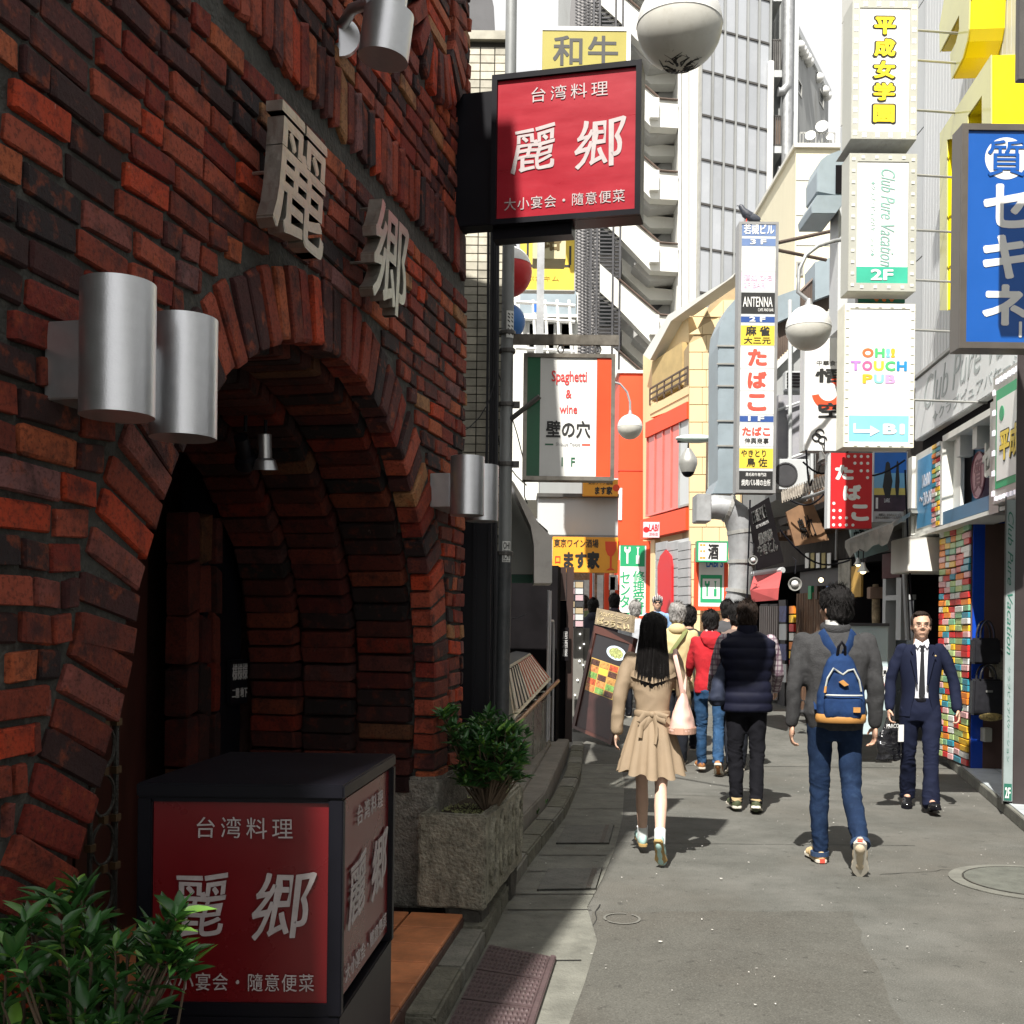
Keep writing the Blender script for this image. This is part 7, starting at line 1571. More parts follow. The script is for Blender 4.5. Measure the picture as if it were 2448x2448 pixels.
def hair_short(f, m, T, seed=0, vol=1.0, nape=.055, front=.045, low=0):
    h = f.hs; mb = MB(); M = f.HM
    mb.ell((0, -.020 * h, .040 * h), (.084 * h * vol, .098 * h * vol, .088 * h * vol), 28, 18, M); mb.ell((0, -.045 * h, -.012 * h), (.077 * h * vol, .068 * h * vol, (.075 + nape * .5) * h), 24, 14, M)
    mb.ell((0, .030 * h, .082 * h), (.066 * h * vol, front * h * vol * 1.15, .034 * h * vol), 20, 10, M)
    def d(p, n):
        q = M.inverted() @ p; a = noise.noise(Vector((q.x * 30 + seed, q.y * 22, q.z * 14))) * .010 * h + noise.noise(Vector((q.x * 95 + seed, q.y * 80, q.z * 22 - q.y * 30))) * .008 * h
        return a
    me = evalmesh(mb, .0065, 1, d); me.materials.append(m); o = obj('hair', me, None, T); 
    sp = MB(); rr_ = random.Random(seed + 5)
    for i in range(320):
        az = rr_.uniform(0, 6.28); el = rr_.uniform(-.35, 1.5); r_ = Vector((math.cos(az) * math.cos(el) * .083, math.sin(az) * math.cos(el) * .097 - .02, math.sin(el) * .088 + .036)) * h * vol
        if r_.y > .04 and r_.z < .06: continue
        t = Vector((math.cos(az) * .25 + rr_.uniform(-.5, .5), math.sin(az) * .5 + rr_.uniform(-.4, .4), .35 - 1.1 * (el < .7))).normalized() * .036 * h; w = Vector((-math.sin(az), math.cos(az), 0)) * .0035
        sp.add([r_ * .985 - w, r_ * .985 + w, r_ * 1.02 + t], [(0, 1, 2)], M)
    obj('hair_tuft', sp, m, T, kind='stuff'); return o
def shoe(f, T, s, m_up, m_sole, L=.27, w=.047, hi=.055, m_acc=None, flat=False):
    an, ft, fd = getattr(f, 'leg%d' % s)[2:]; rt = fd.cross(Vector((0, 0, 1))).normalized(); up = rt.cross(fd).normalized()
    M = Matrix(((rt.x, fd.x, up.x, an.x), (rt.y, fd.y, up.y, an.y), (rt.z, fd.z, up.z, an.z), (0, 0, 0, 1))); mb = MB(); zf = -.038 * f.H + .004
    b0, b1 = -.06, L - .06
    out = [(-w * .72, b0 + .015), (-w * .45, b0), (w * .45, b0), (w * .72, b0 + .015), (w * .75, L * .3), (w * 1.05, L * .58), (w * .8, b1 - .035), (w * .3, b1), (-w * .3, b1), (-w * .8, b1 - .035), (-w * 1.0, L * .55), (-w * .72, L * .3)]
    so = obj('shoe_sole', MB().plan(out, zf, zf + .022, M), m_sole, T, bevel=.004)
    mb.ell((0, .0, zf + .04), (w * .82, .062, .048 + hi * .4), 14, 10, M); mb.ell((0, .075, zf + .035), (w * .92, .10, .04), 16, 10, M); mb.ell((0, .14, zf + .028), (w * .98, .062, .033), 14, 8, M)
    mb.tube([(0, -.005, zf + .03), (0, -.008, zf + .05 + hi)], [w * .78, w * .72], 12, M=M)
    me = evalmesh(mb, .008, 2); me.materials.append(m_up); u = obj('shoe', me, None, T)
    if m_acc: obj('heel_tab', MB().box(-.016, .016, b0 - .006, b0 + .004, zf + .004, zf + .03, M), m_acc, u)
    return M
def trousers(f, T, m, vox=.011, wide=1.0, flare=0, seed=0, cuff=None, amp=.009, top=.05, seat=1.0):
    H = f.H; k = H / 1.72; mb = MB(); lo(mb, [(0, .0, f.hz - .07 * H, .085 * H * seat, .058 * H), (0, -.006, f.hz - .02 * H, .092 * H * seat, .068 * H), (0, 0, f.hz + top * H, .082 * H, .056 * H)])
    for s in (1, -1):
        hip, kn, an = getattr(f, 'leg%d' % s)[:3]; d = (an - kn).normalized(); e = kn.lerp(an, .97)
        limb(mb, [hip + Vector((0, 0, -.01)), hip.lerp(kn, .5), kn, kn.lerp(an, .45) + Vector((0, -.01, 0)), e], [.083 * k * wide, .076 * k * wide, .060 * k * wide, .058 * k * wide + flare * .5, .050 * k * wide + flare], 18, 6)
        mb.tube([e, e + d * .03], [.050 * k * wide + flare, .051 * k * wide + flare], 18)
    def cw(p, n):
        a = 0
        for s in (1, -1):
            hip, kn, an = getattr(f, 'leg%d' % s)[:3]
            for c, w_ in ((kn, .09), (an, .12)):
                dd_ = (p - c).length
                if dd_ < w_ * 2: a += math.sin(p.z * 170 + 14 * noise.noise(p * 9)) * .0045 * max(0, 1 - dd_ / (w_ * 2)) * min(2, amp / .009)
        return a + folds(amp, 7, .7, seed)(p, n)
    me = evalmesh(mb, vox, 2, cw); me.materials.append(m); o = obj('trousers', me, None, T)
    if cuff:
        for s in (1, -1):
            kn, an = getattr(f, 'leg%d' % s)[1:3]; d = (an - kn).normalized(); e = kn.lerp(an, .99); obj('cuff', MB().tube([e, e + d * .03], [.056 * k * wide + flare] * 2, 18), cuff, o)
    return o
def top(f, T, m, name, vox=.011, bulk=1.0, hem=.0, seed=0, quilt=None, sleeves=True, slv=1.0, amp=.008, hemw=1.0, sleeve_m=None, sleeve_name='sleeve', open_front=False, wrist=.93):
    H = f.H; k = H / 1.72; hz = f.hz; mb = MB(); ly = f.ly
    R_ = [(0, 0, hz - hem * H, .096 * H * hemw, .070 * H * hemw), (0, .0, hz + .03 * H, .093 * H * bulk, .068 * H * bulk), (0, ly * .4, hz + .10 * H, .085 * H * bulk, .064 * H * bulk), (0, ly * .7, hz + .18 * H, .094 * H * bulk, .070 * H * bulk),
          (0, ly * .9, hz + .245 * H, .104 * H * bulk, .068 * H * bulk), (0, ly, f.sz - .012 * H, .103 * H * bulk, .058 * H * bulk), (0, ly, f.sz + .018 * H, .075 * H * bulk, .046 * H * bulk), (0, ly * 1.05, f.sz + .040 * H, .042 * H, .036 * H)]
    lo(mb, R_, 26); ars = []
    if sleeves:
        for s in (1, -1):
            sh_, e, w, b = getattr(f, 'arm%d' % s); we = e.lerp(w, wrist); ar = MB() if sleeve_m else mb; ars.append(ar)
            limb(ar, [sh_ + Vector((-s * .012, 0, -.012)), sh_.lerp(e, .5), e, e.lerp(w, .5), we], [.054 * k * slv, .050 * k * slv, .045 * k * slv, .041 * k * slv, .036 * k * slv], 16, 5)
    else:
        for s in (1, -1): sh_ = getattr(f, 'arm%d' % s)[0]; mb.ell(sh_ + Vector((-s * .02, 0, -.01)), (.05 * k, .058 * k, .055 * k), 14, 10)
    me = evalmesh(mb, vox, 2, folds(amp, 6.5, .8, seed, quilt)); me.materials.append(m); o = obj(name, me, None, T)
    if sleeve_m and sleeves:
        for mb_ in ars: me = evalmesh(mb_, vox, 2, folds(amp, 8, .8, seed + 3)); me.materials.append(sleeve_m); obj(sleeve_name, me, None, T)
    return o
def plaid(name, a, b_, c):
    m = mat(name, a, .8); n, l = m.node_tree.nodes, m.node_tree.links; g = n.new('ShaderNodeTexCoord')
    def band(ax, sc_, col, prev, th=.35):
        sp = n.new('ShaderNodeSeparateXYZ'); l.new(g.outputs['Object'], sp.inputs[0]); w = n.new('ShaderNodeMath'); w.operation = 'MULTIPLY'; w.inputs[1].default_value = sc_; l.new(sp.outputs[ax], w.inputs[0])
        fr = n.new('ShaderNodeMath'); fr.operation = 'FRACT'; l.new(w.outputs[0], fr.inputs[0]); lt = n.new('ShaderNodeMath'); lt.operation = 'LESS_THAN'; lt.inputs[1].default_value = th; l.new(fr.outputs[0], lt.inputs[0])
        q = n.new('ShaderNodeMath'); q.operation = 'MULTIPLY'; q.inputs[1].default_value = .65; l.new(lt.outputs[0], q.inputs[0]); mx = n.new('ShaderNodeMixRGB'); l.new(q.outputs[0], mx.inputs[0]); l.new(prev, mx.inputs[1]); mx.inputs[2].default_value = (*col, 1); return mx.outputs[0]
    b = n['Principled BSDF']; prev = b.inputs['Base Color'].links[0].from_socket
    prev = band(2, 22, b_, prev); prev = band(0, 24, c, prev, .3); prev = band(1, 24, c, prev, .3); l.new(prev, b.inputs['Base Color']); return m
def denim(name, c, fade): return mat(name, c, .85, spec=.15, var=.3, scale=7, bump=.25, bscale=250, dirt=.5, dcol=fade)
M_trench = mat('khaki trench cotton', (.27, .20, .13), .75, var=.06, scale=8, bump=.12, bscale=300)
# ---------------------------------------------------------------- woman in the trench coat
gP = gnd(650, 858)
f = rig(1.60, ((-16, 22, -52), (15, 3, 8)), ((8, 14, 35), (-8, 15, 8)), lean=1, sh=.86, hipw=.8)
G = person('woman with long black hair in a flared beige trench coat walking away', gP + Vector((0, -.02, 0)), -6, f)
body(f, G, M_skin2, bare_legs=True, curl=.35, slim=.92, hs=.9, face=False)
k = f.H / 1.72; H = f.H; mb = MB(); hz = f.hz; sz = f.sz
lo(mb, [(0, 0, hz + .085, .110, .084), (0, 0, hz + .14, .112, .084), (0, 0, hz + .24, .128, .090), (0, 0, hz + .34, .142, .092), (0, 0, hz + .41, .158, .088), (0, 0, sz - .005, .158, .076), (0, 0, sz + .028, .125, .062), (0, 0, sz + .055, .055, .05)], 28)
for s in (1, -1):
    sh_, e, w, b = getattr(f, 'arm%d' % s)
    limb(mb, [sh_ + Vector((-s * .0, 0, -.015)), sh_.lerp(e, .5), e, e.lerp(w, .5), e.lerp(w, .93)], [.056, .054, .050, .047, .048], 16, 5)
me = evalmesh(mb, .009, 2, folds(.008, 7, .8, 4)); me.materials.append(M_trench); ct = obj('trench_coat', me, None, G)
# flared skirt of the coat with box pleats
sk_ = MB(); NR, NA = 14, 132; z_top, z_bot = hz + .10, hz - .285
for shell in (0, 1):
    vs_ = []
    for i in range(NR + 1):
        t = i / NR; z = z_top + (z_bot - z_top) * t; rx_ = .112 + .100 * t ** .85; ry_ = .086 + .105 * t ** .85
        for j in range(NA):
            a = j / NA * 6.2832; pl = math.sin(a * 11 + .6 * math.sin(a * 2)); pl = math.copysign(abs(pl) ** .4, pl); q = 1 + (.115 * pl + .03 * noise.noise(Vector((a * 2, z * 5, 3)))) * t ** .7 - shell * .025
            vs_.append((rx_ * q * math.cos(a), ry_ * q * math.sin(a) - .01 * t, z - .012 * pl * (t > .9) + .02 * math.sin(a * 2 + 1) * t))
    fs = [(i * NA + j, (i + 1) * NA + j, (i + 1) * NA + (j + 1) % NA, i * NA + (j + 1) % NA) for i in range(NR) for j in range(NA)]
    sk_.add(vs_, fs if shell == 0 else [q[::-1] for q in fs])
o0 = len(sk_.v) // 2; sk_.f += [(NR * NA + j, o0 + NR * NA + j, o0 + NR * NA + (j + 1) % NA, NR * NA + (j + 1) % NA) for j in range(NA)]
obj('coat_skirt', sk_, M_trench, G, smooth=True)
cp = MB()      # storm flap across the upper back
N = 22
for i in range(N + 1): pass
rows_ = []
for j in range(7):
    t = j / 6; row = []
    for i in range(N + 1):
        a = R(180 + 8) + R(164) * i / N; low = sz - .115 - .055 * (1 - abs(i - N / 2) / (N / 2)) ** 1.2; z = (sz + .02) + (low - sz - .02) * t; rr_ = 1.0 + .05 * t
        row.append(((.155 - .03 * (1 - t)) * rr_ * math.cos(a), (.092 - .02 * (1 - t)) * rr_ * math.sin(a) - .004, z))
    rows_.append(row)
vs_ = [p for r0 in rows_ for p in r0]; n_ = N + 1; cp.add(vs_, [(j * n_ + i, j * n_ + i + 1, (j + 1) * n_ + i + 1, (j + 1) * n_ + i) for j in range(6) for i in range(N)]); cp.add([(x * .96, y * .96, z) for x, y, z in vs_], [((j + 1) * n_ + i, (j + 1) * n_ + i + 1, j * n_ + i + 1, j * n_ + i) for j in range(6) for i in range(N)])
obj('storm_flap', cp, M_trench, ct, smooth=True)
bl2 = MB(); zb = hz + .105
bl2.tube([(.115 * math.cos(a / 24 * 6.283), .090 * math.sin(a / 24 * 6.283), zb + .004 * math.sin(a)) for a in range(25)], [(.006, .024)] * 25, 8); obj('belt', bl2, M_trench, G, smooth=True)
bw = MB()
for pts, w_ in (([(-.0, -.09, zb), (-.05, -.115, zb + .005), (-.085, -.115, zb - .045), (-.06, -.11, zb - .085), (-.02, -.105, zb - .03), (0, -.095, zb)], (.005, .02)), ([(0, -.09, zb), (.05, -.11, zb + .0), (.095, -.11, zb - .01), (.085, -.11, zb - .045), (.03, -.105, zb - .02), (0, -.095, zb)], (.005, .018)),
                ([(.0, -.095, zb), (.02, -.12, zb - .06), (.022, -.135, zb - .13), (.012, -.15, zb - .19)], (.005, .022)), ([(-.02, -.10, zb - .02), (-.07, -.12, zb - .07), (-.08, -.14, zb - .15)], (.005, .018))):
    bw.tube(pts, [w_] * len(pts), 8)
bw.ell((0, -.10, zb), (.022, .016, .022), 10, 8); obj('bow', bw, M_trench, G, smooth=True)
def slab_hair(f, T, m):
    h = f.hs; mb = MB(); c = f.head; mb.ell(c + Vector((0, -.018, .030)), (.086, .100, .092), 28, 16)
    lo(mb, [(c.x, c.y - .035, c.z + .05, .080, .080), (c.x, c.y - .045, c.z - .03, .090, .078), (c.x, c.y - .055, c.z - .11, .096, .062), (c.x, c.y - .075, c.z - .20, .104, .050), (c.x, c.y - .085, c.z - .28, .102, .042), (c.x + .0, c.y - .09, c.z - .35, .085, .03), (c.x, c.y - .09, c.z - .40, .05, .018)], 26)
    def d(p, n): return noise.noise(Vector((p.x * 60, p.y * 40, p.z * 5))) * .008 + noise.noise(Vector((p.x * 160, p.y * 100, p.z * 6))) * .004
    me = evalmesh(mb, .007, 2, d); me.materials.append(m); obj('hair', me, None, T)
    st_ = MB(); rr_ = random.Random(3)
    for i in range(90):
        x = rr_.uniform(-.10, .10); L = rr_.uniform(.30, .39) - abs(x) * .5; p0 = c + Vector((x * .85, -.115 + abs(x) * .45, rr_.uniform(-.02, .04))); e = c + Vector((x * 1.15 + rr_.uniform(-.012, .012), -.135 + abs(x) * .2, .0 - L)); mid = p0.lerp(e, .5) + Vector((0, -.012, 0)); st_.tube([p0, mid, e], [.0045, .0055, .0012], 4)
    for i in range(10): e = c + Vector((.16 + rr_.uniform(-.02, .02), -.06, -.31 + rr_.uniform(-.02, .02))); st_.tube([c + Vector((.085, -.05, -.15)), c + Vector((.11, -.06, -.25)), e], [.006, .006, .001], 4)
    obj('hair_strand', st_, m, T, kind='stuff')
slab_hair(f, G, M_hair)
M_sock = mat('white cotton sock', (.7, .72, .72), .9, var=.05); M_mint = mat('mint suede', (.42, .62, .58), .6, var=.06); M_tan = mat('tan sole', (.42, .28, .11), .6, var=.15, scale=12)
for s in (1, -1):
    kn, an = getattr(f, 'leg%d' % s)[1:3]; d = (an - kn).normalized(); obj('sock', MB().tube([an - d * .075, an - d * .05, an, an + d * .03], [.038, .036, .036, .034], 14), M_sock, G, smooth=True); shoe(f, G, s, M_mint, M_tan, .235, .040, .01)
# pink bag
M_pink = mat('pale pink leather', (.72, .47, .40), .45, var=.04, scale=6)
BG = thing('shoulder_bag', 'pale pink slouchy shoulder bag hanging from the woman\'s right shoulder', 'bag', gP + Vector((.19, -.10, 0)), R(-18)); mb = MB(); zc = f.sz - .33
lo(mb, [(0, 0, zc - .16, .075, .125), (0, 0, zc - .145, .088, .14), (0, 0, zc - .06, .07, .125), (0, .0, zc + .04, .04, .08), (0, .01, zc + .10, .016, .045), (0, .01, zc + .13, .01, .02)], 22)
me = evalmesh(mb, .008, 2, folds(.006, 9, .8, 3)); me.materials.append(M_pink); obj('bag_body', me, None, BG)
obj('strap', MB().tube([(.0, -.015, zc + .08), (-.01, -.055, zc + .2), (-.045, -.05, sz + .01), (-.055, .0, sz + .055), (-.04, .055, sz + .01), (-.0, .06, zc + .2), (.0, .035, zc + .08)], [(.006, .014)] * 7, 8), M_pink, BG, smooth=True); obj('base_panel', MB().plan([(.089 * math.cos(a / 20 * 6.28), .142 * math.sin(a / 20 * 6.28)) for a in range(20)], zc - .165, zc - .12), mat('tan pink base', (.50, .30, .22), .5), BG, bevel=.004)
# ---------------------------------------------------------------- man with the blue backpack
bP = gnd(829, 868)
f = rig(1.80, ((-14, 34, -58), (4, 2, 3)), ((-3, 9, 14), (-8, 9, 16)), lean=2, sh=1.14)
B = person('tall man in grey cardigan and jeans with a blue backpack walking away', bP + Vector((0.06, .12, 0)), -5, f)
body(f, B, M_skin, curl=.55, yaw=R(32), hs=1.05)
trousers(f, B, denim('indigo denim', (.010, .022, .055), (.03, .06, .12)), wide=1.02, cuff=mat('turned cuff', (.02, .045, .10), .8), seed=2, amp=.008)
M_card = mat('charcoal wool', (.052, .052, .054), .95, spec=.15, var=.2, scale=30, bump=.5, bscale=180)
top(f, B, M_card, 'cardigan', bulk=1.22, hem=.03, seed=5, slv=1.18, amp=.008)
nk = f.neck; obj('cardigan_collar', MB().tube([(nk.x + .085 * math.cos(a / 20 * 6.283), nk.y - .01 + .072 * math.sin(a / 20 * 6.283), nk.z + .035 + .012 * math.sin(a / 20 * 6.283)) for a in range(21)], [(.016, .034)] * 21, 8), M_card, B, smooth=True)
obj('shirt_collar', MB().lathe([(.062, nk.z + .02), (.066, nk.z + .088), (.060, nk.z + .09), (.058, nk.z + .02)], 20, Matrix.Translation((nk.x, nk.y - .005, 0))), M_white, B, smooth=True)
hair_short(f, M_hair, B, 3, 1.10, .06)
M_vtan = mat('tan canvas shoe', (.58, .42, .22), .7, var=.08); M_off = mat('off white rubber', (.62, .58, .50), .6); 
for s in (1, -1): shoe(f, B, s, M_vtan if s < 0 else mat('cream canvas shoe', (.6, .5, .36), .7), M_off, .29, .052, .03, M_tab)
an, ft, fd = getattr(f, 'leg1')[2:]
BP = thing('backpack', 'blue denim backpack with pale zips and tan leather base on the man in grey', 'backpack', bP + Vector((.06, .12, 0)), R(-5)); M_bp = denim('backpack denim', (.012, .033, .10), (.03, .07, .16)); M_lt = mat('tan leather', (.45, .22, .06), .5, var=.12, scale=10); M_zip = mat('pale zip piping', (.42, .44, .42), .5)
zb = f.hz + .02; yb = f.ly - .205; mb = MB(); lo(mb, [(0, yb - .0, zb, .135, .072), (0, yb, zb + .05, .150, .085), (0, yb + .005, zb + .16, .150, .085), (0, yb + .015, zb + .28, .125, .078), (0, yb + .03, zb + .38, .085, .062), (0, yb + .045, zb + .43, .045, .04)], 26)
me = evalmesh(mb, .008, 2, folds(.007, 9, .7, 6)); me.materials.append(M_bp); obj('main_bag', me, None, BP)
mb = MB(); lo(mb, [(0, yb - .055, zb + .02, .115, .045), (0, yb - .06, zb + .06, .120, .05), (0, yb - .055, zb + .14, .118, .045), (0, yb - .04, zb + .165, .10, .03)], 24); me = evalmesh(mb, .008, 2, folds(.005, 9, .7, 2)); me.materials.append(M_bp); obj('front_pocket', me, None, BP)
obj('leather_base', MB().tube([(.150 * math.cos(a / 24 * 6.283), yb + .092 * math.sin(a / 24 * 6.283), zb + .015) for a in range(25)], [(.01, .028)] * 25, 8), M_lt, BP, smooth=True)
zp = MB(); zp.tube([(.122 * math.cos(R(a)), yb - .06 - .045 * abs(math.sin(R(a))), zb + .165) for a in range(200, 341, 10)], .006, 6); obj('zip', zp, M_zip, BP)
zp = MB(); zp.tube([(-.112, yb - .055, zb + .19), (-.098, yb - .062, zb + .27), (-.06, yb - .06, zb + .335), (-.025, yb - .055, zb + .31), (0, yb - .055, zb + .295), (.03, yb - .055, zb + .32), (.065, yb - .058, zb + .33), (.10, yb - .06, zb + .26), (.115, yb - .052, zb + .19)], .006, 6); obj('zip', zp, M_zip, BP)
obj('logo_patch', MB().poly([(0, zb + .235), (.028, zb + .222), (.0, zb + .26)][:0] or [(-.03, zb + .248), (.002, zb + .222), (.03, zb + .232), (-.004, zb + .262)], yb - .092, yb - .070), M_lt, BP); obj('leather_tab', MB().box(.055, .098, yb - .112, yb - .095, zb + .06, zb + .092), M_lt, BP); obj('zip_pull', MB().tube([(-.112, yb - .085, zb + .22), (-.118, yb - .09, zb + .18)], .008, 6), M_lt, BP)
for s in (1, -1): obj('shoulder_strap', MB().tube([(s * .03, yb + .05, zb + .41), (s * .075, f.ly - .125, f.sz - .02), (s * .105, f.ly - .065, f.sz + .045), (s * .11, f.ly + .02, f.sz + .03), (s * .115, f.ly + .09, f.sz - .06), (s * .13, f.ly + .06, f.sz - .26), (s * .145, yb + .04, zb + .06)], [(.008, .034)] * 5 + [(.006, .016)] * 2, 8), M_bp, BP, smooth=True)
obj('grab_loop', MB().tube([(-.025, yb + .01, zb + .40), (-.02, yb - .01, zb + .47), (0, yb - .01, zb + .50), (.02, yb - .01, zb + .47), (.025, yb + .01, zb + .40)], .010, 8), M_black, BP, smooth=True)
# ---------------------------------------------------------------- man in the quilted vest
vP = gnd(748, 813)
f = rig(1.745, ((-2, 12, -14), (3, 4, 2)), ((14, 12, 40), (10, 11, 45)), lean=3, sh=1.12)
V = person('stocky man in a dark navy quilted vest with plaid sleeves walking away', vP + Vector((-.01, .06, 0)), -6, f)
body(f, V, M_skin, curl=.6)
trousers(f, V, mat('black cotton', (.009, .009, .012), .9, var=.3, spec=.12), wide=1.10, seed=4, amp=.010)
M_vest = mat('navy quilted nylon', (.007, .008, .020), .7, var=.2, scale=10, spec=.16)
M_pl = plaid('plaid flannel', (.45, .40, .42), (.08, .04, .07), (.12, .05, .09))
top(f, V, M_vest, 'quilted_vest', bulk=1.27, hem=.045, seed=8, amp=.005, hemw=1.22, quilt=lambda p: .011 * abs(math.sin(p.z * math.pi / .092)) ** .6, sleeve_m=M_pl, sleeve_name='plaid_sleeve', slv=1.15)
nk = f.neck; obj('vest_collar', MB().lathe([(.080, nk.z - .01), (.088, nk.z + .05), (.080, nk.z + .085), (.066, nk.z + .08), (.066, nk.z)], 22, Matrix.Translation((nk.x, nk.y - .008, 0))), M_vest, V, smooth=True)
hair_short(f, M_hairb, V, 9, 1.02, .05)
for s in (1, -1): shoe(f, V, s, mat('olive suede boot', (.06, .075, .035), .7, var=.3, scale=20), M_off, .29, .054, .05); 
for s in (1, -1): an = getattr(f, 'leg%d' % s)[2]; obj('boot_lining', MB().tube([an + Vector((0, -.005, -.005)), an + Vector((0, -.008, .03))], .048, 14), mat('sand lining', (.6, .45, .24), .8), V, smooth=True)
SBg = thing('shoulder_bag', 'slouchy dark navy shoulder bag at the left hip of the man in the vest', 'bag', vP + Vector((-.01, .06, 0)), R(-6)); mb = MB(); zc = f.hz + .13
lo(mb, [(-.245, -.02, zc - .17, .05, .09), (-.25, -.02, zc - .12, .075, .13), (-.24, -.01, zc + .0, .065, .12), (-.215, 0, zc + .13, .045, .07), (-.20, 0, zc + .2, .025, .03)], 18); me = evalmesh(mb, .011, 2, folds(.012, 8, .8, 2)); me.materials.append(mat('navy canvas', (.012, .018, .04), .8, var=.2)); obj('bag_body', me, None, SBg)
obj('strap', MB().tube([(-.205, -.03, zc + .17), (-.185, -.06, f.sz - .12), (-.155, -.03, f.sz + .05), (-.16, .04, f.sz + .02), (-.2, .04, zc + .15)], [(.006, .016)] * 5, 8), MATS['navy canvas'], SBg, smooth=True)
# ---------------------------------------------------------------- man in the red hoodie
rP = gnd(709, 774)
f = rig(1.70, ((-10, 20, -35), (9, 4, 4)), ((12, 8, 35), (16, 7, 50)), lean=3, sh=.95)
RH = person('person in a bright red hooded fleece and faded jeans walking away', rP, -6, f)
body(f, RH, M_skin, curl=.6, vox=.009)
trousers(f, RH, denim('faded denim', (.022, .06, .13), (.10, .17, .27)), wide=1.02, flare=.008, seed=11, amp=.012)
M_hood = mat('red fleece', (.42, .010, .018), .95, var=.1, scale=12, bump=.3, bscale=150)
top(f, RH, M_hood, 'hooded_jacket', bulk=1.08, hem=.03, seed=12, slv=1.1)
nk = f.neck; mb = MB(); lo(mb, [(0, nk.y - .12, nk.z - .12, .03, .02), (0, nk.y - .105, nk.z - .07, .085, .05), (0, nk.y - .07, nk.z - .0, .118, .085), (0, nk.y - .03, nk.z + .045, .105, .09), (0, nk.y - .02, nk.z + .07, .075, .07)], 22); me = evalmesh(mb, .009, 2, folds(.008, 9, 1, 5)); me.materials.append(M_hood); obj('hood', me, None, RH)
obj('collar_lining', MB().lathe([(.068, nk.z + .06), (.072, nk.z + .085), (.06, nk.z + .085)], 18, Matrix.Translation((0, nk.y - .01, 0))), M_white, RH)
hair_short(f, M_hair, RH, 14, 1.06, .07)
for s in (1, -1): shoe(f, RH, s, mat('orange brown suede', (.36, .15, .05), .7, var=.15), M_off, .28, .052, .03)
# ---------------------------------------------------------------- man in the navy suit, walking towards us
sP = gnd(921, 811)
f = rig(1.70, ((-7, 16, -14), (13, 3, 10)), ((2, 13, 14), (6, 17, 12)), lean=-1, sh=1.0)     # his own right / left
S_ = person('man in a navy suit, black tie and glasses walking towards the camera', sP + Vector((0, .05, 0)), 167, f)
body(f, S_, M_skin, curl=.8, vox=.0065)
M_suit = mat('navy suit wool', (.009, .012, .030), .85, var=.12, scale=9, bump=.1, bscale=300, spec=.15)
trousers(f, S_, M_suit, wide=1.08, flare=.018, seed=21, amp=.009)
mb = MB(); nk = f.neck; H = f.H
lo(mb, [(0, .01, f.hz, .085, .07), (0, .012, f.hz + .2, .09, .082), (0, .012, f.hz + .38, .10, .085), (0, .01, f.sz - .0, .08, .07), (0, .0, nk.z + .02, .055, .055)], 24); me = evalmesh(mb, .010, 2, folds(.003, 10, 1, 2)); me.materials.append(mat('white shirt', (.72, .72, .78), .6, var=.03)); obj('shirt', me, None, S_)
# jacket: shell open at the front
jk = MB(); NA = 40
rg_ = [(f.hz - .075, .170, .125, 34), (f.hz + .02, .165, .125, 30), (f.hz + .12, .152, .118, 22), (f.hz + .22, .160, .124, 20), (f.hz + .34, .176, .128, 26), (f.sz - .06, .180, .118, 24), (f.sz + .005, .165, .095, 22), (f.sz + .035, .105, .078, 30)]
for sh_in in (0, 1):
    vs_ = []
    for z, rx_, ry_, gap in rg_:
        a0, a1 = R(90 + gap), R(450 - gap)
        for i in range(NA + 1):
            a = a0 + (a1 - a0) * i / NA; q = 1 - .07 * sh_in + .018 * noise.noise(Vector((math.cos(a) * 3, math.sin(a) * 3, z * 9))); vs_.append((rx_ * q * math.cos(a), f.ly + ry_ * q * math.sin(a), z))
    n_ = NA + 1; fs = [(j * n_ + i, j * n_ + i + 1, (j + 1) * n_ + i + 1, (j + 1) * n_ + i) for j in range(len(rg_) - 1) for i in range(NA)]; jk.add(vs_, fs if not sh_in else [q[::-1] for q in fs])
o0 = len(jk.v) // 2
for j in range(len(rg_) - 1):
    for i in (0, NA): jk.f.append((j * n_ + i, (j + 1) * n_ + i, o0 + (j + 1) * n_ + i, o0 + j * n_ + i))
jkt = obj('suit_jacket', jk, M_suit, S_, smooth=True)
for s in (1, -1):
    ar = MB(); sh_, e, w, b = getattr(f, 'arm%d' % s); limb(ar, [sh_ + Vector((-s * .03, 0, -.015)), sh_.lerp(e, .5), e, e.lerp(w, .5), e.lerp(w, .95)], [.062, .056, .051, .046, .043], 16, 5)
    me = evalmesh(ar, .009, 2, folds(.008, 8, .8, 9)); me.materials.append(M_suit); obj('jacket_sleeve', me, None, S_)
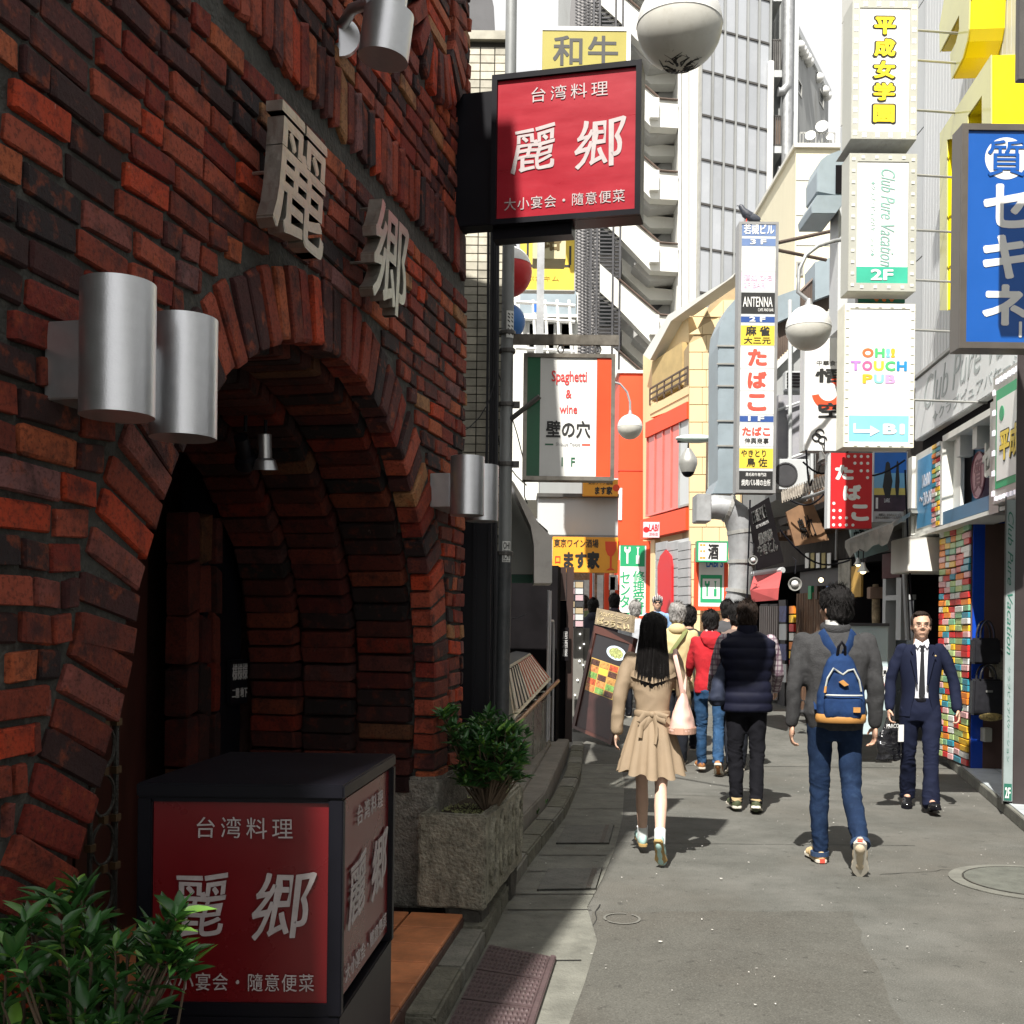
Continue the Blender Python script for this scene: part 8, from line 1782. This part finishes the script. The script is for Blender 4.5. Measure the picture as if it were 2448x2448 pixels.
for s in (1, -1):
    e, w = getattr(f, 'arm%d' % s)[1:3]; obj('shirt_cuff', MB().tube([e.lerp(w, .93), e.lerp(w, 1.0)], [.036, .034], 14), MATS['white shirt'], S_, smooth=True)
    lp = MB(); zt = f.sz + .045; P_ = [(s * .055, .085, zt), (s * .095, .098, zt - .06), (s * .075, .118, zt - .10), (s * .098, .124, zt - .125), (s * .045, .135, f.hz + .2), (s * .035, .128, f.hz + .2), (s * .045, .105, zt - .12)]
    lp.add(P_ + [(x, y - .012, z) for x, y, z in P_], [tuple(range(7)), tuple(range(13, 6, -1))] + [(i, 7 + i, 7 + (i + 1) % 7, (i + 1) % 7) for i in range(7)]); obj('lapel', lp, M_suit, jkt)
    cl_ = MB(); P_ = [(s * .008, .092, nk.z + .022), (s * .052, .060, nk.z + .050), (s * .062, .07, nk.z + .00), (s * .038, .100, nk.z - .030)]; cl_.add(P_ + [(x, y - .008, z) for x, y, z in P_], [(0, 1, 2, 3), (7, 6, 5, 4)] + [(i, 4 + i, 4 + (i + 1) % 4, (i + 1) % 4) for i in range(4)]); obj('shirt_collar', cl_, MATS['white shirt'], S_)
tq = MB().poly([(-.015, nk.z - .005), (.015, nk.z - .005), (.02, nk.z - .03), (.012, nk.z - .035), (.026, f.hz + .12), (0, f.hz + .07), (-.026, f.hz + .12), (-.012, nk.z - .035), (-.02, nk.z - .03)], .097, .109); obj('tie', tq, mat('black silk tie', (.012, .012, .016), .4), S_, bevel=.003)
obj('lapel_pin', MB().ell((-.105, .118, f.sz - .06), (.010, .006, .008), 8, 6), mat('gold pin', (.8, .6, .3), .3, metal=.8), S_)
obj('belt', MB().tube([(.092 * math.cos(a / 20 * 6.283), .01 + .088 * math.sin(a / 20 * 6.283), f.hz + .065) for a in range(21)], [(.006, .018)] * 21, 8), M_black, S_)
# hair with a bare forehead
h = f.hs; M = f.HM; mb = MB(); mb.ell((0, -.030 * h, .046 * h), (.081 * h, .086 * h, .078 * h), 28, 18, M); mb.ell((0, -.055 * h, -.01 * h), (.076 * h, .055 * h, .075 * h), 20, 12, M); mb.ell((.012, .028 * h, .094 * h), (.060 * h, .038 * h, .020 * h), 16, 8, M)
for s in (1, -1): mb.ell((s * .074 * h, .008 * h, .030 * h), (.010 * h, .028 * h, .036 * h), 10, 8, M)
me = evalmesh(mb, .006, 1, lambda p, n: noise.noise(Vector((p.x * 90, p.y * 50, p.z * 60))) * .006); me.materials.append(M_hairb); obj('hair', me, None, S_)
fc = MB(); br = MB(); ey = MB()
for s in (1, -1):
    ey.ell((s * .031 * h, .082 * h, .006 * h), (.010 * h, .004 * h, .0032 * h), 10, 6, M); br.tube([(s * .014 * h, .088 * h, .024 * h), (s * .032 * h, .088 * h, .030 * h), (s * .05 * h, .078 * h, .025 * h)], [.002 * h, .003 * h, .0015 * h], 6, M=M)
    fc.tube([(s * .032 * h + .021 * h * math.cos(a / 16 * 6.283), .096 * h, .003 * h + .014 * h * math.sin(a / 16 * 6.283)) for a in range(17)], .0012, 5, M=M); fc.tube([(s * .053 * h, .096 * h, .008 * h), (s * .076 * h, .06 * h, .010 * h), (s * .078 * h, -.01 * h, .006 * h)], .0013, 5, M=M)
fc.tube([(-.011 * h, .098 * h, .006 * h), (.011 * h, .098 * h, .006 * h)], .0013, 5, M=M)
obj('eyes', ey, M_black, S_); obj('eyebrows', br, M_hairb, S_); obj('spectacles', fc, M_irony, S_); obj('mouth', MB().tube([(-.022 * h, .080 * h, -.063 * h), (0, .087 * h, -.062 * h), (.022 * h, .080 * h, -.063 * h)], [.001, .0018, .001], 6, M=M), mat('lip shade', (.25, .09, .07), .6), S_)
M_sh = mat('polished black shoe', (.01, .01, .011), .12, var=.2)
for s in (1, -1): shoe(f, S_, s, M_sh, M_black, .28, .047, .02)
w = getattr(f, 'arm1')[2] + getattr(f, 'arm1')[3] * .06; hw = Matrix.Translation(S_.location) @ Matrix.Rotation(R(167), 4, 'Z') @ w
PBg = thing('carrier_bag', 'black glossy carrier bag with white letters in the suited man\'s hand', 'bag', hw, R(20)); mb = MB()
lo(mb, [(0, 0, -.40, .075, .04), (0, 0, -.375, .115, .062), (.0, 0, -.24, .115, .058), (0, 0, -.12, .085, .035), (0, 0, -.06, .04, .015)], 20); me = evalmesh(mb, .008, 1, folds(.014, 11, 1, 4)); me.materials.append(mat('shiny black plastic', (.012, .012, .014), .15, var=.3)); obj('bag_body', me, None, PBg)
for y in (-.012, .012): obj('handle', MB().tube([(-.035, y, -.09), (-.02, y * .5, -.02), (0, 0, .0), (.02, y * .5, -.02), (.035, y, -.09)], .004, 6), MATS['shiny black plastic'], PBg)
text('PARCO', -.085, .045, -.10, -.065, M_white, PBg, y=-.075, bold=.0); obj('white_label', MB().box(.045, .10, -.070, -.064, -.22, -.075), M_white, PBg)
# ---------------------------------------------------------------- the crowd farther up the street
def zs_(Y): return max(0, (Y - 12.5) * .06)
def walker(label, u, Y, H, coat, mhair, mtr, heading=-6, seed=0, bulk=1.05, hood=None, front=False, hem=.05, sleeve=None, skin=None, vox=.016):
    X = (u - CX - 1) / F * Y; rr_ = random.Random(seed); a = rr_.choice((1, -1)); q = rr_.uniform(8, 16)
    f = rig(H, ((a * q, 6 if a > 0 else 22, 4 if a > 0 else -25), (-a * q, 22 if a > 0 else 6, -25 if a > 0 else 4)), ((rr_.uniform(0, 12), 9, 20), (rr_.uniform(0, 12), 9, 25)), lean=2)
    T = person(label, Vector((X, Y, zs_(Y))), heading, f); body(f, T, skin or M_skin, vox=.013, face=front); trousers(f, T, mtr, vox=vox, seed=seed); top(f, T, coat, 'coat', vox=vox, bulk=bulk, hem=hem, seed=seed, sleeve_m=sleeve, hemw=bulk)
    if mhair: hair_short(f, mhair, T, seed, 1.04, .05)
    if hood: nk = f.neck; obj('hood', MB().ell(nk + Vector((0, -.07, .01)), (.10, .07, .07), 16, 10), coat, T, smooth=True)
    for s in (1, -1): shoe(f, T, s, M_black, M_off, .28, .05, .02)
    f.T = T; return f
M_bt = mat('dark trousers', (.015, .017, .023), .9, spec=.15, var=.2)
f1_ = walker('grey haired person in a pale yellow jacket with a green bag strap', 678, 12.4, 1.84, mat('pale yellow cotton', (.52, .42, .22), .8, var=.06), M_hairg, M_bt, seed=31, hood=True, bulk=1.12)
obj('bag_strap', MB().tube([(-.17, -.10, f1_.hz + .12), (-.05, -.15, f1_.sz - .18), (.06, -.14, f1_.sz - .02), (.1, -.06, f1_.sz + .05)], [(.005, .022)] * 4, 8), mat('olive strap', (.16, .18, .06), .8), f1_.T, smooth=True)
walker('dark haired man in a brown coat between the red hoodie and the vest man', 738, 11.9, 1.84, mat('taupe coat', (.14, .10, .085), .85, var=.1), M_hair, M_bt, seed=32)
walker('dark haired man half hidden in front of the cream building', 728, 14.6, 1.82, mat('dark grey coat', (.05, .05, .055), .85), M_hair, M_bt, seed=33)
walker('silver haired man in a pale grey coat walking up the street', 636, 16.3, 1.74, mat('pale grey coat', (.42, .44, .47), .85, var=.05), M_hairg, M_bt, seed=34, bulk=1.1)
walker('black haired man in a dark hooded jacket and backpack far up the street', 615, 18, 1.80, mat('black purple jacket', (.03, .022, .032), .8, var=.2), M_hair, M_bt, seed=35, hood=True, bulk=1.15)
walker('person in a dark hooded coat beside the leaflet rack', 594, 17.2, 1.72, mat('ink blue coat', (.018, .02, .035), .85, var=.2), M_hair, M_bt, seed=36, hood=True, bulk=1.1)
walker('black coated person just behind the grey haired one in yellow', 690, 13.4, 1.78, mat('black coat', (.015, .015, .016), .85), M_hair, M_bt, seed=37, bulk=1.08)
fc_ = walker('cyclist in a striped helmet and light blue shirt facing the camera', 658, 18.5, 1.76, mat('light blue shirt', (.22, .36, .58), .8, var=.05), None, M_bt, seed=38, heading=176, front=True)
M = fc_.HM; h = fc_.hs; hm = MB(); 
for i in range(5): hm.ell(((i - 2) * .032 * h, -.01 * h, .055 * h + .012 * (2 - abs(i - 2))), (.014 * h, .115 * h, .075 * h - .010 * abs(i - 2)), 10, 10, M)
obj('helmet_rib', hm, mat('helmet shell', (.55, .5, .5), .3), fc_.T, smooth=True, kind='stuff'); obj('helmet_liner', MB().ell((0, -.012 * h, .045 * h), (.085 * h, .103 * h, .072 * h), 16, 10, M), M_blackp, fc_.T, smooth=True)
obj('waistcoat', MB().box(-.10, .10, .02, .155, fc_.hz + .05, fc_.sz - .02), M_blackp, fc_.T, bevel=.03); obj('sunglasses', MB().box(-.055, .055, .086, .1, .0, .022, M), M_blackp, fc_.T, bevel=.004)
walker('small dark haired person seen over the trench coat woman\'s head', 662, 14.2, 1.60, mat('dusky coat', (.09, .07, .08), .85), M_hairb, M_bt, seed=39)
walker('person in an olive top beyond the leaflet rack', 585, 20, 1.70, mat('olive top', (.14, .16, .08), .85), M_hairb, M_bt, seed=40)
